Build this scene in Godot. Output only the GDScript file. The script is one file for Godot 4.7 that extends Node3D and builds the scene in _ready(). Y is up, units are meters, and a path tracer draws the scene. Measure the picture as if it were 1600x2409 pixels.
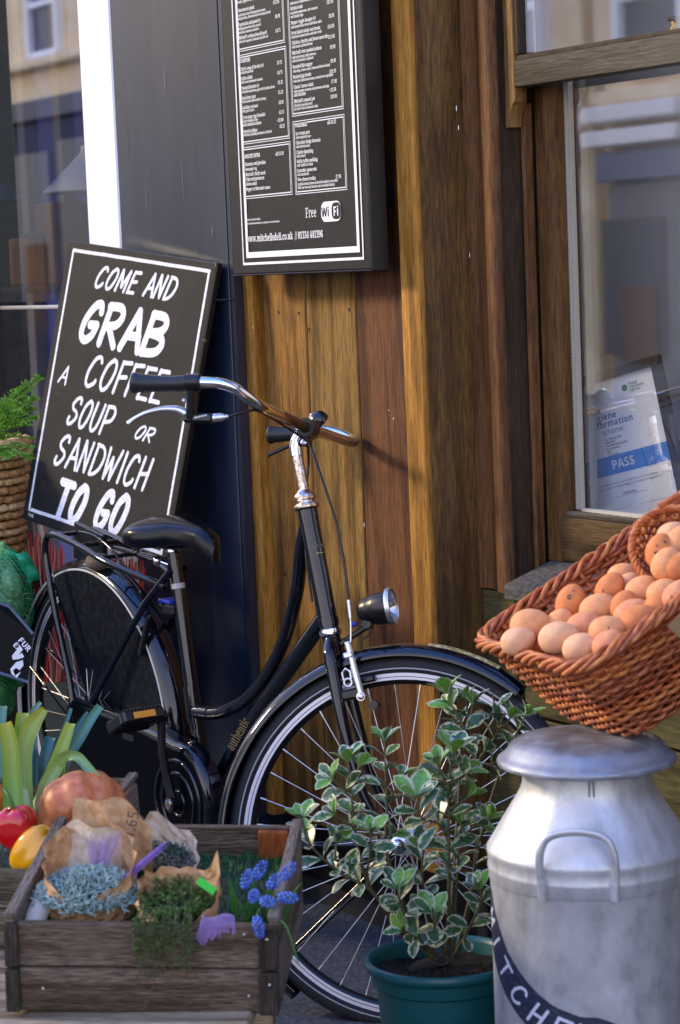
extends Node3D

# A bicycle leaning by a timber shop front, with crates, an egg basket, a churn and a potted shrub.
var rng := RandomNumberGenerator.new()
var names := {}
var M := {}

func _ready():
	rng.seed = 7
	setup_world()
	make_materials()
	build_ground()
	build_opposite()
	build_wall()
	build_left_window()
	build_sash_window()
	build_menu()
	build_sign()
	build_bicycle()
	build_left_corner()
	build_bench_and_crates()
	build_vegetables()
	build_crate_plants()
	build_shrub()
	build_churn()
	build_egg_basket()

func setup_world():
	var cam := Camera3D.new()
	cam.name = "Camera3D"
	var r2 := Vector3(0.521185, -0.040613, -0.852477)
	var u2 := Vector3(-0.066701, 0.993873, -0.088129)
	var fw := Vector3(-0.850833, -0.102793, -0.515283)
	cam.transform = Transform3D(Basis(r2, u2, -fw), Vector3(3.5547, 1.40, 2.5076))
	var at := CameraAttributesPhysical.new()
	at.frustum_focal_length = 54.8
	at.frustum_focus_distance = 4.65
	at.frustum_near = 0.05
	at.frustum_far = 400.0
	at.exposure_aperture = 4.6
	cam.attributes = at
	cam.fov = 24.71
	cam.near = 0.05
	cam.far = 400.0
	add_child(cam)
	cam.current = true
	var we := WorldEnvironment.new()
	we.name = "WorldEnvironment"
	var e := Environment.new()
	e.background_mode = Environment.BG_SKY
	var sm := ProceduralSkyMaterial.new()
	sm.sky_top_color = Color(0.36, 0.57, 0.96)
	sm.sky_horizon_color = Color(1.0, 0.975, 0.94)
	sm.sky_curve = 0.5
	sm.sky_energy_multiplier = 0.95
	sm.ground_bottom_color = Color(0.22, 0.21, 0.2)
	sm.ground_horizon_color = Color(0.5, 0.5, 0.5)
	var sky := Sky.new()
	sky.sky_material = sm
	e.sky = sky
	e.tonemap_mode = Environment.TONE_MAPPER_LINEAR
	e.tonemap_exposure = 2.7
	e.sdfgi_enabled = true
	e.ssao_enabled = true
	e.ssil_enabled = true
	we.environment = e
	add_child(we)
	var sun := DirectionalLight3D.new()
	sun.name = "Sun"
	sun.light_energy = 0.5
	sun.light_color = Color(1.0, 0.91, 0.76)
	sun.light_angular_distance = 10.0
	sun.shadow_enabled = true
	var to_sun := Vector3(-0.66, 0.42, 0.60).normalized()
	sun.look_at_from_position(Vector3.ZERO, -to_sun, Vector3.UP)
	add_child(sun)

# ---------------------------------------------------------------- nodes
func numbered(n: String) -> String:
	if not names.has(n):
		names[n] = 0
		return n
	names[n] += 1
	return "%s_%03d" % [n, names[n]]

func tag(o: Node, label: String, category: String, group := "", kind := "") -> void:
	if label: o.set_meta("label", label)
	if category: o.set_meta("category", category)
	if group: o.set_meta("group", group)
	if kind: o.set_meta("kind", kind)

func thing(called: String, label: String, category: String, xf := Transform3D(), group := "") -> Node3D:
	var o := Node3D.new()
	o.name = numbered(called)
	o.transform = xf
	add_child(o)
	tag(o, label, category, group)
	return o

func part(called: String, b: MB, m: Material, parent: Node = self, xf := Transform3D()) -> MeshInstance3D:
	return mpart(called, b.done(), m, parent, xf)

func mpart(called: String, mesh: Mesh, m: Material, parent: Node = self, xf := Transform3D()) -> MeshInstance3D:
	var o := MeshInstance3D.new()
	o.name = numbered(called) if parent == self else called
	o.mesh = mesh
	o.material_override = m
	o.transform = xf
	parent.add_child(o, true)
	return o

func struct(called: String, b: MB, m: Material, kind := "structure") -> MeshInstance3D:
	var o := part(called, b, m)
	o.set_meta("kind", kind)
	return o

func at(p: Vector3, bx := Vector3.RIGHT, by := Vector3.UP, bz := Vector3.BACK) -> Transform3D:
	return Transform3D(Basis(bx, by, bz), p)

func yawed(p: Vector3, deg: float) -> Transform3D:
	return Transform3D(Basis(Vector3.UP, deg_to_rad(deg)), p)

func aim(p: Vector3, axis: Vector3) -> Transform3D:   # y of the result along axis
	var y := axis.normalized()
	var x := y.cross(Vector3(0.13, 0.31, 0.94)).normalized()
	return Transform3D(Basis(x, y, x.cross(y)), p)

# ---------------------------------------------------------------- mesh builder (faces given counter-clockwise seen from outside)
class MB:
	var v := PackedVector3Array()
	var n := PackedVector3Array()
	var t := PackedVector2Array()
	var c := PackedColorArray()
	var col := Color.WHITE
	var tinted := false
	var xf := Transform3D()

	func vt(p: Vector3, nn: Vector3, uv: Vector2) -> void:
		v.append(xf * p)
		n.append((xf.basis * nn).normalized())
		t.append(uv)
		c.append(col)

	func tri(a: Vector3, b: Vector3, d: Vector3) -> void:
		var nn := (b - a).cross(d - a).normalized()
		vt(a, nn, Vector2(0, 0)); vt(d, nn, Vector2(1, 1)); vt(b, nn, Vector2(1, 0))

	func quad(a: Vector3, b: Vector3, d: Vector3, e: Vector3) -> void:
		var nn := (b - a).cross(d - a)
		if nn.length_squared() < 1e-16: nn = (d - a).cross(e - a)
		nn = nn.normalized()
		vt(a, nn, Vector2(0, 1)); vt(d, nn, Vector2(1, 0)); vt(b, nn, Vector2(1, 1))
		vt(a, nn, Vector2(0, 1)); vt(e, nn, Vector2(0, 0)); vt(d, nn, Vector2(1, 0))

	func face(pts: Array, out: Vector3) -> void:
		var nn: Vector3 = (pts[1] - pts[0]).cross(pts[2] - pts[0])
		var q := pts.duplicate()
		if nn.dot(out) < 0: q.reverse()
		if q.size() == 3: tri(q[0], q[1], q[2])
		else: quad(q[0], q[1], q[2], q[3])

	func box(ctr: Vector3, size: Vector3, bev := 0.002) -> void:
		var h := size * 0.5
		var b := minf(bev, minf(h.x, minf(h.y, h.z)) * 0.6)
		var P := {}
		for sx in [-1, 1]:
			for sy in [-1, 1]:
				for sz in [-1, 1]:
					P[[0, sx, sy, sz]] = ctr + Vector3(sx * h.x, sy * (h.y - b), sz * (h.z - b))
					P[[1, sx, sy, sz]] = ctr + Vector3(sx * (h.x - b), sy * h.y, sz * (h.z - b))
					P[[2, sx, sy, sz]] = ctr + Vector3(sx * (h.x - b), sy * (h.y - b), sz * h.z)
		for s in [-1, 1]:
			face([P[[0, s, -1, -1]], P[[0, s, 1, -1]], P[[0, s, 1, 1]], P[[0, s, -1, 1]]], Vector3(s, 0, 0))
			face([P[[1, -1, s, -1]], P[[1, 1, s, -1]], P[[1, 1, s, 1]], P[[1, -1, s, 1]]], Vector3(0, s, 0))
			face([P[[2, -1, -1, s]], P[[2, 1, -1, s]], P[[2, 1, 1, s]], P[[2, -1, 1, s]]], Vector3(0, 0, s))
			for q in [-1, 1]:
				face([P[[0, s, q, -1]], P[[0, s, q, 1]], P[[1, s, q, 1]], P[[1, s, q, -1]]], Vector3(s, q, 0))
				face([P[[0, s, -1, q]], P[[0, s, 1, q]], P[[2, s, 1, q]], P[[2, s, -1, q]]], Vector3(s, 0, q))
				face([P[[1, -1, s, q]], P[[1, 1, s, q]], P[[2, 1, s, q]], P[[2, -1, s, q]]], Vector3(0, s, q))
				for w in [-1, 1]:
					face([P[[0, s, q, w]], P[[1, s, q, w]], P[[2, s, q, w]]], Vector3(s, q, w))

	func bar(a: Vector3, b: Vector3, wx: float, wz: float, up := Vector3(0.1, 0.2, 1.0), bev := 0.001) -> void:   # a beam from a to b
		var y := (b - a)
		var l := y.length()
		y /= l
		var x := y.cross(up).normalized()
		var old := xf
		xf = xf * Transform3D(Basis(x, y, x.cross(y)), (a + b) * 0.5)
		box(Vector3.ZERO, Vector3(wx, l, wz), bev)
		xf = old

	func grid(P: Array, wrap_u := false, uvs := Vector2(1, 1), two := false) -> void:   # P[j][i]; i runs round, j runs along; outside is du x dv
		var nj := P.size()
		var ni: int = P[0].size()
		var N := []
		for j in nj:
			var row := PackedVector3Array()
			for i in ni:
				var i0 := i - 1
				var i1 := i + 1
				if wrap_u:
					i0 = (i0 + ni) % ni
					i1 = i1 % ni
				else:
					i0 = maxi(i0, 0)
					i1 = mini(i1, ni - 1)
				var du: Vector3 = P[j][i1] - P[j][i0]
				var dv: Vector3 = P[mini(j + 1, nj - 1)][i] - P[maxi(j - 1, 0)][i]
				var nn := du.cross(dv)
				row.append(nn.normalized() if nn.length_squared() > 1e-20 else Vector3.UP)
			N.append(row)
		var last := ni if wrap_u else ni - 1
		for j in nj - 1:
			for i in last:
				var k := (i + 1) % ni
				var u0 := float(i) / last * uvs.x
				var u1 := float(i + 1) / last * uvs.x
				var v0 := 1.0 - float(j) / (nj - 1) * uvs.y
				var v1 := 1.0 - float(j + 1) / (nj - 1) * uvs.y
				vt(P[j][i], N[j][i], Vector2(u0, v0)); vt(P[j + 1][k], N[j + 1][k], Vector2(u1, v1)); vt(P[j][k], N[j][k], Vector2(u1, v0))
				vt(P[j][i], N[j][i], Vector2(u0, v0)); vt(P[j + 1][i], N[j + 1][i], Vector2(u0, v1)); vt(P[j + 1][k], N[j + 1][k], Vector2(u1, v1))

	func tube(pts: Array, rad, sides := 10, closed := false, caps := true, flat := 1.0) -> void:
		var m := pts.size()
		var tang := []
		for i in m:
			var a: Vector3 = pts[(i - 1 + m) % m] if closed else pts[maxi(i - 1, 0)]
			var b: Vector3 = pts[(i + 1) % m] if closed else pts[mini(i + 1, m - 1)]
			tang.append((b - a).normalized())
		var x: Vector3 = tang[0].cross(Vector3(0.21, 0.33, 0.92))
		if x.length() < 0.05: x = tang[0].cross(Vector3(0.9, 0.1, 0.1))
		x = x.normalized()
		var P := []
		for i in m:
			x = (x - tang[i] * x.dot(tang[i])).normalized()
			var y: Vector3 = tang[i].cross(x)
			var r: float = rad[i] if rad is Array else rad
			var row := PackedVector3Array()
			for k in sides:
				var a := TAU * k / sides
				row.append(pts[i] + (x * cos(a) + y * sin(a) * flat) * r)
			P.append(row)
		if closed: P.append(P[0])
		grid(P, true)
		if caps and not closed:
			for k in sides:
				var k2 := (k + 1) % sides
				tri(pts[0], P[0][k2], P[0][k])
				tri(pts[m - 1], P[m - 1][k], P[m - 1][k2])

	func lathe(prof: Array, segs := 32, x := Transform3D(), u0 := 0.0, u1 := 1.0) -> void:   # prof of (radius, y) listed so that outside is to the right when going up
		var old := xf
		xf = xf * x
		var m := prof.size()
		var sn := []
		for i in m - 1:
			var d: Vector2 = prof[i + 1] - prof[i]
			sn.append(Vector2(d.y, -d.x).normalized())
		for i in m - 1:
			var na: Vector2 = sn[i]
			var nb: Vector2 = sn[i]
			if i > 0 and sn[i - 1].dot(sn[i]) > 0.75: na = (sn[i - 1] + sn[i]).normalized()
			if i < m - 2 and sn[i + 1].dot(sn[i]) > 0.75: nb = (sn[i + 1] + sn[i]).normalized()
			var a: Vector2 = prof[i]
			var b: Vector2 = prof[i + 1]
			for k in segs:
				var t0 := TAU * k / segs
				var t1 := TAU * (k + 1) / segs
				var c0 := cos(t0); var s0 := sin(t0); var c1 := cos(t1); var s1 := sin(t1)
				# angle runs so that u grows with t; outside faces away from the axis
				var A := Vector3(a.x * c0, a.y, -a.x * s0)
				var B := Vector3(a.x * c1, a.y, -a.x * s1)
				var C := Vector3(b.x * c1, b.y, -b.x * s1)
				var D := Vector3(b.x * c0, b.y, -b.x * s0)
				var n0a := Vector3(na.x * c0, na.y, -na.x * s0)
				var n1a := Vector3(na.x * c1, na.y, -na.x * s1)
				var n0b := Vector3(nb.x * c0, nb.y, -nb.x * s0)
				var n1b := Vector3(nb.x * c1, nb.y, -nb.x * s1)
				var ua := lerpf(u0, u1, float(k) / segs)
				var ub := lerpf(u0, u1, float(k + 1) / segs)
				var va := 1.0 - float(i) / (m - 1)
				var vb := 1.0 - float(i + 1) / (m - 1)
				vt(A, n0a, Vector2(ua, va)); vt(C, n1b, Vector2(ub, vb)); vt(B, n1a, Vector2(ub, va))
				vt(A, n0a, Vector2(ua, va)); vt(D, n0b, Vector2(ua, vb)); vt(C, n1b, Vector2(ub, vb))
		xf = old

	func prism(pts: Array, y0: float, y1: float, closed := true) -> void:   # pts of (x, z), counter-clockwise seen from above with z towards the viewer; sides only where open
		var m := pts.size()
		var last := m if closed else m - 1
		var sn := []
		for i in last:
			var d: Vector2 = pts[(i + 1) % m] - pts[i]
			sn.append(Vector2(-d.y, d.x).normalized())
		for i in last:
			var na: Vector2 = sn[i]
			var nb: Vector2 = sn[i]
			if (closed or i > 0):
				var pr: Vector2 = sn[(i - 1 + last) % last]
				if pr.dot(na) > 0.72: na = (pr + na).normalized()
			if (closed or i < last - 1):
				var nx: Vector2 = sn[(i + 1) % last]
				if nx.dot(nb) > 0.72: nb = (nx + nb).normalized()
			var a: Vector2 = pts[i]
			var b: Vector2 = pts[(i + 1) % m]
			var A := Vector3(a.x, y0, a.y); var B := Vector3(b.x, y0, b.y)
			var C := Vector3(b.x, y1, b.y); var D := Vector3(a.x, y1, a.y)
			var n3a := Vector3(na.x, 0, na.y); var n3b := Vector3(nb.x, 0, nb.y)
			vt(A, n3a, Vector2(0, 1)); vt(C, n3b, Vector2(1, 0)); vt(B, n3b, Vector2(1, 1))
			vt(A, n3a, Vector2(0, 1)); vt(D, n3a, Vector2(0, 0)); vt(C, n3b, Vector2(1, 0))
		if closed:
			var poly := PackedVector2Array(pts)
			var ix := Geometry2D.triangulate_polygon(poly)
			for k in range(0, ix.size(), 3):
				var p: Vector2 = poly[ix[k]]; var q: Vector2 = poly[ix[k + 1]]; var r: Vector2 = poly[ix[k + 2]]
				face([Vector3(p.x, y1, p.y), Vector3(q.x, y1, q.y), Vector3(r.x, y1, r.y)], Vector3.UP)
				face([Vector3(p.x, y0, p.y), Vector3(q.x, y0, q.y), Vector3(r.x, y0, r.y)], Vector3.DOWN)

	func ball(ctr: Vector3, r: Vector3, nu := 12, nv := 8) -> void:
		var P := []
		for j in nv + 1:
			var f := -PI / 2 + PI * j / nv
			var row := PackedVector3Array()
			for i in nu:
				var a := -TAU * i / nu
				row.append(ctr + Vector3(cos(a) * cos(f) * r.x, sin(f) * r.y, sin(a) * cos(f) * r.z))
			P.append(row)
		grid(P, true)

	func add(mesh: Mesh, x: Transform3D) -> void:
		var a := mesh.surface_get_arrays(0)
		var vv: PackedVector3Array = a[Mesh.ARRAY_VERTEX]
		var nn: PackedVector3Array = a[Mesh.ARRAY_NORMAL]
		var order: PackedInt32Array = a[Mesh.ARRAY_INDEX] if a[Mesh.ARRAY_INDEX] != null else PackedInt32Array(range(vv.size()))
		for i in order:
			vt(x * vv[i], x.basis * nn[i], Vector2.ZERO)

	func done() -> ArrayMesh:
		var a := []
		a.resize(Mesh.ARRAY_MAX)
		a[Mesh.ARRAY_VERTEX] = v
		a[Mesh.ARRAY_NORMAL] = n
		a[Mesh.ARRAY_TEX_UV] = t
		if tinted: a[Mesh.ARRAY_COLOR] = c
		var m := ArrayMesh.new()
		m.add_surface_from_arrays(Mesh.PRIMITIVE_TRIANGLES, a)
		return m

func smooth(pts: Array, per := 4, closed := false) -> Array:   # Catmull-Rom through the points
	var out := []
	var m := pts.size()
	for i in (m if closed else m - 1):
		var p0 = pts[(i - 1 + m) % m] if closed else pts[maxi(i - 1, 0)]
		var p1 = pts[i]
		var p2 = pts[(i + 1) % m]
		var p3 = pts[(i + 2) % m] if closed else pts[mini(i + 2, m - 1)]
		for k in per:
			var s := float(k) / per
			out.append(0.5 * (2.0 * p1 + (p2 - p0) * s + (2.0 * p0 - 5.0 * p1 + 4.0 * p2 - p3) * s * s + (3.0 * p1 - p0 - 3.0 * p2 + p3) * s * s * s))
	if not closed: out.append(pts[m - 1])
	return out

# ---------------------------------------------------------------- materials
func lin(r: float, g: float, b: float) -> Color:
	return Color(r, g, b).linear_to_srgb()

func std(called: String, c: Color, rough := 0.6, metal := 0.0, spec := 0.5) -> StandardMaterial3D:
	var m := StandardMaterial3D.new()
	m.resource_name = called
	m.albedo_color = c
	m.roughness = rough
	m.metallic = metal
	m.metallic_specular = spec
	M[called] = m
	return m

func noise(sd: int, freq: float, cols: Array, offs: Array, oct := 5, size := 256, kind := FastNoiseLite.TYPE_SIMPLEX_SMOOTH, warp := 0.0) -> NoiseTexture2D:
	var f := FastNoiseLite.new()
	f.seed = sd
	f.frequency = freq
	f.noise_type = kind
	f.fractal_octaves = oct
	f.fractal_gain = 0.6
	if warp > 0.0:
		f.domain_warp_enabled = true
		f.domain_warp_amplitude = warp
		f.domain_warp_frequency = 0.012
	var t := NoiseTexture2D.new()
	t.width = size
	t.height = size
	t.seamless = true
	t.noise = f
	var g := Gradient.new()
	g.offsets = PackedFloat32Array(offs)
	g.colors = PackedColorArray(cols)
	t.color_ramp = g
	return t

func gray(sd: int, freq: float, lo := 0.0, hi := 1.0, oct := 5, size := 256) -> NoiseTexture2D:
	return noise(sd, freq, [Color(lo, lo, lo), Color(hi, hi, hi)], [0.25, 0.75], oct, size)

func tri3(m: StandardMaterial3D, s: Vector3, off := Vector3.ZERO) -> StandardMaterial3D:
	m.uv1_triplanar = true
	m.uv1_scale = s
	m.uv1_offset = off
	m.uv1_triplanar_sharpness = 8.0
	return m

func along(axis: int, fine: float, longw: float) -> Vector3:
	var s := Vector3(fine, fine, fine)
	s[axis] = longw
	return s

# timber: fine streaks along one axis, with a broader drift of tone multiplied over it
func wood(called: String, dark: Color, mid: Color, light: Color, axis := 1, sd := 1, rough := 0.5, fine := 5.5, longw := 0.55, relief := 0.03) -> StandardMaterial3D:
	var m := std(called, Color.WHITE, rough + 0.08, 0.0, 0.33)
	m.albedo_texture = noise(sd, 0.05, [mid.lerp(dark, 0.8), mid.lerp(dark, 0.26), mid, mid.lerp(light, 0.8)], [0.18, 0.38, 0.57, 0.86], 6, 512, FastNoiseLite.TYPE_SIMPLEX_SMOOTH, 14.0)
	tri3(m, along(axis, fine, longw), Vector3(sd * 0.37, sd * 0.21, sd * 0.53))
	m.heightmap_enabled = true
	m.heightmap_texture = M.grain_height
	m.heightmap_scale = relief
	m.detail_enabled = true
	m.detail_blend_mode = BaseMaterial3D.BLEND_MODE_MUL
	m.detail_albedo = M.drift
	m.detail_uv_layer = BaseMaterial3D.DETAIL_UV_2
	m.uv2_triplanar = true
	m.uv2_scale = along(axis, 4.5, 0.35)
	m.uv2_offset = Vector3(sd * 0.13, sd * 0.77, sd * 0.31)
	return m

func mottled(called: String, a: Color, b: Color, scale: float, rough := 0.6, metal := 0.0, relief := 0.0, sd := 3) -> StandardMaterial3D:
	var m := std(called, Color.WHITE, rough, metal)
	m.albedo_texture = noise(sd, 0.02, [a, a.lerp(b, 0.5), b], [0.3, 0.5, 0.7])
	tri3(m, Vector3.ONE * scale)
	if relief > 0.0:
		m.heightmap_enabled = true
		m.heightmap_texture = M.rough_height
		m.heightmap_scale = relief
	return m

func make_materials():
	M.grain_height = gray(11, 0.05, 0.0, 1.0, 6, 512)
	M.rough_height = gray(12, 0.03, 0.0, 1.0, 6)
	M.drift = noise(13, 0.012, [Color(0.66, 0.63, 0.58), Color(0.93, 0.92, 0.90), Color(1, 1, 1)], [0.2, 0.5, 0.8], 4)
	M.wear = gray(14, 0.03, 0.25, 0.6, 5)
	# shop front timber, several boards with tones of their own
	wood("plank_gold", lin(0.1070, 0.0500, 0.0117), lin(0.2770, 0.1350, 0.0306), lin(0.3690, 0.1910, 0.0486), 1, 1)
	wood("plank_olive", lin(0.0920, 0.0559, 0.0171), lin(0.2450, 0.1372, 0.0351), lin(0.3480, 0.1911, 0.0531), 1, 2)
	wood("plank_red", lin(0.061, 0.023, 0.009), lin(0.145, 0.057, 0.021), lin(0.198, 0.084, 0.032), 1, 3)
	wood("batten_gold", lin(0.2152, 0.0979, 0.0144), lin(0.4515, 0.2142, 0.0351), lin(0.5597, 0.2894, 0.0612), 1, 4)
	wood("post_brown", lin(0.056, 0.032, 0.013), lin(0.153, 0.080, 0.023), lin(0.246, 0.131, 0.030), 1, 5)
	wood("casing_brown", lin(0.0731, 0.0320, 0.0106), lin(0.1554, 0.0672, 0.0236), lin(0.2234, 0.1120, 0.0410), 1, 6)
	wood("jamb_dark", lin(0.025, 0.017, 0.011), lin(0.05, 0.032, 0.02), lin(0.085, 0.052, 0.03), 1, 7)
	wood("sash_brown", lin(0.0562, 0.0259, 0.0070), lin(0.1365, 0.0651, 0.0154), lin(0.1997, 0.1029, 0.0231), 1, 8)
	wood("casing_gold", lin(0.154, 0.084, 0.027), lin(0.307, 0.170, 0.053), lin(0.389, 0.229, 0.081), 1, 18)
	wood("rail_brown", lin(0.05, 0.044, 0.034), lin(0.088, 0.076, 0.06), lin(0.125, 0.108, 0.086), 0, 9)
	wood("rail_low", lin(0.0510, 0.0287, 0.0112), lin(0.1062, 0.0615, 0.0240), lin(0.1445, 0.0902, 0.0360), 0, 10)
	wood("panel_low", lin(0.05, 0.045, 0.018), lin(0.1, 0.085, 0.034), lin(0.15, 0.125, 0.05), 0, 11)
	wood("crate_wood", lin(0.044, 0.033, 0.025), lin(0.163, 0.119, 0.088), lin(0.300, 0.231, 0.175), 0, 12, 0.8, 9.0, 1.0, 0.15)
	wood("crate_side", lin(0.062, 0.053, 0.045), lin(0.200, 0.169, 0.144), lin(0.325, 0.275, 0.237), 2, 13, 0.8, 9.0, 1.0, 0.15)
	wood("crate_dark", lin(0.018, 0.015, 0.012), lin(0.05, 0.042, 0.034), lin(0.1, 0.085, 0.07), 1, 14, 0.8, 9.0, 1.0, 0.15)
	wood("crate_orange", lin(0.16, 0.035, 0.01), lin(0.32, 0.085, 0.018), lin(0.4, 0.13, 0.03), 1, 15, 0.6, 9.0, 1.0)
	wood("crate_grey", lin(0.075, 0.065, 0.048), lin(0.213, 0.181, 0.131), lin(0.338, 0.294, 0.219), 0, 16, 0.85, 8.0, 0.9, 0.15)
	wood("bench_slat", lin(0.26, 0.19, 0.12), lin(0.46, 0.36, 0.25), lin(0.6, 0.49, 0.36), 0, 17, 0.75, 7.0, 0.8, 0.08)
	# paint
	var pp := mottled("panel_paint", lin(0.0045, 0.012, 0.032), lin(0.010, 0.020, 0.044), 1.0, 0.34, 0.0, 0.02)
	pp.uv1_scale = Vector3(2.2, 0.35, 2.2)
	pp.metallic_specular = 0.7
	std("white_paint", lin(0.86, 0.86, 0.87), 0.35)
	std("green_black", lin(0.012, 0.02, 0.016), 0.4)
	mottled("stone_sill", lin(0.0500, 0.0432, 0.0359), lin(0.1000, 0.0864, 0.0713), 9.0, 0.85, 0.0, 0.12)
	mottled("slate", lin(0.03, 0.036, 0.05), lin(0.055, 0.065, 0.085), 5.0, 0.75, 0.0, 0.12)
	mottled("asphalt", lin(0.04, 0.042, 0.045), lin(0.065, 0.066, 0.07), 6.0, 0.9, 0.0, 0.2)
	std("plinth", lin(0.012, 0.012, 0.014), 0.5)
	# bicycle
	var bp := std("gloss_black", lin(0.003, 0.004, 0.008), 0.12, 0.0, 0.42)
	bp.clearcoat_enabled = true
	bp.clearcoat = 0.6
	bp.clearcoat_roughness = 0.05
	std("satin_black", lin(0.0060, 0.0065, 0.0083), 0.32)
	mottled("rubber", lin(0.0126, 0.0133, 0.0165), lin(0.0210, 0.0217, 0.0255), 20.0, 0.75)
	std("grip_black", lin(0.014, 0.015, 0.018), 0.42)
	std("chrome", lin(0.74, 0.75, 0.77), 0.1, 1.0)
	mottled("chrome_worn", lin(0.42, 0.27, 0.15), lin(0.72, 0.72, 0.72), 16.0, 0.28, 1.0)
	std("alloy", lin(0.72, 0.73, 0.75), 0.38, 1.0)
	std("rim_pale", lin(0.84, 0.78, 0.78), 0.4, 0.1)
	std("strip_pale", lin(0.42, 0.42, 0.42), 0.5)
	var sd := std("saddle_black", lin(0.0025, 0.003, 0.005), 0.2, 0.0, 0.4)
	sd.heightmap_enabled = true
	sd.heightmap_texture = M.rough_height
	sd.heightmap_scale = 0.006
	tri3(sd, Vector3.ONE * 25.0)
	mottled("skirt_vinyl", lin(0.004, 0.005, 0.008), lin(0.010, 0.012, 0.017), 7.0, 0.4).metallic_specular = 0.25
	std("amber", lin(0.75, 0.3, 0.03), 0.3)
	std("blue_plastic", lin(0.02, 0.03, 0.35), 0.3)
	std("red_plastic", lin(0.35, 0.01, 0.012), 0.25)
	std("gold_letter", lin(0.45, 0.32, 0.12), 0.4)
	std("white_print", lin(0.78, 0.79, 0.82), 0.5)
	var gl := std("lens_glass", Color(0.9, 0.95, 1.0, 0.15), 0.03)
	gl.transparency = BaseMaterial3D.TRANSPARENCY_ALPHA
	# glass panes: a clear sheet, and shop glazing with a half-mirroring coat
	var clear := std("pane_clear", Color(1, 1, 1, 0.0), 0.01)
	clear.transparency = BaseMaterial3D.TRANSPARENCY_ALPHA
	var dot := Image.create(4, 4, false, Image.FORMAT_RGB8)
	dot.fill(Color.WHITE)
	var coat := ImageTexture.create_from_image(dot)
	for k in [["pane_sash", 0.38], ["pane_left", 0.62]]:
		var g := std(k[0], Color(0.96, 0.96, 0.97, k[1]), 0.015, 1.0)
		g.albedo_texture = coat
		g.transparency = BaseMaterial3D.TRANSPARENCY_ALPHA

# ---------------------------------------------------------------- ground and street
func build_ground():
	var g := MB.new()
	g.box(Vector3(-20, -0.12, 40), Vector3(160, 0.2, 160), 0.001)
	struct("ground", g, M.asphalt)
	var road := MB.new()
	road.box(Vector3(-20, -0.012, 6.6), Vector3(150, 0.02, 5.4), 0.001)
	struct("road", road, M.asphalt)
	# pavement flags near the shop, each a piece of its own
	var pave := MB.new()
	pave.box(Vector3(-20, -0.035, 1.75), Vector3(150, 0.05, 4.0), 0.001)
	var base := struct("pavement", pave, M.plinth)
	var flags := []
	for k in 4:
		var c := 0.035 + 0.007 * k
		flags.append(mottled("flag_%d" % k, lin(c * 0.75, c * 0.88, c * 1.15), lin(c * 1.25, c * 1.45, c * 1.8), 4.0 + k, 0.72, 0.0, 0.1, 30 + k))
	var slab := MB.new()
	slab.box(Vector3.ZERO, Vector3(0.892, 0.03, 0.592), 0.004)
	var mesh := slab.done()
	for i in 9:
		for j in 6:
			var o := mpart("flagstone", mesh, flags[(i * 3 + j * 2 + i * j) % 4], base)
			o.position = Vector3(-4.9 + 0.9 * i + (0.45 if j % 2 else 0.0), 0.0 - 0.0145 + 0.0012 * ((i * 7 + j * 3) % 3), 0.17 + 0.6 * j)
	var kerb := MB.new()
	kerb.box(Vector3(-20, -0.03, 3.83), Vector3(150, 0.08, 0.14), 0.01)
	struct("kerb", kerb, M.stone_sill)

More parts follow.
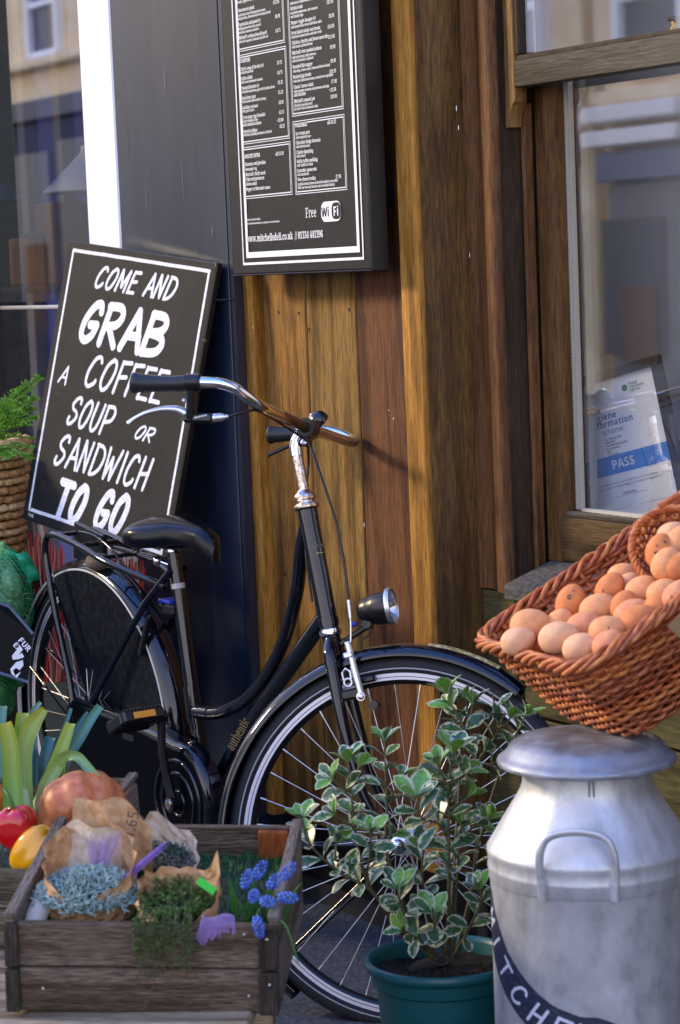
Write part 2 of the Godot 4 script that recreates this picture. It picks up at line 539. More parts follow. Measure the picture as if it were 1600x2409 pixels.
# terraced sandstone fronts over the road: seen mirrored in the glass
func build_opposite():
	var stones := []
	for k in 3:
		stones.append(mottled("sandstone_%d" % k, [lin(0.84, 0.60, 0.33), lin(0.88, 0.64, 0.36), lin(0.86, 0.62, 0.34)][k], [lin(0.92, 0.72, 0.43), lin(0.94, 0.76, 0.48), lin(0.94, 0.74, 0.44)][k], 0.35, 0.85, 0.0, 0.0, 40 + k))
	var pane := std("far_pane", lin(0.06, 0.065, 0.075), 0.2, 0.0, 0.25)
	var slate_roof := std("far_roof", lin(0.07, 0.075, 0.085), 0.7)
	var fascia_cols := [lin(0.9, 0.9, 0.9), lin(0.02, 0.03, 0.10), lin(0.03, 0.035, 0.06)]
	var labels := ["cream sandstone terrace with a white shop fascia, nearest across the street", "tall golden sandstone terrace with dark blue shop front across the street", "honey coloured stone terrace farther along across the street", "grey brown stone terrace at the far end of the street"]
	var xs := [-11.5, -20.0, -29.5, -40.0]
	var ws := [8.0, 8.6, 10.0, 10.5]
	var hs := [7.4, 8.6, 7.8, 8.2]
	for b in 4:
		var o := thing("terrace_house", labels[b], "building", at(Vector3(xs[b], 0, 12.0)), "terraced buildings across the street")
		var w: float = ws[b]
		var h: float = hs[b]
		var wall := MB.new()
		wall.box(Vector3(0, h / 2, 2.5), Vector3(w, h, 5.0), 0.02)
		part("wall", wall, stones[b % 3], o)
		var roof := MB.new()
		roof.prism([Vector2(-w / 2 - 0.1, 5.2), Vector2(w / 2 + 0.1, 5.2), Vector2(w / 2 + 0.1, -0.3), Vector2(-w / 2 - 0.1, -0.3)], h, h + 0.25)
		part("roof", roof, slate_roof, o)
		var sh: float = [2.15, 2.35, 3.75, 3.5][b]   # height of the shop front
		var cor := MB.new()
		cor.box(Vector3(0, h - 0.35, -0.12), Vector3(w, 0.3, 0.26), 0.03)
		cor.box(Vector3(0, sh + 0.85, -0.1), Vector3(w, 0.14, 0.22), 0.03)
		part("cornice", cor, stones[(b + 1) % 3], o)
		var n := 4
		for fl in 2:
			for k in n:
				var wx := -w / 2 + w * (k + 0.5) / n
				var wy := maxf(3.95, sh + 1.7) + fl * 1.95
				if wy + 0.8 > h - 0.4: continue
				var f := MB.new()
				for s in [-1, 1]: f.box(Vector3(wx + s * 0.5, wy, -0.05), Vector3(0.12, 1.5, 0.14), 0.01)
				for s in [-1, 0, 1]: f.box(Vector3(wx, wy + s * 0.72, -0.045), Vector3(0.9, 0.09, 0.12), 0.01)
				var win := part("window", f, M.white_paint, o)
				var p := MB.new()
				p.box(Vector3(wx, wy, -0.012), Vector3(0.9, 1.4, 0.03), 0.002)
				part("pane", p, pane, win)
		var sf := MB.new()
		sf.box(Vector3(0, sh / 2, -0.09), Vector3(w - 0.5, sh, 0.2), 0.02)
		var shop := part("shop_front", sf, M.panel_paint if b == 1 else std("shop_paint_%d" % b, [lin(0.17, 0.16, 0.15), lin(0.12, 0.12, 0.13), lin(0.03, 0.035, 0.07), lin(0.05, 0.06, 0.06)][b], 0.6, 0.0, 0.2), o)
		for k in 6:
			var p := MB.new()
			p.box(Vector3(-w / 2 + w * (k + 0.5) / 6, sh * 0.52, -0.2), Vector3(w / 6 - 0.34, sh - 0.8 - 0.25 * (k % 2), 0.03), 0.002)
			part("shop_pane", p, pane, shop)
			if k % 3 != 1:
				var gd := MB.new()
				gd.box(Vector3(-w / 2 + w * (k + 0.5) / 6 + 0.1, sh * 0.35, -0.23), Vector3(w / 14, sh * 0.35, 0.03), 0.01)
				part("window_display", gd, [M.casing_brown, M.stone_sill, M.spacer_alloy if M.has("spacer_alloy") else M.white_paint][k % 3], shop)
		var fa := MB.new()
		fa.box(Vector3(0, sh + 0.16, -0.14), Vector3(w - 0.4, 0.3, 0.3), 0.02)
		part("fascia", fa, std("fascia_%d" % b, [lin(0.10, 0.11, 0.17), lin(0.06, 0.07, 0.12), lin(0.03, 0.035, 0.06), lin(0.03, 0.035, 0.06)][b], 0.5), o)
		if b < 2:
			for k in 5:
				for r in 2:
					var aw := MB.new()
					aw.box(Vector3(-w * 0.4 + w * 0.2 * k, sh + 0.44 + 0.24 * r, -0.22), Vector3(w * 0.185, 0.16, 0.3), 0.02)
					part("sign_band", aw, std("band_white", lin(0.95, 0.9, 0.8), 0.5), o)

# ---------------------------------------------------------------- the shop wall
func build_wall():
	var o := thing("shop_wall", "golden brown timber boarded shop front behind the bicycle", "wall")
	var top := 3.3
	var low := 0.2
	# what carries the boards
	var back := MB.new()
	back.box(Vector3(-0.62, 1.7, -0.13), Vector3(0.80, 3.3, 0.14), 0.002)
	back.box(Vector3(0.6, 0.35, -0.2), Vector3(1.66, 0.7, 0.14), 0.002)
	part("backing", back, M.plinth, o)
	var pl := MB.new()
	pl.box(Vector3(-0.9, 0.1, -0.09), Vector3(1.42, 0.22, 0.06), 0.004)
	pl.box(Vector3(0.65, 0.1, -0.12), Vector3(1.7, 0.22, 0.06), 0.004)
	part("plinth", pl, M.plinth, o)
	# three wide boards with open joints
	var bx := [[-0.902, -0.7195, M.plank_gold], [-0.7145, -0.5185, M.plank_olive], [-0.5135, -0.302, M.plank_red]]
	for b in bx:
		var m := MB.new()
		m.box(Vector3((b[0] + b[1]) / 2, (top + low) / 2, -0.026), Vector3(b[1] - b[0], top - low, 0.022), 0.0025)
		part("plank", m, b[2], o)
	var hole := MB.new()
	for q in [Vector3(-0.7064, 1.2774, -0.0148), Vector3(-0.5423, 1.3184, -0.0148), Vector3(-0.5038, 1.3043, -0.0148), Vector3(-0.7460, 1.3126, -0.0148), Vector3(-0.7152, 0.7154, -0.0148), Vector3(-0.8327, 1.3149, -0.0148), Vector3(-0.6684, 0.7063, -0.0148), Vector3(-0.5047, 0.6960, -0.0148), Vector3(-0.4469, 0.7502, -0.0148), Vector3(-0.8543, 0.7442, -0.0148), Vector3(-0.9106, 0.7439, -0.0148)]:
		hole.lathe([Vector2(0.0042, 0), Vector2(0.0034, 0.0012), Vector2(0.0001, 0.0004)], 9, Transform3D(Basis(Vector3(1, 0, 0), Vector3(0, 0, 1), Vector3(0, -1, 0)), q))
	part("nail_hole", hole, M.plinth, o)
	# battens: left, next to the painted pilaster, and right of the boards
	var bl := MB.new()
	bl.prism([Vector2(-0.945, 0.008), Vector2(-0.940, 0.012), Vector2(-0.912, 0.012), Vector2(-0.905, 0.006), Vector2(-0.9035, -0.06), Vector2(-0.945, -0.06)], low, top)
	part("batten", bl, M.batten_gold, o)
	var br := MB.new()
	br.prism([Vector2(-0.300, -0.06), Vector2(-0.300, 0.011), Vector2(-0.296, 0.015), Vector2(-0.268, 0.0155), Vector2(-0.240, 0.010), Vector2(-0.236, 0.004), Vector2(-0.236, -0.06)], low, top)
	part("batten", br, M.batten_gold, o)
	# deep post, stepping back towards the window
	var po := MB.new()
	po.prism([Vector2(-0.234, -0.02), Vector2(-0.234, -0.002), Vector2(-0.2305, 0.003), Vector2(-0.2165, -0.035), Vector2(-0.2125, -0.045), Vector2(-0.209, -0.078), Vector2(-0.209, -0.17), Vector2(-0.234, -0.17)], low, top)
	part("post", po, M.post_brown, o)
	# rounded casing
	var ca := MB.new()
	ca.prism([Vector2(-0.207, -0.17), Vector2(-0.207, -0.085), Vector2(-0.190, -0.091), Vector2(-0.172, -0.092), Vector2(-0.156, -0.088), Vector2(-0.142, -0.081), Vector2(-0.128, -0.074), Vector2(-0.115, -0.071), Vector2(-0.104, -0.073), Vector2(-0.097, -0.079), Vector2(-0.094, -0.087), Vector2(-0.0945, -0.17)], 0.768, top)
	part("casing", ca, M.casing_brown, o)
	var cb := MB.new()
	cb.box(Vector3(-0.152, 0.484, -0.13), Vector3(0.11, 0.56, 0.08), 0.003)
	part("casing_foot", cb, M.panel_low, o)
	var fk := MB.new()
	for q in [Vector3(-0.0985, 1.6018, -0.0865), Vector3(-0.1168, 1.5449, -0.1100), Vector3(-0.1495, 1.6957, -0.0300), Vector3(-0.1447, 1.6595, -0.0300), Vector3(-0.2024, 1.4190, -0.0850), Vector3(-0.1195, 1.1801, -0.1100), Vector3(-0.4042, 1.1165, -0.0145), Vector3(-0.3880, 1.0999, -0.0145), Vector3(-0.5156, 0.8763, -0.0145), Vector3(-0.8974, 1.2842, 0.0125), Vector3(-0.2514, 1.3360, -0.0200), Vector3(-0.1303, 0.9418, -0.1000)]:
		fk.ball(q, Vector3(0.0010, rng.randf_range(0.0015, 0.006), 0.0006), 6, 5)
	part("paint_fleck", fk, M.white_paint, o).set_meta("kind", "stuff")
	# the board wall under the window
	for k in 3:
		var m := MB.new()
		m.box(Vector3(0.68, 0.28 + 0.165 * k + 0.0, -0.115), Vector3(1.54, 0.16, 0.03), 0.003)
		part("low_board", m, M.panel_low, o)
	# upper wall and the room's enclosure
	var up := MB.new()
	up.box(Vector3(-1.0, 3.75, -0.1), Vector3(9.0, 0.9, 0.2), 0.004)
	part("fascia", up, M.panel_paint, o)
	var ends := MB.new()
	ends.box(Vector3(2.5, 1.7, -0.12), Vector3(1.94, 3.3, 0.18), 0.004)
	part("end_wall", ends, M.panel_paint, o)
	var room := MB.new()
	room.box(Vector3(-1.0, 1.7, -3.1), Vector3(9.0, 3.6, 0.1), 0.002)
	room.box(Vector3(-1.0, 3.42, -1.6), Vector3(9.0, 0.1, 2.95), 0.002)
	room.box(Vector3(-1.0, 0.0, -1.66), Vector3(9.0, 0.06, 2.8), 0.002)
	room.box(Vector3(-5.45, 1.7, -1.6), Vector3(0.1, 3.3, 2.9), 0.002)
	room.box(Vector3(3.45, 1.7, -1.6), Vector3(0.1, 3.3, 2.9), 0.002)
	room.box(Vector3(-0.6, 1.7, -1.66), Vector3(0.1, 3.3, 2.7), 0.002)
	var ro := part("interior_room", room, mottled("room_wall", lin(0.10, 0.095, 0.09), lin(0.15, 0.14, 0.13), 1.5, 0.9), o)
	ro.set_meta("label", "dim grey room behind the shop windows")
	# dark painted pilaster with its own grooves
	var p := thing("pilaster", "dark blue black painted pilaster between the white frame and the boards", "pilaster")
	var face := MB.new()
	face.prism([Vector2(-1.468, -0.06), Vector2(-1.468, 0.037), Vector2(-1.465, 0.04), Vector2(-0.9535, 0.04), Vector2(-0.9505, 0.038), Vector2(-0.9505, -0.06)], 0.0, 3.3)
	part("panel", face, M.panel_paint, p)
	var ed := MB.new()
	ed.prism([Vector2(-0.9485, -0.06), Vector2(-0.9485, 0.0355), Vector2(-0.947, 0.037), Vector2(-0.936, 0.034), Vector2(-0.9355, 0.013), Vector2(-0.9465, 0.0125), Vector2(-0.9465, -0.06)], 0.0, 3.3)
	part("edge_strip", ed, M.panel_paint, p)
	var jo := MB.new()
	jo.box(Vector3(-1.2, 1.345, 0.0405), Vector3(0.525, 0.0035, 0.002), 0.0005)
	part("joint_line", jo, M.satin_black, p)
	var scuff_m := std("scuff_paint", lin(0.035, 0.043, 0.062), 0.5)
	for q in [[Vector3(-1.2046, 1.8409, 0.0404), 0.030, 0.0035], [Vector3(-1.3240, 1.5848, 0.0404), 0.034, 0.0022], [Vector3(-1.3074, 1.6374, 0.0404), 0.02, 0.0012], [Vector3(-1.4113, 1.5345, 0.0404), 0.006, 0.001], [Vector3(-1.1406, 1.6187, 0.0404), 0.05, 0.0018], [Vector3(-1.0862, 1.4512, 0.0404), 0.02, 0.0008], [Vector3(-1.0120, 1.4957, 0.0404), 0.012, 0.003], [Vector3(-1.4082, 1.7218, 0.0404), 0.05, 0.0014]]:
		var sc := MB.new()
		sc.ball(q[0], Vector3(q[2] * 1.6, q[1], 0.0003), 8, 8)
		part("scuff", sc, scuff_m, p)

# ---------------------------------------------------------------- shop window on the left
func build_left_window():
	var o := thing("shop_window", "large plate glass shop window with a white painted frame, left of the pilaster", "window")
	var f := MB.new()
	f.prism([Vector2(-1.642, -0.06), Vector2(-1.642, 0.038), Vector2(-1.638, 0.042), Vector2(-1.474, 0.042), Vector2(-1.470, 0.038), Vector2(-1.470, -0.06)], 0.0, 3.3)
	part("frame", f, M.white_paint, o)
	var g := MB.new()
	g.quad(Vector3(-5.1, 1.35, -0.045), Vector3(-1.66, 1.35, -0.045), Vector3(-1.66, 3.3, -0.045), Vector3(-5.1, 3.3, -0.045))
	part("pane", g, M.pane_left, o)
	var g2 := MB.new()
	g2.box(Vector3(-3.4, 0.94, -0.045), Vector3(3.46, 0.78, 0.006), 0.0005)
	part("pane", g2, M.pane_clear, o)
	var r := MB.new()
	r.box(Vector3(-3.4, 1.335, -0.038), Vector3(3.46, 0.010, 0.02), 0.002)
	part("glazing_bar", r, M.alloy, o)
	var s := MB.new()
	s.box(Vector3(-3.4, 0.27, -0.03), Vector3(3.46, 0.54, 0.06), 0.004)
	part("stall_riser", s, M.green_black, o)
	var m := MB.new()
	m.box(Vector3(-2.46, 1.9, 0.0), Vector3(0.05, 2.8, 0.07), 0.004)
	part("mullion", m, M.green_black, o)
	# inside: hanging lamp, a blue screen with grey posts, goods on a shelf
	var lp := Vector3(-2.2587, 1.6382, -0.2643)
	var lamp := thing("pendant_lamp", "pale grey cone pendant lamp shade hanging behind the left shop window", "lamp", at(lp))
	var sh := MB.new()
	sh.lathe([Vector2(0.128, 0.0), Vector2(0.130, 0.004), Vector2(0.025, 0.105), Vector2(0.02, 0.125), Vector2(0.004, 0.13)], 40)
	sh.lathe([Vector2(0.018, 0.104), Vector2(0.1275, 0.0)], 40)
	part("lamp_shade", sh, std("shade_grey", lin(0.85, 0.85, 0.85), 0.5), lamp)
	var fl := MB.new()
	fl.tube([Vector3(0, 0.13, 0), Vector3(0, 3.3 - lp.y, 0)], 0.004, 6)
	part("flex", fl, M.satin_black, lamp)
	var lp2 := Vector3(-2.8053, 1.6375, -0.2347)
	var lamp2 := thing("pendant_lamp", "dark blue pendant lamp shade at the far left edge of the shop window", "lamp", at(lp2))
	var sh2 := MB.new()
	sh2.lathe([Vector2(0.06, 0.0), Vector2(0.062, 0.004), Vector2(0.02, 0.05), Vector2(0.004, 0.055)], 32)
	part("lamp_shade", sh2, std("shade_blue", lin(0.1, 0.14, 0.25), 0.4), lamp2)
	var fl2 := MB.new()
	fl2.tube([Vector3(0, 0.055, 0), Vector3(0, 3.3 - lp2.y, 0)], 0.003, 6)
	part("flex", fl2, M.satin_black, lamp2)
	var scr := thing("display_screen", "dark blue panelled display screen inside the left shop window", "screen")
	var bluep := std("blue_panel", lin(0.015, 0.035, 0.25), 0.6)
	for k in 5:
		var b := MB.new()
		b.box(Vector3(-2.35 - 0.36 * k, 1.62, -0.75 - 0.03 * k), Vector3(0.28, 2.6, 0.02), 0.003)
		part("panel", b, bluep, scr)
		var q := MB.new()
		q.box(Vector3(-2.53 - 0.36 * k, 1.62, -0.73 - 0.03 * k), Vector3(0.06, 2.6, 0.05), 0.003)
		part("post", q, std("screen_post", lin(0.17, 0.15, 0.14), 0.7), scr)
	var labels := ["amber brown box on the display shelf behind the chalkboard", "dark brown carton on the display shelf, left of the amber box", "orange tin on the display shelf inside the left window"]
	var cols := [lin(0.28, 0.14, 0.03), lin(0.1, 0.05, 0.02), lin(0.4, 0.16, 0.03)]
	var spots := [Vector3(-2.2815, 1.4083, -0.1806), Vector3(-2.3434, 1.3578, -0.1654), Vector3(-2.3793, 1.3475, -0.1429)]
	for k in 3:
		var q: Vector3 = spots[k]
		var b := MB.new()
		var hh := [0.22, 0.14, 0.13][k] as float
		b.box(Vector3(0, hh / 2, 0), Vector3(0.13, hh, 0.1), 0.006)
		var t := part("goods_box", b, std("goods_%d" % k, cols[k], 0.5))
		t.position = Vector3(q.x, 1.392, q.z)
		tag(t, labels[k], "box")
	var sf := MB.new()
	sf.box(Vector3(-2.5, 1.38, -0.5), Vector3(1.8, 0.02, 0.36), 0.003)
	tag(part("display_shelf", sf, M.jamb_dark), "dark wooden display shelf across the left shop window", "shelf")

# ---------------------------------------------------------------- sash window on the right
func build_sash_window():
	var o := thing("sash_window", "brown timber sash window with double glazed panes, right of the boarded wall", "window")
	var right := 1.45
	# outer lining seen side on, and its bead
	var j := MB.new()
	j.prism([Vector2(-0.094, -0.088), Vector2(-0.0905, -0.0885), Vector2(-0.0895, -0.138), Vector2(-0.0895, -0.21), Vector2(-0.094, -0.21)], 0.79, 3.3)
	part("jamb_lining", j, M.jamb_dark, o)
	var bd := MB.new()
	bd.prism([Vector2(-0.0893, -0.15), Vector2(-0.0893, -0.134), Vector2(-0.083, -0.1305), Vector2(-0.076, -0.134), Vector2(-0.0745, -0.15)], 0.79, 1.70)
	part("parting_bead", bd, M.casing_brown, o)
	# lower sash: stile, bead, bottom rail
	var st := MB.new()
	st.prism([Vector2(-0.073, -0.21), Vector2(-0.073, -0.157), Vector2(-0.071, -0.155), Vector2(-0.036, -0.155), Vector2(-0.031, -0.158), Vector2(-0.024, -0.160), Vector2(-0.0185, -0.166), Vector2(-0.018, -0.21)], 0.828, 1.75)
	part("sash_stile", st, M.sash_brown, o)
	var rl := MB.new()
	rl.box(Vector3((right - 0.072) / 2, 0.871, -0.182), Vector3(right + 0.07, 0.086, 0.05), 0.003)
	part("bottom_rail", rl, M.rail_low, o)
	var bead := MB.new()
	bead.bar(Vector3(-0.02, 0.919, -0.168), Vector3(right, 0.919, -0.168), 0.014, 0.018, Vector3(0, 0, 1), 0.004)
	part("glazing_bead", bead, M.rail_brown, o)
	# double glazing: two panes with a perforated spacer strip between
	var gp := MB.new()
	gp.quad(Vector3(-0.0175, 0.92, -0.1765), Vector3(right - 0.002, 0.92, -0.1765), Vector3(right - 0.002, 1.76, -0.1765), Vector3(-0.0175, 1.76, -0.1765))
	part("pane", gp, M.pane_sash, o)
	var gp2 := MB.new()
	gp2.box(Vector3((right - 0.018) / 2, 1.34, -0.2), Vector3(right + 0.014, 0.84, 0.004), 0.0004)
	part("inner_pane", gp2, M.pane_clear, o)
	var spacer_m := std("spacer_alloy", lin(0.82, 0.78, 0.66), 0.5)
	var sp := MB.new()
	sp.box(Vector3(-0.0095, 1.335, -0.189), Vector3(0.0155, 0.816, 0.012), 0.0008)
	sp.box(Vector3(right / 2, 0.927, -0.189), Vector3(right, 0.006, 0.012), 0.0008)
	var spo := part("spacer_strip", sp, spacer_m, o)
	var dots := MB.new()
	for k in 126:
		for s in [-1, 1]:
			dots.box(Vector3(-0.0095 + s * 0.0055, 0.935 + 0.0064 * k, -0.1829), Vector3(0.0012, 0.0022, 0.0006), 0.0001)
	part("perforation", dots, M.rail_brown, spo).set_meta("kind", "stuff")
	var ch := MB.new()
	ch.box(Vector3(0.0075, 1.335, -0.209), Vector3(0.010, 0.816, 0.012), 0.0008)
	part("spacer_channel", ch, std("spacer_green", lin(0.34, 0.35, 0.28), 0.4), o)
	# upper sash stands in front: stile with its horn, bottom rail, pane
	var us := MB.new()
	us.prism([Vector2(-0.0885, -0.128), Vector2(-0.0885, -0.102), Vector2(-0.0865, -0.100), Vector2(-0.0595, -0.100), Vector2(-0.0575, -0.102), Vector2(-0.0575, -0.128)], 1.715, 3.3)
	us.xf = Transform3D(Basis(Vector3(0, 0, 1), Vector3(0, 1, 0), Vector3(-1, 0, 0)), Vector3.ZERO)
	us.xf = Transform3D()
	var horn := []
	for q in [Vector2(-0.0885, 1.715), Vector2(-0.0885, 1.655), Vector2(-0.0775, 1.655), Vector2(-0.0765, 1.668), Vector2(-0.0735, 1.682), Vector2(-0.067, 1.695), Vector2(-0.059, 1.702), Vector2(-0.0575, 1.715)]: horn.append(q)
	us.xf = Transform3D(Basis(Vector3(1, 0, 0), Vector3(0, 0, 1), Vector3(0, 1, 0)), Vector3.ZERO)
	var hp := []
	for q in horn: hp.append(q)
	var m := hp.size()
	us.xf = Transform3D()
	for i in m:
		var a: Vector2 = hp[i]
		var b: Vector2 = hp[(i + 1) % m]
		var out := Vector3(b.y - a.y, a.x - b.x, 0) * -1.0
		us.face([Vector3(a.x, a.y, -0.128), Vector3(b.x, b.y, -0.128), Vector3(b.x, b.y, -0.100), Vector3(a.x, a.y, -0.100)], -out)
	var ix := Geometry2D.triangulate_polygon(PackedVector2Array(hp))
	for k in range(0, ix.size(), 3):
		var tri := []
		var trb := []
		for e in 3:
			var q: Vector2 = hp[ix[k + e]]
			tri.append(Vector3(q.x, q.y, -0.100))
			trb.append(Vector3(q.x, q.y, -0.128))
		us.face(tri, Vector3.BACK)
		us.face(trb, Vector3.FORWARD)
	part("upper_stile", us, M.casing_gold, o)
	var hr := MB.new()
	hr.box(Vector3((right - 0.058) / 2 + 0.0005, 1.752, -0.1165), Vector3(right + 0.057, 0.05, 0.036), 0.002)
	part("meeting_rail", hr, M.rail_brown, o)
	var ub := MB.new()
	ub.bar(Vector3(-0.056, 1.781, -0.113), Vector3(right, 1.781, -0.113), 0.011, 0.018, Vector3(0, 0, 1), 0.003)
	ub.bar(Vector3(-0.052, 1.787, -0.113), Vector3(-0.052, 3.3, -0.113), 0.010, 0.018, Vector3(0, 0, 1), 0.003)
	part("glazing_bead", ub, M.jamb_dark, o)
	var up := MB.new()
	up.quad(Vector3(-0.047, 1.785, -0.117), Vector3(right, 1.785, -0.117), Vector3(right, 3.27, -0.117), Vector3(-0.047, 3.27, -0.117))
	part("pane", up, M.pane_sash, o)
	var up2 := MB.new()
	up2.box(Vector3((right - 0.047) / 2, 2.53, -0.137), Vector3(right + 0.047, 1.49, 0.004), 0.0004)
	part("inner_pane", up2, M.pane_clear, o)
	var us2 := MB.new()
	us2.box(Vector3(-0.0385, 2.53, -0.128), Vector3(0.0155, 1.48, 0.012), 0.0008)
	part("spacer_strip", us2, std("spacer_white", lin(0.72, 0.72, 0.68), 0.5), o)
	var head := MB.new()
	head.box(Vector3(0.68, 3.26, -0.16), Vector3(1.6, 0.1, 0.12), 0.004)
	part("head", head, M.jamb_dark, o)
	var rs := MB.new()
	rs.box(Vector3(right + 0.06, 2.05, -0.15), Vector3(0.12, 2.4, 0.12), 0.004)
	part("right_stile", rs, M.sash_brown, o)
	# brass knob on the meeting rail
	var kn := MB.new()
	kn.lathe([Vector2(0.0001, 0.0), Vector2(0.012, 0.0), Vector2(0.012, 0.002), Vector2(0.0055, 0.004), Vector2(0.005, 0.011), Vector2(0.0105, 0.016), Vector2(0.0115, 0.0195), Vector2(0.009, 0.022), Vector2(0.0001, 0.0225)], 20, at(Vector3(0.372, 1.7885, -0.132)))
	part("brass_knob", kn, std("brass", lin(0.6, 0.42, 0.14), 0.25, 1.0), o)
	# stone sill
	var sl := MB.new()
	var sx := [-0.062, 1.5]
	var prof := [Vector2(-0.2, 0.766), Vector2(-0.2, 0.83), Vector2(-0.15, 0.826), Vector2(-0.050, 0.7945), Vector2(-0.043, 0.791), Vector2(-0.040, 0.786), Vector2(-0.040, 0.766)]
	for k in prof.size():
		var a: Vector2 = prof[k]
		var b: Vector2 = prof[(k + 1) % prof.size()]
		sl.face([Vector3(sx[0], a.y, a.x), Vector3(sx[1], a.y, a.x), Vector3(sx[1], b.y, b.x), Vector3(sx[0], b.y, b.x)], Vector3(0, (a.y + b.y) / 2 - 0.78, (a.x + b.x) / 2 + 0.12))
	var pf := PackedVector2Array(prof)
	var px := Geometry2D.triangulate_polygon(pf)
	for k in range(0, px.size(), 3):
		for e in [0, 1]: sl.face([Vector3(sx[e], pf[px[k]].y, pf[px[k]].x), Vector3(sx[e], pf[px[k + 1]].y, pf[px[k + 1]].x), Vector3(sx[e], pf[px[k + 2]].y, pf[px[k + 2]].x)], Vector3(-1 if e == 0 else 1, 0, 0))
	tag(part("window_sill", sl, M.stone_sill), "worn grey stone sill under the sash window", "sill")
	var ins := MB.new()
	ins.box(Vector3(0.69, 0.85, -0.33), Vector3(1.5, 0.06, 0.22), 0.004)
	part("inner_sill", ins, M.jamb_dark, o)
	# pale roller blind deep behind the glass
	var bl := MB.new()
	bl.box(Vector3(0.42, 1.82, -0.43), Vector3(1.98, 1.86, 0.01), 0.001)
	tag(part("roller_blind", bl, std("blind", lin(0.56, 0.54, 0.5), 0.9)), "plain grey roller blind hanging behind the sash window", "blind")
	build_certificate()

func build_certificate():
	# framed certificate propped on the inner sill, turned towards the street corner
	var tl := Vector3(-0.1110, 1.1611, -0.2250)
	var x := Vector3(0.975, 0.20, -0.10).normalized()
	var yd := Vector3(0.215, -0.975, -0.055).normalized()
	x = (x - yd * x.dot(yd)).normalized()
	var z := x.cross(-yd)
	var o := thing("framed_certificate", "black framed pale blue food hygiene certificate reading PASS, propped behind the window glass", "certificate", Transform3D(Basis(x * 1.2, -yd, z), tl))
	var w := 0.232
	var h := 0.325
	var fr := MB.new()
	fr.box(Vector3(w / 2, -0.009, 0), Vector3(w, 0.018, 0.016), 0.002)
	fr.box(Vector3(w / 2, -h + 0.009, 0), Vector3(w, 0.018, 0.016), 0.002)
	fr.box(Vector3(0.009, -h / 2, 0), Vector3(0.018, h - 0.036, 0.016), 0.002)
	fr.box(Vector3(w - 0.009, -h / 2, 0), Vector3(0.018, h - 0.036, 0.016), 0.002)
	part("frame", fr, M.satin_black, o)
	var pa := MB.new()
	pa.box(Vector3(w / 2, -h / 2, -0.003), Vector3(w - 0.034, h - 0.034, 0.003), 0.0003)
	var paper := part("paper", pa, std("cert_paper", lin(0.86, 0.90, 0.97), 0.5), o)
	var band := MB.new()
	band.box(Vector3(w / 2, -0.178, -0.0012), Vector3(w - 0.036, 0.036, 0.0008), 0.0001)
	part("blue_band", band, std("cert_blue", lin(0.03, 0.22, 0.72), 0.5), paper)
	var blk := std("cert_ink", lin(0.06, 0.07, 0.1), 0.6)
	var blu := std("cert_ink_blue", lin(0.02, 0.12, 0.4), 0.6)
	var grn := std("cert_ink_green", lin(0.02, 0.18, 0.08), 0.6)
	var big := MB.new()
	text(big, "PASS", Vector3(0.078, -0.186, -0.0006), 0.017, "Droid Sans", true)
	part("print", big, M.white_print, paper)
	var b1 := MB.new()
	text(b1, "hygiene", Vector3(0.046, -0.091, -0.0012), 0.0125, "Droid Sans", true)
	text(b1, "information", Vector3(0.046, -0.105, -0.0012), 0.0125, "Droid Sans", true)
	part("print", b1, blu, paper)
	var b2 := MB.new()
	text(b2, "Food", Vector3(0.046, -0.078, -0.0012), 0.0105, "Droid Sans", false)
	text(b2, "scheme", Vector3(0.072, -0.119, -0.0012), 0.0105, "Droid Sans", false)
	var yy := -0.130
	for s in ["G.I. Group Plc", "Mitchell", "110 Market Street", "St Andrews", "Fife", "KY16 9PB"]:
		text(b2, s, Vector3(0.074, yy, -0.0012), 0.0042, "Droid Sans", true)
		yy -= 0.0062
	yy = -0.214
	for s in ["This establishment was inspected by Fife Council in accordance", "with current food hygiene legislation and passed the inspection on"]:
		text(b2, s, Vector3(0.040, yy, -0.0012), 0.0036, "Droid Sans", false)
		yy -= 0.007
	text(b2, "5 May 2010", Vector3(0.09, -0.237, -0.0012), 0.0042, "Droid Sans", true)
	b2.box(Vector3(0.105, -0.2395, -0.0012), Vector3(0.085, 0.0006, 0.0004), 0.0001)
	b2.box(Vector3(0.072, -0.262, -0.0012), Vector3(0.055, 0.0006, 0.0004), 0.0001)
	b2.box(Vector3(0.152, -0.262, -0.0012), Vector3(0.055, 0.0006, 0.0004), 0.0001)
	part("print", b2, blk, paper)
	var lg := MB.new()
	lg.lathe([Vector2(0.0065, 0), Vector2(0.0001, 0.0006)], 16, Transform3D(Basis(Vector3(1, 0, 0), Vector3(0, 0, 1), Vector3(0, -1, 0)), Vector3(0.142, -0.042, -0.0014)))
	text(lg, "Food", Vector3(0.152, -0.040, -0.0012), 0.006, "Droid Sans", true)
	text(lg, "Standards", Vector3(0.152, -0.046, -0.0012), 0.005, "Droid Sans", true)
	text(lg, "Agency", Vector3(0.152, -0.052, -0.0012), 0.005, "Droid Sans", true)
	part("printed_emblem", lg, grn, paper)

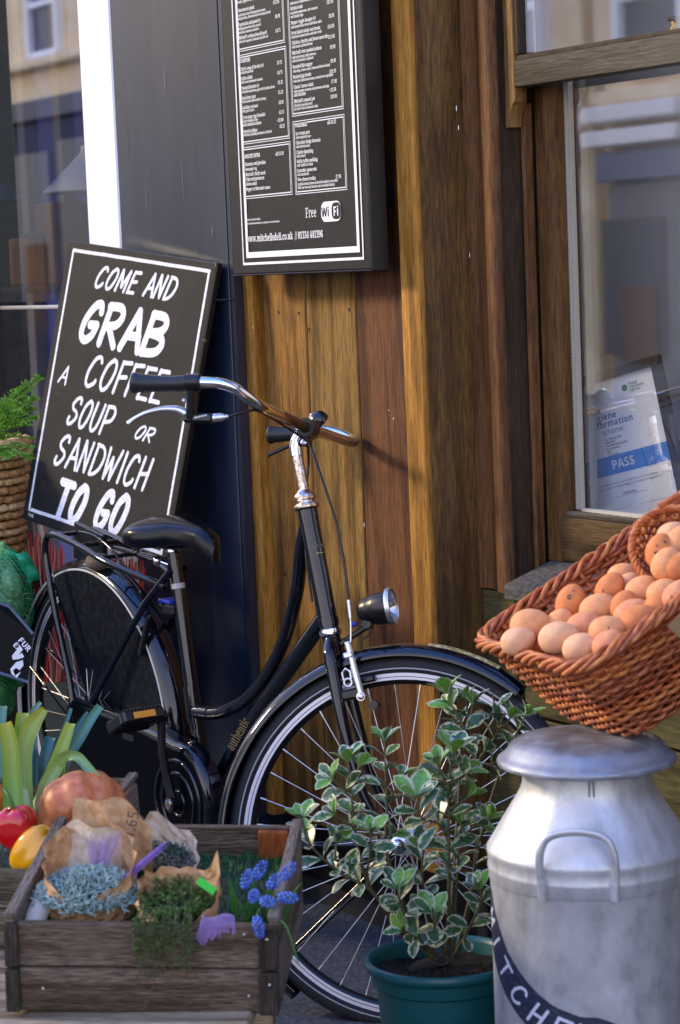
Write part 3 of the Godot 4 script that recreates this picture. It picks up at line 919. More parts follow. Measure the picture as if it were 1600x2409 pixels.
# flat lettering: cap height is about 0.73 of the font size; xs squeezes the width
func text(b: MB, s: String, p: Vector3, cap: float, font := "Droid Serif", bold := true, xs := 1.0, step := 3.0) -> void:
	var f := SystemFont.new()
	f.font_names = PackedStringArray([font])
	f.font_weight = 700 if bold else 400
	var t := TextMesh.new()
	t.text = s
	t.font = f
	t.font_size = 32
	t.pixel_size = 0.01
	t.depth = 0.0
	t.curve_step = step
	t.horizontal_alignment = HORIZONTAL_ALIGNMENT_LEFT
	t.vertical_alignment = VERTICAL_ALIGNMENT_BOTTOM
	var a := t.get_mesh_arrays()
	var vv: PackedVector3Array = a[Mesh.ARRAY_VERTEX]
	if vv.is_empty(): return
	var fd := font_drop(t)
	var base := fd.x
	var k := cap / fd.y
	var order: PackedInt32Array = a[Mesh.ARRAY_INDEX] if a[Mesh.ARRAY_INDEX] != null else PackedInt32Array(range(vv.size()))
	for i in order:
		var q := vv[i]
		b.vt(p + Vector3((q.x) * k * xs, (q.y - base) * k, 0), Vector3.BACK, Vector2.ZERO)

var drops := {}
func font_drop(t: TextMesh) -> Vector2:   # height of the baseline above the origin, and of a capital letter
	var key := str(t.font.font_names) + str(t.font.font_weight)
	if not drops.has(key):
		var h := TextMesh.new()
		h.text = "H"
		h.font = t.font
		h.font_size = t.font_size
		h.pixel_size = t.pixel_size
		h.depth = 0.0
		h.horizontal_alignment = HORIZONTAL_ALIGNMENT_LEFT
		h.vertical_alignment = VERTICAL_ALIGNMENT_BOTTOM
		drops[key] = Vector2(h.get_aabb().position.y, h.get_aabb().size.y)
	return drops[key]

# ---------------------------------------------------------------- printed menu board
func build_menu():
	var o := thing("menu_board", "tall black printed menu board with white double border on the timber wall", "menu board")
	var x0 := -0.866
	var x1 := -0.310
	var y0 := 1.400
	var b := MB.new()
	b.box(Vector3((x0 + x1) / 2, y0 + 0.42, 0.056), Vector3(x1 - x0, 0.84, 0.034), 0.002)
	part("board", b, mottled("menu_black", lin(0.009, 0.009, 0.0105), lin(0.012, 0.012, 0.0135), 5.0, 0.42), o)
	M.menu_black.metallic_specular = 0.38
	var fr := MB.new()
	fr.box(Vector3(x1 + 0.0022, y0 + 0.42, 0.054), Vector3(0.0035, 0.846, 0.039), 0.001)
	fr.box(Vector3((x0 + x1) / 2, y0 - 0.0022, 0.054), Vector3(x1 - x0, 0.0035, 0.039), 0.001)
	part("edge_band", fr, M.satin_black, o)
	for y in [1.55, 2.05]:
		var bk := MB.new()
		bk.box(Vector3(-0.60, y, 0.012), Vector3(0.5, 0.04, 0.05), 0.002)
		part("bracket", bk, M.satin_black, o)
	var z := 0.0745
	var ln := MB.new()
	rect_lines(ln, Vector2(-0.8185, 1.4178), Vector2(-0.3338, 1.4197), 2.3, 0.0052, z)
	rect_lines(ln, Vector2(-0.8029, 1.4338), Vector2(-0.3478, 1.4333), 2.3, 0.0120, z)
	part("border_line", ln, M.white_print, o)
	var bx := MB.new()
	for q in [[Vector2(-0.8005, 1.8640), Vector2(-0.6030, 1.8640), 2.3], [Vector2(-0.8007, 1.6715), Vector2(-0.6002, 1.6710), 1.8572], [Vector2(-0.8003, 1.5579), Vector2(-0.5992, 1.5572), 1.6655], [Vector2(-0.5869, 1.7137), Vector2(-0.3867, 1.7137), 2.3], [Vector2(-0.5862, 1.5566), Vector2(-0.3855, 1.5566), 1.7037]]:
		var lo: Vector2 = q[0]
		var hi: Vector2 = q[1]
		rect_lines(bx, lo, hi, q[2], 0.0014, z)
		rect_lines(bx, lo + Vector2(0.0042, 0.0042), hi + Vector2(-0.0042, 0.0042), q[2] - 0.0042, 0.0020, z)
	part("box_line", bx, M.white_print, o)
	var xl: Array = [Vector2(-0.7948, 1.8973), Vector2(-0.7894, 1.8326), Vector2(-0.7901, 1.6243)]
	var p := MB.new()
	var left_items := [
		[1.9632, "smokie, peppered mackerel and fresh rye", 0], [1.9453, "Charcuterie plank", 1], [1.9363, "a selection of our deli charcuterie meats,", 0], [1.9290, "mini gherkins, flavoured oils & rosemary bread", 0],
		[1.9162, "Vegetarian anti-pasti (v)", 1], [1.9082, "with marinated beetroot, roasted", 0], [1.9005, "artichoke, hummus and olives", 0], [1.8891, "Mitchell's artisan bread board", 1], [1.8813, "with olive tapenade, balsamic and olive oil", 0]]
	for q in left_items: menu_line(p, -0.7936, q[0], q[1], q[2], z)
	menu_price(p, -0.6106, 1.9449, "£12.95", z)
	menu_price(p, -0.6106, 1.9161, "£8.95", z)
	menu_price(p, -0.6114, 1.8876, "£4.75", z)
	text(p, "STARTERS", Vector3(-0.7918, 1.8402, z), 0.0085, "Droid Sans", true, 0.78)
	var st := [[1.8242, "Chef's soup of the day (v)", 1], [1.8175, "with artisan bread", 0], [1.8046, "Cullen skink", 1], [1.7975, "with warm homemade bannock", 0], [1.7848, "Toasted brioche (v)", 1], [1.7774, "with wild mushrooms, glazed with Italian cheese", 0],
		[1.7640, "Duck liver pate", 1], [1.7571, "with oatcakes and bramble chutney", 0], [1.7442, "Sardines on toast", 1], [1.7375, "with garlic butter", 0], [1.7239, "Free range eggs Benedict", 1], [1.7167, "with hollandaise sauce", 0], [1.7085, "add smoked salmon", 1], [1.6949, "Seared scallops", 1], [1.6881, "with black pudding and harissa oil drizzle", 0]]
	for q in st: menu_line(p, -0.7919, q[0], q[1], q[2], z)
	for q in [[1.8230, "£3.75"], [1.8030, "£4.75"], [1.7831, "£5.25"], [1.7632, "£5.25"], [1.7430, "£4.95"], [1.7228, "£4.75"], [1.7074, "+ £2.00"], [1.6946, "£8.25"]]: menu_price(p, -0.6113, q[0], q[1], z)
	text(p, "WEE BIT EXTRA", Vector3(-0.7916, 1.6418, z), 0.0085, "Droid Sans", true, 0.78)
	menu_price(p, -0.6105, 1.6399, "all £2.50", z)
	for q in [[1.6263, "Hummus and gherkins"], [1.6159, "Seasonal veg"], [1.6049, "Mitchell's fluffy mash"], [1.5949, "Chips and parmesan"], [1.5850, "Green salad"], [1.5740, "Pepper or Béarnaise sauce"]]: menu_line(p, -0.7913, q[0], q[1], 1, z)
	var rt := [[1.9356, "with cherry tomatoes and basil bread", 0], [1.9247, "Sirloin steak", 1], [1.9162, "with field mushrooms, vine tomatoes", 0], [1.9088, "and chunky chips", 0], [1.8963, "Proper veggie lasagne (v)", 1], [1.8882, "with melted Swiss cheese and house salad", 0], [1.8759, "Oven baked whole sea bream", 1], [1.8685, "with herb crushed tatties and salsa verde", 0],
		[1.8564, "Chicken, chorizo and bean casserole", 1], [1.8488, "with tomato and basil bread", 0], [1.8364, "Mitchell's hot smoked salmon", 1], [1.8281, "with green beans, baby potatoes,", 0], [1.8210, "olives and anchovy tapenade", 0], [1.8086, "Breaded fish supper", 1], [1.8007, "with chips, tartare sauce, lemon and dressed salad", 0], [1.7886, "Braised pig cheeks", 1], [1.7807, "with cider and mustard sauce, roasted root vegetables", 0],
		[1.7683, "Classic Caesar salad", 1], [1.7604, "with rosemary croutons and parmesan shavings", 0], [1.7526, "add chicken", 1], [1.7399, "Mitchell's mussel pot", 1], [1.7320, "Check the specials board", 0], [1.7251, "for chef's treat on mussels today", 0]]
	for q in rt: menu_line(p, -0.5764, q[0], q[1], q[2], z)
	for q in [[1.9208, "£11.95"], [1.8936, "£8.95"], [1.8734, "£14.95"], [1.8534, "£11.95"], [1.8334, "£9.95"], [1.8064, "£9.95"], [1.7864, "£11.95"], [1.7663, "£7.95"], [1.7508, "+ £2.50"], [1.7374, "£10.95"]]: menu_price(p, -0.4007, q[0], q[1], z)
	text(p, "PUDDINGS", Vector3(-0.5763, 1.6909, z), 0.0085, "Droid Sans", true, 0.78)
	menu_price(p, -0.4002, 1.6883, "all £4.25", z)
	for q in [[1.6754, "Ice cream pots", 1], [1.6680, "with raspberry sauce", 0], [1.6569, "Chocolate fudge brownie", 1], [1.6495, "with clotted cream", 0], [1.6375, "Clootie dumpling", 1], [1.6306, "with custard", 0], [1.6193, "Sticky toffee pudding", 1], [1.6121, "with vanilla ice cream", 0], [1.6008, "Lavender panacotta", 1], [1.5936, "with shortbread", 0], [1.5827, "Wee cheese trolley", 1], [1.5743, "Scottish artisan cheeses wheeled straight to your table", 0], [1.5671, "With our own oaty biscuits and a seasonal chutney", 0]]: menu_line(p, -0.5762, q[0], q[1], q[2], z)
	menu_price(p, -0.3987, 1.5806, "£7.95", z)
	text(p, "(v) denotes vegetarian dishes.", Vector3(-0.8004, 1.5118, z), 0.0042, "Droid Serif", true, 0.78, 8.0)
	text(p, "please note that some dishes may contain nuts or nut derivatives.", Vector3(-0.8006, 1.5038, z), 0.0042, "Droid Serif", true, 0.78, 8.0)
	part("menu_print", p, M.white_print, o)
	var w := MB.new()
	text(w, "www.mitchellsdeli.co.uk  // 01334 441396", Vector3(-0.7983, 1.4671, z), 0.0148, "Droid Serif", true, 0.78, 2.0)
	text(w, "Free", Vector3(-0.5506, 1.5086, z), 0.0195, "Droid Serif", false, 0.80, 2.0)
	part("address_print", w, M.white_print, o)
	# the wireless mark: a white pill, the right half dark with white letters
	var pill := MB.new()
	var a: Vector2 = Vector2(-0.4887, 1.5180)
	var c: Vector2 = Vector2(-0.4119, 1.5163)
	var mid := (a + c) / 2
	pill_shape(pill, Vector3(mid.x, mid.y, z), (c.x - a.x), 0.040, 0.016)
	var mk := part("wireless_mark", pill, M.white_print, o)
	var pin := MB.new()
	pill_shape(pin, Vector3(mid.x + 0.0205, mid.y + 0.0005, z + 0.0006), (c.x - a.x) * 0.45, 0.033, 0.0125)
	text(pin, "Wi", Vector3(mid.x - 0.0365, mid.y - 0.0095, z + 0.0006), 0.0185, "Droid Sans", true, 0.92, 2.0)
	part("mark_dark", pin, M.menu_black, mk)
	var fi := MB.new()
	text(fi, "Fi", Vector3(mid.x + 0.0095, mid.y - 0.0095, z + 0.0012), 0.0185, "Droid Sans", true, 0.95, 2.0)
	part("mark_letters", fi, M.white_print, mk)

func pill_shape(b: MB, p: Vector3, w: float, h: float, r: float) -> void:
	var ring := []
	for q in [[1, 1, 0.0], [-1, 1, 90.0], [-1, -1, 180.0], [1, -1, 270.0]]:
		for k in 7:
			var an := deg_to_rad(q[2] + 15.0 * k)
			ring.append(p + Vector3(q[0] * (w / 2 - r) + cos(an) * r, q[1] * (h / 2 - r) + sin(an) * r, 0))
	for k in ring.size(): b.tri(p, ring[k], ring[(k + 1) % ring.size()])

func rect_lines(b: MB, lo: Vector2, hi: Vector2, top: float, t: float, z: float) -> void:
	top = minf(top, 2.232)
	var x0 := lo.x
	var x1 := hi.x
	var y := (lo.y + hi.y) / 2
	b.face([Vector3(x0, y, z), Vector3(x1, y, z), Vector3(x1, y + t, z), Vector3(x0, y + t, z)], Vector3.BACK)
	b.face([Vector3(x0, y + t, z), Vector3(x0 + t * 0.8, y + t, z), Vector3(x0 + t * 0.8, top - t, z), Vector3(x0, top - t, z)], Vector3.BACK)
	b.face([Vector3(x1 - t * 0.8, y + t, z), Vector3(x1, y + t, z), Vector3(x1, top - t, z), Vector3(x1 - t * 0.8, top - t, z)], Vector3.BACK)
	b.face([Vector3(x0, top - t, z), Vector3(x1, top - t, z), Vector3(x1, top, z), Vector3(x0, top, z)], Vector3.BACK)

func menu_line(b: MB, x: float, y: float, s: String, bold: int, z: float) -> void:
	if y > 2.22: return
	text(b, s, Vector3(x, y, z), 0.0072 if bold else 0.0056, "Droid Serif", true, 0.80 if bold else 0.76, 8.0)

func menu_price(b: MB, xr: float, y: float, s: String, z: float) -> void:
	text(b, s, Vector3(xr - 0.0056 * s.length(), y, z), 0.0072, "Droid Serif", true, 0.85, 8.0)

# ---------------------------------------------------------------- hand-lettered chalkboard
var GL := {}
func glyphs():   # brush strokes of each capital in a box one unit high; a leading 0 means straight, 1 a curve
	GL["A"] = [[0, [0.36, 1.0], [0.0, 0.0]], [0, [0.36, 1.0], [0.62, 0.0]], [0, [0.12, 0.34], [0.54, 0.36]]]
	GL["B"] = [[0, [0.1, 1.0], [0.0, 0.0]], [1, [0.08, 0.99], [0.45, 0.98], [0.58, 0.8], [0.45, 0.6], [0.1, 0.52]], [1, [0.1, 0.52], [0.5, 0.46], [0.6, 0.26], [0.42, 0.06], [0.0, 0.0]]]
	GL["C"] = [[1, [0.58, 0.84], [0.48, 0.99], [0.25, 0.9], [0.06, 0.5], [0.06, 0.14], [0.22, 0.0], [0.46, 0.12], [0.52, 0.22]]]
	GL["D"] = [[0, [0.1, 1.0], [0.0, 0.0]], [1, [0.06, 1.0], [0.45, 0.94], [0.62, 0.66], [0.5, 0.26], [0.25, 0.05], [0.0, 0.0]]]
	GL["E"] = [[0, [0.1, 1.0], [0.0, 0.0]], [0, [0.1, 0.98], [0.5, 1.0]], [0, [0.05, 0.52], [0.4, 0.55]], [0, [0.0, 0.02], [0.42, 0.02]]]
	GL["F"] = [[0, [0.1, 1.0], [0.0, 0.0]], [0, [0.1, 0.98], [0.5, 1.02]], [0, [0.05, 0.5], [0.42, 0.55]]]
	GL["G"] = [[1, [0.56, 0.8], [0.5, 0.99], [0.3, 0.92], [0.08, 0.55], [0.04, 0.18], [0.2, 0.0], [0.42, 0.14], [0.52, 0.42]], [0, [0.52, 0.44], [0.28, 0.42]]]
	GL["H"] = [[0, [0.12, 1.0], [0.0, 0.0]], [0, [0.56, 1.0], [0.46, 0.0]], [0, [0.04, 0.46], [0.52, 0.52]]]
	GL["I"] = [[0, [0.1, 1.0], [0.0, 0.0]]]
	GL["M"] = [[0, [0.12, 1.0], [0.0, 0.0]], [0, [0.14, 1.0], [0.34, 0.2]], [0, [0.34, 0.2], [0.66, 1.0]], [0, [0.66, 1.0], [0.6, 0.0]]]
	GL["N"] = [[0, [0.1, 1.0], [0.0, 0.0]], [0, [0.12, 1.0], [0.42, 0.02]], [0, [0.42, 0.02], [0.54, 1.0]]]
	GL["O"] = [[1, [0.4, 1.0], [0.16, 0.78], [0.03, 0.3], [0.16, 0.0], [0.4, 0.12], [0.58, 0.6], [0.54, 0.92], [0.38, 1.0]]]
	GL["P"] = [[0, [0.1, 1.0], [0.0, 0.0]], [1, [0.06, 0.98], [0.46, 1.0], [0.6, 0.78], [0.44, 0.52], [0.06, 0.42]]]
	GL["R"] = [[0, [0.1, 1.0], [0.0, 0.0]], [1, [0.06, 0.98], [0.46, 1.0], [0.58, 0.78], [0.42, 0.54], [0.08, 0.46]], [0, [0.2, 0.46], [0.52, 0.0]]]
	GL["S"] = [[1, [0.56, 0.82], [0.52, 0.98], [0.32, 0.98], [0.1, 0.76], [0.16, 0.58], [0.44, 0.46], [0.5, 0.28], [0.3, 0.06], [0.1, 0.0], [0.02, 0.12], [0.06, 0.24]]]
	GL["T"] = [[0, [0.0, 0.98], [0.62, 0.96]], [0, [0.34, 0.96], [0.24, 0.0]]]
	GL["U"] = [[1, [0.12, 1.0], [0.04, 0.4], [0.1, 0.06], [0.28, 0.02], [0.44, 0.2], [0.54, 0.6], [0.6, 1.0]]]
	GL["W"] = [[0, [0.08, 1.0], [0.12, 0.0]], [0, [0.12, 0.0], [0.38, 0.72]], [0, [0.38, 0.72], [0.48, 0.0]], [0, [0.48, 0.0], [0.82, 1.0]]]

func stroke(cov: PackedFloat32Array, w: int, h: int, pts: Array, r: float, rough: FastNoiseLite) -> void:
	for i in pts.size() - 1:
		var a: Vector2 = pts[i]
		var b: Vector2 = pts[i + 1]
		var d := b - a
		var l2 := maxf(d.length_squared(), 1e-6)
		var x0 := clampi(int(minf(a.x, b.x) - r - 2), 0, w - 1)
		var x1 := clampi(int(maxf(a.x, b.x) + r + 2), 0, w - 1)
		var y0 := clampi(int(minf(a.y, b.y) - r - 2), 0, h - 1)
		var y1 := clampi(int(maxf(a.y, b.y) + r + 2), 0, h - 1)
		for y in range(y0, y1 + 1):
			for x in range(x0, x1 + 1):
				var q := Vector2(x, y) - a
				var s := clampf(q.dot(d) / l2, 0.0, 1.0)
				var dist := (q - d * s).length()
				if dist < r + 2.0:
					var e := r - dist + 1.1 * rough.get_noise_2d(x * 3.0, y * 3.0)
					var k := clampf(e + 0.5, 0.0, 1.0)
					var at_ := y * w + x
					if k > cov[at_]: cov[at_] = k

func lettering(cov: PackedFloat32Array, w: int, h: int, s: String, p: Vector2, along_: Vector2, up: Vector2, r: float, rough: FastNoiseLite) -> void:
	# along_: the whole word's length; glyph widths share it out
	var adv := {"I": 0.30, "M": 0.86, "W": 1.0, "E": 0.62, "F": 0.6}
	var total := 0.0
	for k in s.length(): total += adv.get(s[k], 0.76)
	total -= 0.14
	var x := 0.0
	for k in s.length():
		for g in GL[s[k]]:
			var pts := []
			for i in range(1, g.size()):
				pts.append(p + along_ * ((x + g[i][0]) / total) + up * g[i][1])
			if g[0] == 1: pts = smooth(pts, 4)
			stroke(cov, w, h, pts, r, rough)
		x += adv.get(s[k], 0.76)

func build_sign():
	glyphs()
	var ex := Vector3(0.98631453, -0.1163205, -0.11684687)
	var ey := Vector3(0.09196599, 0.97635022, -0.19565915)
	var ez := Vector3(0.13684263, 0.18223553, 0.97368594)
	var o := thing("chalkboard_sign", "black chalkboard hand-lettered come and grab a coffee, leaning askew against the pilaster", "sign", Transform3D(Basis(ex, ey, ez), Vector3(-1.55343, 1.49715, 0.13629)))
	var W := 0.61
	var H := 0.675
	var b := MB.new()
	b.box(Vector3(W / 2, -H / 2, -0.0085), Vector3(W, H, 0.016), 0.0018)
	part("board", b, M.satin_black, o)
	var w := 704
	var h := 779
	var sc := w / W
	var cov := PackedFloat32Array()
	cov.resize(w * h)
	var rn := FastNoiseLite.new()
	rn.seed = 5
	rn.frequency = 0.09
	var words := [["COME", 0.140, 0.096, 0.170, 0.049, 0.0050], ["AND", 0.348, 0.095, 0.116, 0.051, 0.0050], ["GRAB", 0.112, 0.223, 0.340, 0.090, 0.0122], ["A", 0.055, 0.333, 0.032, 0.041, 0.0040], ["COFFEE", 0.166, 0.327, 0.320, 0.073, 0.0060], ["SOUP", 0.121, 0.424, 0.185, 0.066, 0.0055], ["OR", 0.408, 0.416, 0.068, 0.031, 0.0038], ["SANDWICH", 0.095, 0.525, 0.392, 0.072, 0.0056], ["TO", 0.132, 0.643, 0.116, 0.084, 0.0120], ["GO", 0.305, 0.640, 0.116, 0.088, 0.0108]]
	for q in words:
		var jig := rng.randf_range(-0.004, 0.004)
		lettering(cov, w, h, q[0], Vector2(q[1], q[2]) * sc, Vector2(q[3], jig) * sc, Vector2(0.016, -q[4]) * sc, q[5] * 0.88 * sc, rn)
	var c := [Vector2(0.026, 0.019), Vector2(0.588, 0.018), Vector2(0.590, 0.650), Vector2(0.022, 0.648)]
	for k in 4:
		var pa: Vector2 = c[k] * sc
		var pb: Vector2 = c[(k + 1) % 4] * sc
		var pts := []
		for i in 13: pts.append(pa.lerp(pb, i / 12.0) + Vector2(rng.randf_range(-0.7, 0.7), rng.randf_range(-0.7, 0.7)))
		stroke(cov, w, h, pts, 0.0042 * sc, rn)
	# the painter's small mark in the corner
	for q in [[[0.026, 0.664], [0.023, 0.660], [0.027, 0.657]], [[0.031, 0.664], [0.030, 0.658], [0.034, 0.660], [0.033, 0.664]], [[0.037, 0.665], [0.038, 0.658], [0.041, 0.664], [0.043, 0.658], [0.045, 0.665]]]:
		var pts := []
		for e in q: pts.append(Vector2(e[0], e[1]) * sc)
		stroke(cov, w, h, pts, 1.1, rn)
	var wide := FastNoiseLite.new()
	wide.seed = 9
	wide.frequency = 0.008
	wide.fractal_octaves = 4
	var fine := FastNoiseLite.new()
	fine.seed = 10
	fine.frequency = 0.16
	var data := PackedByteArray()
	data.resize(w * h * 3)
	for y in h:
		for x in w:
			var g := 0.118 + 0.028 * wide.get_noise_2d(x, y * 1.4) + 0.012 * fine.get_noise_2d(x, y)
			if fine.get_noise_2d(x * 0.6 + 400, y * 0.6) > 0.80: g += 0.10
			var k := cov[y * w + x]
			var wh := 0.90 + 0.10 * wide.get_noise_2d(x * 3.0, y * 9.0) - 0.05 * absf(fine.get_noise_2d(x * 0.5, y * 0.1))
			var i := (y * w + x) * 3
			data[i] = int(clampf(lerpf(g * 0.99, wh * 0.965, k), 0, 1) * 255)
			data[i + 1] = int(clampf(lerpf(g * 0.99, wh * 0.975, k), 0, 1) * 255)
			data[i + 2] = int(clampf(lerpf(g * 1.03, wh, k), 0, 1) * 255)
	var m := std("chalk_face", Color.WHITE, 0.66, 0.0, 0.28)
	m.albedo_texture = ImageTexture.create_from_image(Image.create_from_data(w, h, false, Image.FORMAT_RGB8, data))
	var f := MB.new()
	f.quad(Vector3(0.0018, -H + 0.0018, 0.0003), Vector3(W - 0.0018, -H + 0.0018, 0.0003), Vector3(W - 0.0018, -0.0018, 0.0003), Vector3(0.0018, -0.0018, 0.0003))
	part("lettered_face", f, m, o)
	var nl := MB.new()
	for q in [[0.045, 0.03], [0.3, 0.028], [0.575, 0.03], [0.04, 0.33], [0.58, 0.35], [0.03, 0.645], [0.32, 0.64], [0.065, 0.36]]:
		nl.ball(Vector3(q[0], -q[1], 0.0004), Vector3(0.0022, 0.0022, 0.0009), 8, 4)
	part("nail_head", nl, M.satin_black, o)
	var chip := MB.new()
	for q in [[0.605, 0.004, 0.012], [0.6085, 0.31, 0.010], [0.6085, 0.17, 0.006], [0.0, 0.43, 0.012]]:
		chip.box(Vector3(q[0], -q[1], -0.004), Vector3(0.0045, q[2], 0.009), 0.001)
	part("worn_edge", chip, std("bare_wood", lin(0.2, 0.12, 0.06), 0.8), o)

# ---------------------------------------------------------------- the bicycle: x runs forward, y up, z towards the street
func ring(b: MB, c: Vector3, major: float, minor: float, seg := 72, sides := 10, a0 := 0.0, a1 := TAU, flat := 1.0) -> void:
	var pts := []
	var full := absf(a1 - a0 - TAU) < 0.001
	var n := seg if full else seg + 1
	for k in n:
		var a := a0 + (a1 - a0) * k / seg
		pts.append(c + Vector3(cos(a) * major, sin(a) * major, 0))
	b.tube(pts, minor, sides, full, true, flat)

func fender(b: MB, c: Vector3, r: float, half: float, a0: float, a1: float, seg := 56) -> void:   # a curved channel with rolled edges
	var prof := [Vector2(-half, -0.016), Vector2(-half * 0.98, -0.010), Vector2(-half * 0.8, -0.002), Vector2(-half * 0.4, 0.005), Vector2(0, 0.0075), Vector2(half * 0.4, 0.005), Vector2(half * 0.8, -0.002), Vector2(half * 0.98, -0.010), Vector2(half, -0.016)]
	var P := []
	for k in seg + 1:
		var a := a0 + (a1 - a0) * k / seg
		var row := PackedVector3Array()
		for q in prof: row.append(c + Vector3(cos(a), sin(a), 0) * (r + q.y) + Vector3(0, 0, q.x))
		for i in range(prof.size() - 1, -1, -1):
			var q: Vector2 = prof[i]
			row.append(c + Vector3(cos(a), sin(a), 0) * (r + q.y - 0.0014) + Vector3(0, 0, q.x * 0.965))
		row.reverse()
		P.append(row)
	b.grid(P, true)

func wheel(o: Node3D, called: String, xf: Transform3D, r_spokes: int, off: float) -> Node3D:
	var w := Node3D.new()
	w.name = called
	w.transform = xf
	o.add_child(w, true)
	var ty := MB.new()
	ring(ty, Vector3.ZERO, 0.3315, 0.0185, 96, 14)
	part("tyre", ty, M.rubber, w)
	var st := MB.new()
	for s in [-1, 1]: ring(st, Vector3(0, 0, s * 0.0172), 0.3265, 0.0016, 96, 6)
	part("reflective_strip", st, M.strip_pale, w)
	var rim := MB.new()
	var xr := Transform3D(Basis(Vector3(1, 0, 0), Vector3(0, 0, 1), Vector3(0, -1, 0)), Vector3.ZERO)
	rim.lathe([Vector2(0.3055, -0.0117), Vector2(0.319, -0.0125), Vector2(0.3205, -0.010)], 96, xr)
	rim.lathe([Vector2(0.3205, 0.010), Vector2(0.319, 0.0125), Vector2(0.3055, 0.0117)], 96, xr)
	part("rim", rim, M.rim_pale, w)
	var well := MB.new()
	well.lathe([Vector2(0.3055, 0.0117), Vector2(0.304, 0.0112), Vector2(0.2985, 0.0065), Vector2(0.2965, 0.0), Vector2(0.2985, -0.0065), Vector2(0.304, -0.0112), Vector2(0.3055, -0.0117)], 96, xr)
	part("rim_well", well, M.satin_black, w)
	var groove := MB.new()
	for s in [-1, 1]: ring(groove, Vector3(0, 0, s * 0.0122), 0.311, 0.0007, 96, 5)
	part("wear_line", groove, M.satin_black, w)
	var hub := MB.new()
	hub.lathe([Vector2(0.0001, -0.062), Vector2(0.006, -0.062), Vector2(0.006, -0.036), Vector2(0.022, -0.035), Vector2(0.022, -0.031), Vector2(0.014, -0.024), Vector2(0.014, 0.024), Vector2(0.022, 0.031), Vector2(0.022, 0.035), Vector2(0.006, 0.036), Vector2(0.006, 0.062), Vector2(0.0001, 0.062)], 20, xr)
	part("hub", hub, M.alloy, w)
	for k in r_spokes:
		var side := 1.0 if k % 2 else -1.0
		var a := TAU * k / r_spokes + off
		var tilt := (0.55 if (k / 2) % 2 else -0.55)
		var p0 := Vector3(cos(a + tilt) * 0.0205, sin(a + tilt) * 0.0205, side * 0.033)
		var p1 := Vector3(cos(a) * 0.2985, sin(a) * 0.2985, side * 0.002)
		var sp := MB.new()
		sp.tube([p0, p1.lerp(p0, 0.05), p1.lerp(p0, 0.045), p1], [0.0011, 0.0011, 0.0021, 0.0021], 5)
		part("spoke", sp, M.alloy, w)
	return w

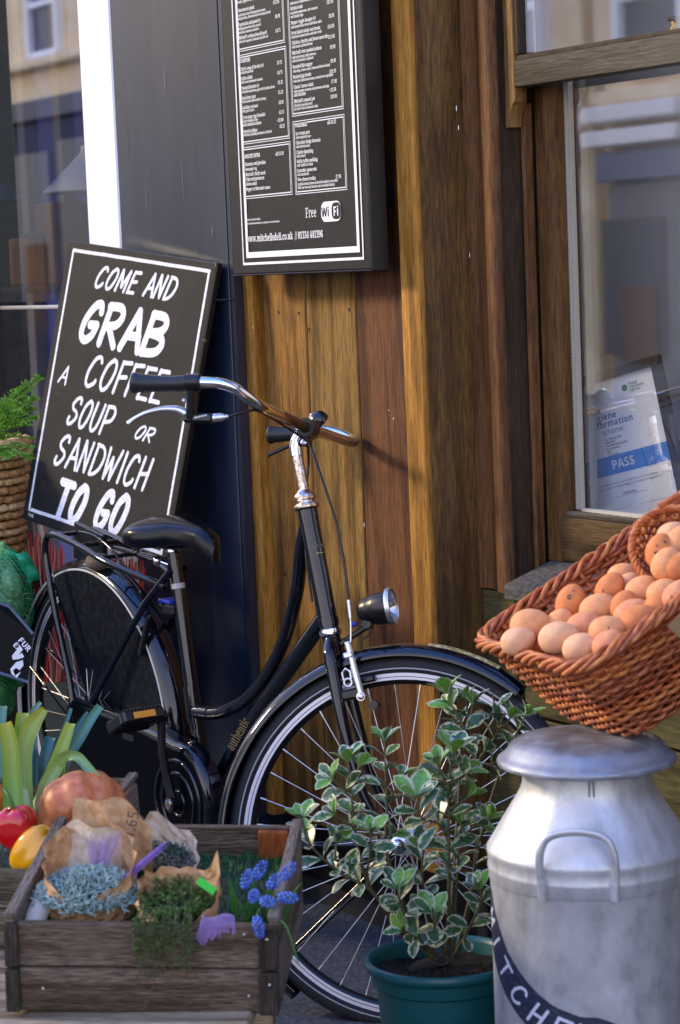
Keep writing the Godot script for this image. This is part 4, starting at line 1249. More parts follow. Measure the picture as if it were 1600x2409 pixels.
func build_bicycle():
	var u := Vector3(0.998865, 0, -0.047635)
	var o := thing("bicycle", "black city bicycle with skirt guard and headlamp along the shop front, front wheel turned in", "bicycle", Transform3D(Basis(u, Vector3.UP, Vector3(0.047635, 0, 0.998865)), Vector3(-1.1575, 0, 0.2976)))
	var hub := Vector3(-0.008, 0.409, 0)
	var bb := Vector3(0.448, 0.312, 0)
	# --- frame
	var f := MB.new()
	f.tube([Vector3(0.352, 0.84, 0), Vector3(0.44, 0.315, 0)], 0.0148, 14)
	f.tube([Vector3(0.3995, 0.545, 0), Vector3(0.412, 0.47, 0)], 0.0168, 14)
	f.tube([Vector3(0.415, 0.455, 0), Vector3(0.418, 0.44, 0)], 0.0166, 14)
	part("seat_tube", f, M.gloss_black, o)
	var ut := MB.new()
	ut.tube(smooth([Vector3(0.873, 0.93, 0), Vector3(0.846, 0.86, 0), Vector3(0.826, 0.785, 0), Vector3(0.78, 0.695, 0), Vector3(0.716, 0.618, 0), Vector3(0.624, 0.548, 0), Vector3(0.53, 0.508, 0), Vector3(0.45, 0.494, 0), Vector3(0.41, 0.492, 0)], 6), 0.0135, 14)
	ut.tube([Vector3(0.475, 0.4975, 0), Vector3(0.42, 0.493, 0)], 0.0152, 14)
	part("upper_tube", ut, M.gloss_black, o)
	var lt := MB.new()
	lt.tube(smooth([Vector3(0.925, 0.748, 0), Vector3(0.81, 0.650, 0), Vector3(0.706, 0.562, 0), Vector3(0.616, 0.482, 0), Vector3(0.52, 0.385, 0), bb], 6), 0.0165, 14)
	part("lower_tube", lt, M.gloss_black, o)
	var ss := MB.new()
	var cs := MB.new()
	for s in [-1, 1]:
		ss.tube([Vector3(0.366, 0.79, s * 0.016), Vector3(0.30, 0.715, s * 0.045), Vector3(0.005, 0.418, s * 0.062)], 0.0078, 10)
		cs.tube([bb + Vector3(-0.01, 0, s * 0.025), Vector3(0.30, 0.345, s * 0.05), Vector3(0.0, 0.405, s * 0.062)], 0.0095, 10)
	part("seat_stay", ss, M.gloss_black, o)
	part("chain_stay", cs, M.gloss_black, o)
	var sh := MB.new()
	sh.lathe([Vector2(0.0001, -0.037), Vector2(0.021, -0.037), Vector2(0.021, 0.037), Vector2(0.0001, 0.037)], 20, Transform3D(Basis(Vector3(1, 0, 0), Vector3(0, 0, 1), Vector3(0, -1, 0)), bb))
	part("bottom_bracket", sh, M.gloss_black, o)
	# --- steering axis: in the steered parts x is forward, y up the axis, z to the street side
	var ph := deg_to_rad(41.0)
	var ax := Vector3(-0.26, 0.966, 0).normalized()
	var s0 := Vector3(ax.y, -ax.x, 0)
	var sf := s0 * cos(ph) - Vector3(0, 0, 1) * sin(ph)
	var sr := Vector3(0, 0, 1) * cos(ph) + s0 * sin(ph)
	var S := Transform3D(Basis(sf, ax, sr), Vector3(0.946, 0.683, 0))
	var ht := MB.new()
	ht.tube([Vector3(0, 0.042, 0), Vector3(0, 0.15, 0), Vector3(0, 0.274, 0)], 0.0188, 18)
	ht.tube([Vector3(0, 0.048, 0), Vector3(0, 0.062, 0)], 0.0205, 18)
	ht.tube([Vector3(0, 0.255, 0), Vector3(0, 0.272, 0)], 0.0198, 18)
	var hto := part("head_tube", ht, M.gloss_black, o, S)
	var badge := MB.new()
	for k in 15:
		var a := 0.2 + 0.09 * k
		var y := 0.196 + 0.006 * sin(k * 0.9) + (0.006 if k > 8 else 0.0)
		badge.box(Vector3(cos(-a) * 0.0, 0, 0) + Vector3(cos(a) * 0.0189, y, sin(a) * 0.0189), Vector3(0.0016, 0.0012, 0.0016), 0.0003)
		if k > 2 and k < 12: badge.box(Vector3(cos(a) * 0.0189, 0.186, sin(a) * 0.0189), Vector3(0.0013, 0.0022, 0.0013), 0.0003)
	part("head_badge", badge, M.gold_letter, hto)
	var cup := MB.new()
	cup.lathe([Vector2(0.0185, 0.027), Vector2(0.0215, 0.029), Vector2(0.0225, 0.034), Vector2(0.0215, 0.040), Vector2(0.0187, 0.042)], 24)
	part("lower_headset", cup, M.chrome, o, S)
	var cu2 := MB.new()
	cu2.lathe([Vector2(0.0188, 0.273), Vector2(0.0245, 0.276), Vector2(0.0255, 0.280), Vector2(0.024, 0.284), Vector2(0.0185, 0.286), Vector2(0.018, 0.291), Vector2(0.021, 0.293), Vector2(0.0215, 0.299), Vector2(0.0195, 0.304), Vector2(0.0135, 0.309), Vector2(0.0118, 0.312)], 24)
	part("upper_headset", cu2, M.chrome_worn, o, S)
	var qs := MB.new()
	qs.tube([Vector3(0, 0.305, 0), Vector3(0, 0.35, 0), Vector3(-0.001, 0.383, 0)], 0.0112, 16)
	part("quill", qs, M.chrome_worn, o, S)
	var stem := MB.new()
	stem.tube(smooth([Vector3(-0.001, 0.380, 0), Vector3(0.0, 0.396, 0), Vector3(0.006, 0.410, 0), Vector3(0.018, 0.420, 0), Vector3(0.030, 0.427, 0)], 4), 0.0122, 14)
	var stm := part("stem", stem, M.chrome, o, S)
	var cl := MB.new()
	cl.tube([Vector3(0.031, 0.427, -0.021), Vector3(0.031, 0.427, 0.021)], 0.0185, 18)
	cl.box(Vector3(0.022, 0.405, 0.0), Vector3(0.018, 0.022, 0.024), 0.003)
	part("stem_clamp", cl, M.satin_black, stm)
	var bolt := MB.new()
	bolt.lathe([Vector2(0.006, 0), Vector2(0.006, 0.005), Vector2(0.003, 0.006), Vector2(0.0001, 0.0045)], 12, Transform3D(Basis(Vector3(1, 0, 0), Vector3(0, 0, 1), Vector3(0, -1, 0)), Vector3(0.022, 0.400, 0.012)))
	part("clamp_bolt", bolt, M.chrome, stm)
	# --- handlebar with both grips, levers, bell
	var hb := MB.new()
	var left := smooth([Vector3(-0.05, 0.472, -0.333), Vector3(-0.02, 0.466, -0.332), Vector3(0.008, 0.452, -0.326), Vector3(0.032, 0.434, -0.310), Vector3(0.042, 0.423, -0.28), Vector3(0.040, 0.4215, -0.24), Vector3(0.036, 0.4235, -0.12), Vector3(0.033, 0.426, -0.05)], 6)
	var mid := [Vector3(0.031, 0.427, 0.0), Vector3(0.029, 0.4305, 0.05), Vector3(0.026, 0.4345, 0.1)]
	var rgt := smooth([Vector3(0.023, 0.441, 0.2), Vector3(0.020, 0.446, 0.255), Vector3(0.012, 0.459, 0.289), Vector3(-0.003, 0.477, 0.312), Vector3(-0.025, 0.490, 0.325), Vector3(-0.05, 0.497, 0.330), Vector3(-0.075, 0.503, 0.331)], 6)
	hb.tube(left + mid + rgt, 0.0108, 14)
	part("handlebar", hb, M.chrome, o, S)
	var rust := MB.new()
	rust.tube([Vector3(0.0375, 0.4225, -0.205), Vector3(0.0345, 0.4248, -0.09), Vector3(0.031, 0.427, -0.018)], 0.01095, 14)
	var tm := mottled("tarnish", lin(0.07, 0.045, 0.03), lin(0.17, 0.125, 0.09), 14.0, 0.32, 0.85)
	part("tarnished_sleeve", rust, tm, o, S)
	rust = MB.new()
	rust.tube([Vector3(0.031, 0.427, 0.018), Vector3(0.029, 0.4305, 0.05), Vector3(0.026, 0.4345, 0.1), Vector3(0.0245, 0.4382, 0.15)], 0.01095, 14)
	part("tarnished_sleeve", rust, tm, o, S)
	for s in [1, -1]:
		var a := Vector3(-0.057, 0.499, 0.3305) if s > 0 else Vector3(-0.04, 0.470, -0.3325)
		var b := Vector3(-0.184, 0.527, 0.336) if s > 0 else Vector3(-0.147, 0.486, -0.336)
		var g := MB.new()
		var pts := []
		var rr := []
		var prof := [[0.0, 0.0128], [0.04, 0.0150], [0.12, 0.0152], [0.13, 0.0145], [0.32, 0.0142], [0.335, 0.0150], [0.36, 0.0140], [0.55, 0.0145], [0.75, 0.0160], [0.9, 0.0172], [0.93, 0.0190], [0.985, 0.0192], [1.0, 0.0165]]
		for q in prof:
			pts.append(a.lerp(b, q[0]) + Vector3(0, -0.002 * sin(q[0] * PI), 0))
			rr.append(q[1])
		g.tube(pts, rr, 18)
		part("grip", g, M.grip_black, o, S)
	var lv := MB.new()
	lv.bar(Vector3(-0.076, 0.494, 0.329), Vector3(-0.095, 0.440, 0.312), 0.016, 0.022, Vector3(0, 0, 1), 0.004)
	lv.bar(Vector3(-0.108, 0.447, 0.312), Vector3(-0.052, 0.433, 0.312), 0.017, 0.02, Vector3(0, 0, 1), 0.004)
	lv.tube([Vector3(-0.060, 0.4995, 0.3307), Vector3(-0.084, 0.505, 0.3317)], 0.0158, 16)
	var lvo := part("brake_lever_bracket", lv, M.satin_black, o, S)
	var lz := MB.new()
	lz.tube(smooth([Vector3(-0.096, 0.447, 0.312), Vector3(-0.112, 0.462, 0.312), Vector3(-0.14, 0.4705, 0.313), Vector3(-0.172, 0.4715, 0.314), Vector3(-0.198, 0.466, 0.315), Vector3(-0.213, 0.459, 0.316)], 5), [0.0085, 0.0085, 0.0084, 0.0082, 0.008, 0.0076, 0.0072, 0.0068, 0.0064, 0.006, 0.0056, 0.0053, 0.005, 0.0048, 0.0046, 0.0045, 0.0044, 0.0043, 0.0042, 0.0042, 0.0042, 0.0042, 0.0044, 0.0048, 0.0052, 0.005], 10)
	part("brake_lever", lz, M.alloy, o, S)
	var lb := MB.new()
	lb.ball(Vector3(-0.098, 0.476, 0.323), Vector3(0.0042, 0.0042, 0.0025), 10, 6)
	part("pivot_bolt", lb, M.alloy, lvo)
	var lp := MB.new()
	for k in 6: lp.box(Vector3(-0.083 + 0.0042 * k, 0.4405, 0.3224), Vector3(0.0028, 0.003, 0.0006), 0.0002)
	part("lever_print", lp, M.white_print, lvo)
	var fr := MB.new()
	fr.lathe([Vector2(0.0001, 0), Vector2(0.0075, 0), Vector2(0.008, 0.006), Vector2(0.0068, 0.0065), Vector2(0.0068, 0.008), Vector2(0.008, 0.0085), Vector2(0.0075, 0.016), Vector2(0.0042, 0.022), Vector2(0.0035, 0.028), Vector2(0.0001, 0.028)], 16, aim(Vector3(-0.053, 0.434, 0.312), Vector3(0.9, -0.1, -0.1)))
	part("cable_adjuster", fr, M.alloy, o, S)
	var bc := MB.new()
	bc.tube(smooth([Vector3(-0.028, 0.431, 0.309), Vector3(-0.006, 0.434, 0.295), Vector3(0.012, 0.439, 0.265), Vector3(0.018, 0.432, 0.2), Vector3(0.02, 0.420, 0.1), Vector3(0.024, 0.408, 0.03), Vector3(0.034, 0.393, 0.022), Vector3(0.046, 0.345, 0.036), Vector3(0.056, 0.295, 0.046), Vector3(0.066, 0.22, 0.05), Vector3(0.065, 0.14, 0.05), Vector3(0.060, 0.075, 0.05)], 5), 0.0026, 8)
	part("brake_cable", bc, M.satin_black, o, S)
	var fe := MB.new()
	fe.tube([Vector3(0.0605, 0.084, 0.05), Vector3(0.058, 0.050, 0.05)], 0.0036, 10)
	fe.tube(smooth([Vector3(0.058, 0.05, 0.05), Vector3(0.055, 0.03, 0.05), Vector3(0.050, 0.006, 0.05)], 3), 0.002, 8)
	part("cable_end", fe, M.alloy, o, S)
	var lc := MB.new()
	lc.tube(smooth([Vector3(-0.09, 0.46, -0.33), Vector3(-0.04, 0.44, -0.25), Vector3(0.01, 0.428, -0.12), Vector3(0.022, 0.408, -0.02), Vector3(0.01, 0.36, -0.03), Vector3(-0.02, 0.25, -0.022), Vector3(-0.03, 0.1, -0.02)], 5), 0.0026, 8)
	lc.tube([Vector3(-0.15, 0.44, -0.31), Vector3(-0.06, 0.46, -0.322)], 0.004, 8)
	part("rear_brake_cable", lc, M.satin_black, o, S)
	var be := MB.new()
	be.lathe([Vector2(0.0001, -0.004), Vector2(0.020, -0.004), Vector2(0.0205, 0.004), Vector2(0.018, 0.012), Vector2(0.011, 0.018), Vector2(0.0001, 0.020)], 24, aim(Vector3(0.032, 0.450, -0.088), Vector3(-0.35, 0.7, 0.55)))
	var bell := part("bell", be, M.gloss_black, o, S)
	var bm := MB.new()
	for k in 5:
		var a := TAU * k / 5
		bm.ball(Vector3(0.032, 0.450, -0.088) + Vector3(-0.35, 0.7, 0.55).normalized() * 0.0165 + Vector3(cos(a) * 0.8, sin(a) * 0.5, -sin(a) * 0.6) * 0.009, Vector3(0.003, 0.003, 0.003), 8, 5)
	part("flower_print", bm, M.white_print, bell)
	# --- fork, front wheel, fender, brake
	var fh := Vector3(0.070, -0.381, 0)
	var fk := MB.new()
	fk.tube([Vector3(0, 0.028, 0), Vector3(0, -0.012, 0)], 0.0175, 16)
	for s in [-1, 1]:
		fk.tube(smooth([Vector3(0.0, 0.018, s * 0.012), Vector3(0.001, -0.004, s * 0.034), Vector3(0.003, -0.03, s * 0.042), Vector3(0.006, -0.15, s * 0.05), Vector3(0.016, -0.26, s * 0.053), Vector3(0.038, -0.33, s * 0.054), Vector3(0.068, -0.378, s * 0.054)], 4), [0.012, 0.0122, 0.0125, 0.0127, 0.0128, 0.0128, 0.0127, 0.0126, 0.0125, 0.0123, 0.0121, 0.0118, 0.0114, 0.011, 0.0107, 0.0103, 0.0099, 0.0095, 0.0091, 0.0087, 0.0083, 0.0079, 0.0076, 0.0073, 0.007], 14)
		fk.tube([Vector3(0.003, -0.022, s * 0.041), Vector3(0.0035, -0.036, s * 0.043)], 0.0140, 14)
	part("fork", fk, M.gloss_black, o, S)
	wheel(o, "front_wheel", S * Transform3D(Basis(), fh), 36, 0.06)
	for s in [-1, 1]:
		var nut := MB.new()
		nut.lathe([Vector2(0.0001, 0), Vector2(0.016, 0), Vector2(0.017, 0.003), Vector2(0.012, 0.005), Vector2(0.0095, 0.012), Vector2(0.006, 0.0155), Vector2(0.0001, 0.0165)], 16, aim(fh + Vector3(0, 0, s * 0.058), Vector3(0, 0, s)))
		part("axle_nut", nut, M.chrome, o, S)
	var fd := MB.new()
	fender(fd, fh, 0.366, 0.029, deg_to_rad(41), deg_to_rad(222), 72)
	part("front_fender", fd, M.gloss_black, o, S)
	var fa := MB.new()
	fender(fa, fh, 0.3695, 0.018, deg_to_rad(50), deg_to_rad(72), 12)
	part("fender_tip", fa, mottled("fender_gold", lin(0.35, 0.2, 0.05), lin(0.7, 0.6, 0.3), 14.0, 0.4), o, S)
	var fs := MB.new()
	for s in [-1, 1]:
		fs.tube([fh + Vector3(0, 0, s * 0.05), fh + Vector3(cos(deg_to_rad(171)) * 0.36, sin(deg_to_rad(171)) * 0.36, s * 0.03)], 0.003, 8)
		fs.tube([fh + Vector3(0, 0, s * 0.05), fh + Vector3(cos(deg_to_rad(212)) * 0.36, sin(deg_to_rad(212)) * 0.36, s * 0.03)], 0.003, 8)
	part("fender_stay", fs, M.gloss_black, o, S)
	var sb := MB.new()
	sb.ball(fh + Vector3(cos(deg_to_rad(171)) * 0.366, sin(deg_to_rad(171)) * 0.366, 0.031), Vector3(0.006, 0.005, 0.004), 8, 6)
	sb.ball(fh + Vector3(cos(deg_to_rad(171)) * 0.345, sin(deg_to_rad(171)) * 0.345, 0.034), Vector3(0.005, 0.006, 0.004), 8, 6)
	part("stay_bolt", sb, M.alloy, o, S)
	var br := MB.new()
	br.bar(Vector3(0.043, 0.008, 0.049), Vector3(0.051, -0.098, 0.049), 0.012, 0.012, Vector3(0, 0, 1), 0.003)
	br.box(Vector3(0.041, -0.018, 0.050), Vector3(0.02, 0.012, 0.014), 0.003)
	br.tube([Vector3(0.051, -0.098, 0.038), Vector3(0.051, -0.098, 0.058)], 0.0085, 14)
	br.ball(Vector3(0.0515, -0.098, 0.058), Vector3(0.007, 0.007, 0.004), 10, 6)
	part("brake_arm", br, M.alloy, o, S)
	var bp := MB.new()
	ring(bp, Vector3(0.030, -0.068, 0.050), 0.0075, 0.0026, 20, 8)
	bp.tube([Vector3(0.0225, -0.062, 0.050), Vector3(0.0225, -0.048, 0.050), Vector3(0.030, -0.041, 0.050), Vector3(0.0375, -0.048, 0.050), Vector3(0.0375, -0.062, 0.050)], 0.0026, 8)
	part("brake_link", bp, M.alloy, o, S)
	var pad := MB.new()
	pad.box(Vector3(0.052, -0.068, 0.024), Vector3(0.05, 0.012, 0.018), 0.003)
	pad.box(Vector3(0.03, -0.09, 0.044), Vector3(0.04, 0.02, 0.016), 0.004)
	pad.tube([Vector3(0.07, -0.118, 0.03), Vector3(0.07, -0.118, 0.052)], 0.009, 12)
	part("brake_pad", pad, M.satin_black, o, S)
	# --- headlamp
	var la := MB.new()
	la.bar(Vector3(0.016, 0.006, 0.0), Vector3(0.030, 0.016, 0.0), 0.012, 0.02, Vector3(0, 0, 1), 0.003)
	la.bar(Vector3(0.028, 0.014, 0.0), Vector3(0.082, 0.034, 0.0), 0.010, 0.016, Vector3(0, 0, 1), 0.003)
	la.tube([Vector3(0.076, 0.036, -0.012), Vector3(0.076, 0.036, 0.014)], 0.009, 14)
	part("lamp_bracket", la, M.satin_black, o, S)
	var hx := aim(Vector3(0.062, 0.062, 0), Vector3(1, -0.05, 0)) * Transform3D(Basis().scaled(Vector3.ONE * 0.94), Vector3.ZERO)
	var hl := MB.new()
	hl.lathe([Vector2(0.0001, 0.0), Vector2(0.015, 0.001), Vector2(0.023, 0.008), Vector2(0.0275, 0.022), Vector2(0.031, 0.034), Vector2(0.0325, 0.036), Vector2(0.0335, 0.056), Vector2(0.0355, 0.062), Vector2(0.0355, 0.068)], 32, hx)
	hl.box(Vector3(0.078, 0.046, 0), Vector3(0.022, 0.022, 0.016), 0.003)
	var hlo := part("headlamp", hl, M.satin_black, o, S)
	var hr := MB.new()
	hr.lathe([Vector2(0.0355, 0.063), Vector2(0.0385, 0.064), Vector2(0.0395, 0.068), Vector2(0.0385, 0.0735), Vector2(0.0355, 0.0745), Vector2(0.0335, 0.072)], 32, hx)
	part("lamp_ring", hr, M.alloy, hlo)
	var hf := MB.new()
	hf.lathe([Vector2(0.0335, 0.0715), Vector2(0.027, 0.055), Vector2(0.016, 0.043), Vector2(0.006, 0.040), Vector2(0.0055, 0.052), Vector2(0.0001, 0.055)], 28, hx)
	part("reflector", hf, M.chrome, hlo)
	var hg := MB.new()
	hg.lathe([Vector2(0.0335, 0.0718), Vector2(0.018, 0.0755), Vector2(0.0001, 0.0765)], 28, hx)
	part("lens", hg, M.lens_glass, hlo)
	var hc := MB.new()
	hc.ball(Vector3(0.050, 0.040, 0.006), Vector3(0.008, 0.005, 0.005), 8, 6)
	part("lamp_switch", hc, M.blue_plastic, hlo)
	var hw := MB.new()
	hw.tube(smooth([Vector3(0.085, 0.036, -0.006), Vector3(0.075, 0.018, -0.006), Vector3(0.058, 0.008, -0.004), Vector3(0.05, -0.01, 0.0), Vector3(0.03, -0.012, 0.01)], 5), 0.0016, 6)
	part("lamp_wire", hw, M.satin_black, hlo)
	# --- rear wheel, fender, skirt guard
	wheel(o, "rear_wheel", Transform3D(Basis(), hub), 36, 0.2)
	var rn := MB.new()
	rn.lathe([Vector2(0.0001, 0), Vector2(0.013, 0), Vector2(0.0135, 0.003), Vector2(0.009, 0.004), Vector2(0.009, 0.011), Vector2(0.0001, 0.012)], 8, aim(hub + Vector3(0, 0, 0.07), Vector3(0, 0, 1)))
	part("axle_nut", rn, M.alloy, o)
	var rf := MB.new()
	fender(rf, hub, 0.366, 0.031, deg_to_rad(-38), deg_to_rad(204), 84)
	part("rear_fender", rf, M.gloss_black, o)
	var tr := MB.new()
	ring(tr, hub + Vector3(0, 0, 0.0305), 0.351, 0.0028, 72, 8, deg_to_rad(-30), deg_to_rad(112))
	ring(tr, hub + Vector3(0, 0, 0.0305), 0.352, 0.0034, 60, 8, deg_to_rad(118), deg_to_rad(204))
	part("fender_trim", tr, M.strip_pale, o)
	var fl := MB.new()
	var P := []
	for k in 25:
		var a := deg_to_rad(140 + 64.0 * k / 24)
		P.append(PackedVector3Array([hub + Vector3(cos(a) * 0.337, sin(a) * 0.337, 0.0315), hub + Vector3(cos(a) * 0.352, sin(a) * 0.352, 0.0305)]))
	fl.grid(P)
	part("mud_guard_lip", fl, std("lip_grey", lin(0.22, 0.23, 0.25), 0.45), o)
	var sk := MB.new()
	var rim_pts := []
	var a_hi := deg_to_rad(114.0)
	var a_lo := deg_to_rad(-4.0)
	for k in 31:
		var a := lerpf(a_hi, a_lo, k / 30.0)
		rim_pts.append(hub + Vector3(cos(a), sin(a), 0) * 0.347 + Vector3(0, 0, 0.0315))
	for k in 30:
		for j in 6:
			var t0 := 0.12 + 0.88 * j / 6.0
			var t1 := 0.12 + 0.88 * (j + 1) / 6.0
			var cz := Vector3(0, 0, 0.016)
			var q := [hub.lerp(rim_pts[k], t0) + cz * (1 - t0), hub.lerp(rim_pts[k + 1], t0) + cz * (1 - t0), hub.lerp(rim_pts[k + 1], t1) + cz * (1 - t1), hub.lerp(rim_pts[k], t1) + cz * (1 - t1)]
			sk.face([q[0], q[1], q[2], q[3]], Vector3(0, 0, 1))
	part("skirt_guard", sk, M.skirt_vinyl, o)
	var kb := MB.new()
	kb.tube([hub + Vector3(cos(a_hi) * 0.354, sin(a_hi) * 0.354, 0.034), hub + Vector3(cos(a_hi) * 0.06, sin(a_hi) * 0.06, 0.055)], 0.0042, 10, false, true, 0.6)
	kb.box(hub + Vector3(cos(a_hi) * 0.35, sin(a_hi) * 0.35, 0.034), Vector3(0.016, 0.022, 0.007), 0.002)
	kb.tube([Vector3(0.055, 0.46, 0.058), Vector3(0.14, 0.445, 0.05)], 0.005, 10, false, true, 0.7)
	part("guard_stay", kb, M.rim_pale, o)
	var rs := MB.new()
	rs.tube([hub + Vector3(0.0, 0.0, 0.062), hub + Vector3(cos(deg_to_rad(158)) * 0.358, sin(deg_to_rad(158)) * 0.358, 0.036)], 0.0028, 8)
	rs.tube([hub + Vector3(0.0, 0.0, -0.062), hub + Vector3(cos(deg_to_rad(158)) * 0.358, sin(deg_to_rad(158)) * 0.358, -0.036)], 0.0028, 8)
	part("fender_stay", rs, M.gloss_black, o)
	var rl := MB.new()
	rl.box(Vector3(-0.352, 0.635, 0.0), Vector3(0.03, 0.075, 0.05), 0.006)
	var rlo := part("rear_light", rl, M.satin_black, o)
	var rr2 := MB.new()
	rr2.box(Vector3(-0.37, 0.635, 0.0), Vector3(0.012, 0.07, 0.046), 0.004)
	part("red_lens", rr2, M.red_plastic, rlo)
	# --- rack
	var rk := MB.new()
	for s in [1, -1]:
		var z: float = 0.06 if s > 0 else -0.045
		rk.tube(smooth([Vector3(0.0, 0.415, 0.066 * s), Vector3(-0.012, 0.452, z + 0.006 * s), Vector3(-0.032, 0.524, z + 0.004 * s), Vector3(-0.082, 0.652, z + 0.002 * s), Vector3(-0.113, 0.755, z), Vector3(-0.121, 0.80, z), Vector3(-0.110, 0.828, z), Vector3(-0.083, 0.838, z), Vector3(-0.028, 0.833, z), Vector3(0.075, 0.815, z), Vector3(0.179, 0.793, z), Vector3(0.353, 0.754, z * 0.4)], 5), 0.0078, 10)
	for x in [-0.06, 0.04, 0.15]:
		rk.tube([Vector3(x, 0.8375 - 0.16 * (x + 0.06), -0.045), Vector3(x, 0.8375 - 0.16 * (x + 0.06), 0.06)], 0.005, 8)
	part("rack", rk, M.gloss_black, o)
	var rp := MB.new()
	rp.bar(Vector3(-0.075, 0.822, 0.006), Vector3(0.06, 0.80, 0.006), 0.085, 0.014, Vector3(0, 0, 1), 0.003)
	part("rack_plate", rp, M.satin_black, o)
	var rc := MB.new()
	for k in 3: rc.tube([Vector3(0.13, 0.822 - 0.009 * k, 0.02 - 0.02 * k), Vector3(0.33, 0.812 - 0.010 * k, 0.01 - 0.01 * k)], 0.0022, 6)
	rc.tube(smooth([Vector3(-0.01, 0.846, 0.03), Vector3(0.06, 0.842, 0.03), Vector3(0.14, 0.818, 0.032), Vector3(0.175, 0.792, 0.03), Vector3(0.185, 0.78, 0.02)], 4), 0.0025, 8)
	part("rack_spring", rc, M.gloss_black, o)
	var wad := MB.new()
	wad.ball(Vector3(0.055, 0.783, 0.02), Vector3(0.035, 0.02, 0.03), 10, 6)
	part("dry_leaf_wad", wad, mottled("leaf_wad", lin(0.08, 0.06, 0.045), lin(0.2, 0.15, 0.1), 30.0, 0.9), o)
	# --- saddle and post
	var sp := MB.new()
	sp.tube([Vector3(0.353, 0.832, 0), Vector3(0.342, 0.895, 0)], 0.0125, 14)
	part("seat_post", sp, M.gloss_black, o)
	var col := MB.new()
	col.tube([Vector3(0.3545, 0.826, 0), Vector3(0.3515, 0.842, 0)], 0.0175, 14)
	col.ball(Vector3(0.335, 0.808, 0.03), Vector3(0.009, 0.011, 0.009), 12, 8)
	col.tube([Vector3(0.338, 0.806, 0.022), Vector3(0.352, 0.80, 0.012)], 0.006, 10)
	part("seat_clamp", col, M.chrome, o)
	var lbl := MB.new()
	lbl.tube([Vector3(0.3655, 0.760, 0), Vector3(0.3675, 0.749, 0)], 0.0151, 14)
	part("seat_tube_label", lbl, M.strip_pale, o)
	var sa := MB.new()
	var stn := [[0.262, 0.030, 0.890, 0.036], [0.268, 0.062, 0.899, 0.050], [0.285, 0.090, 0.907, 0.062], [0.31, 0.102, 0.911, 0.068], [0.34, 0.097, 0.911, 0.068], [0.375, 0.078, 0.912, 0.066], [0.41, 0.055, 0.908, 0.058], [0.45, 0.037, 0.902, 0.050], [0.482, 0.030, 0.897, 0.052], [0.506, 0.025, 0.889, 0.054], [0.520, 0.017, 0.876, 0.048], [0.526, 0.007, 0.858, 0.028]]
	var SP := []
	for q in stn:
		var row := PackedVector3Array()
		for i in 28:
			var a := TAU * i / 28
			var cx := sin(a)
			var cy := cos(a)
			var yy: float
			if cy > 0: yy = q[2] - 0.030 * (1.0 - pow(maxf(cy, 0.0), 0.55)) - 0.012 * absf(cx) * (1.0 if q[0] < 0.4 else 0.3)
			else: yy = q[2] - 0.030 - 0.012 * absf(cx) * (1.0 if q[0] < 0.4 else 0.3) + cy * (q[3] - 0.026) * (0.35 + 0.65 * absf(cx))
			row.append(Vector3(q[0], yy - 0.010, 0.93 * q[1] * signf(cx) * pow(absf(cx), 0.8)))
		SP.append(row)
	sa.grid(SP, true)
	for e in [0, SP.size() - 1]:
		var ctr := Vector3.ZERO
		for i in 28: ctr += SP[e][i] / 28.0
		for i in 28: sa.face([ctr, SP[e][i], SP[e][(i + 1) % 28]], Vector3(-1 if e == 0 else 1, 0, 0))
	part("saddle", sa, M.saddle_black, o)
	var su := MB.new()
	for s in [-1, 1]:
		su.tube(smooth([Vector3(0.51, 0.855, s * 0.012), Vector3(0.45, 0.842, s * 0.02), Vector3(0.36, 0.838, s * 0.024), Vector3(0.30, 0.842, s * 0.04)], 4), 0.004, 8)
		for k in 4: ring(su, Vector3(0.292, 0.838 + 0.007 * k, s * 0.055), 0.013, 0.0025, 16, 6)
	part("saddle_rail", su, M.satin_black, o)
	# --- chain case, cranks, pedals
	var cc := MB.new()
	var out := []
	for k in 25:
		var a := deg_to_rad(lerpf(96.0, -92.0, k / 24.0))
		out.append(Vector2(0.452, 0.322) + Vector2(cos(a), sin(a)) * 0.121)
	out.append(Vector2(0.36, 0.222))
	for k in 11:
		var a := deg_to_rad(lerpf(-98.0, -262.0, k / 10.0))
		out.append(Vector2(0.0, 0.412) + Vector2(cos(a), sin(a)) * Vector2(0.055, 0.066))
	out.append(Vector2(0.20, 0.468))
	out.append(Vector2(0.37, 0.452))
	var n := out.size()
	var rings := [[0.032, 1.0, 0.0], [0.056, 1.0, 0.0], [0.063, 1.0, 0.0015], [0.0685, 1.0, 0.005], [0.0722, 1.0, 0.010], [0.0735, 1.0, 0.0165]]
	var CP := []
	for q in rings:
		var row := PackedVector3Array()
		for i in n:
			var pv: Vector2 = out[i]
			var d: Vector2 = (out[(i + 1) % n] - out[(i - 1 + n) % n]).normalized()
			var inward := Vector2(d.y, -d.x)
			var w: Vector2 = pv + inward * q[2]
			row.append(Vector3(w.x, w.y, q[0]))
		CP.append(row)
	var rev := []
	for row in CP:
		var r2 := PackedVector3Array()
		for i in range(n - 1, -1, -1): r2.append(row[i])
		rev.append(r2)
	cc.grid(rev, true)
	var cedge := cc
	cc = MB.new()
	var lid := PackedVector2Array()
	for q in CP[CP.size() - 1]: lid.append(Vector2(q.x, q.y))
	var ix := Geometry2D.triangulate_polygon(lid)
	for k in range(0, ix.size(), 3):
		cc.face([Vector3(lid[ix[k]].x, lid[ix[k]].y, 0.0735), Vector3(lid[ix[k + 1]].x, lid[ix[k + 1]].y, 0.0735), Vector3(lid[ix[k + 2]].x, lid[ix[k + 2]].y, 0.0735)], Vector3(0, 0, 1))
	var cm := std("case_black", lin(0.002, 0.0025, 0.004), 0.3, 0.0, 0.12)
	var cco := part("chain_case", cedge, M.gloss_black, o)
	part("case_cover", cc, cm, cco)
	var cr := MB.new()
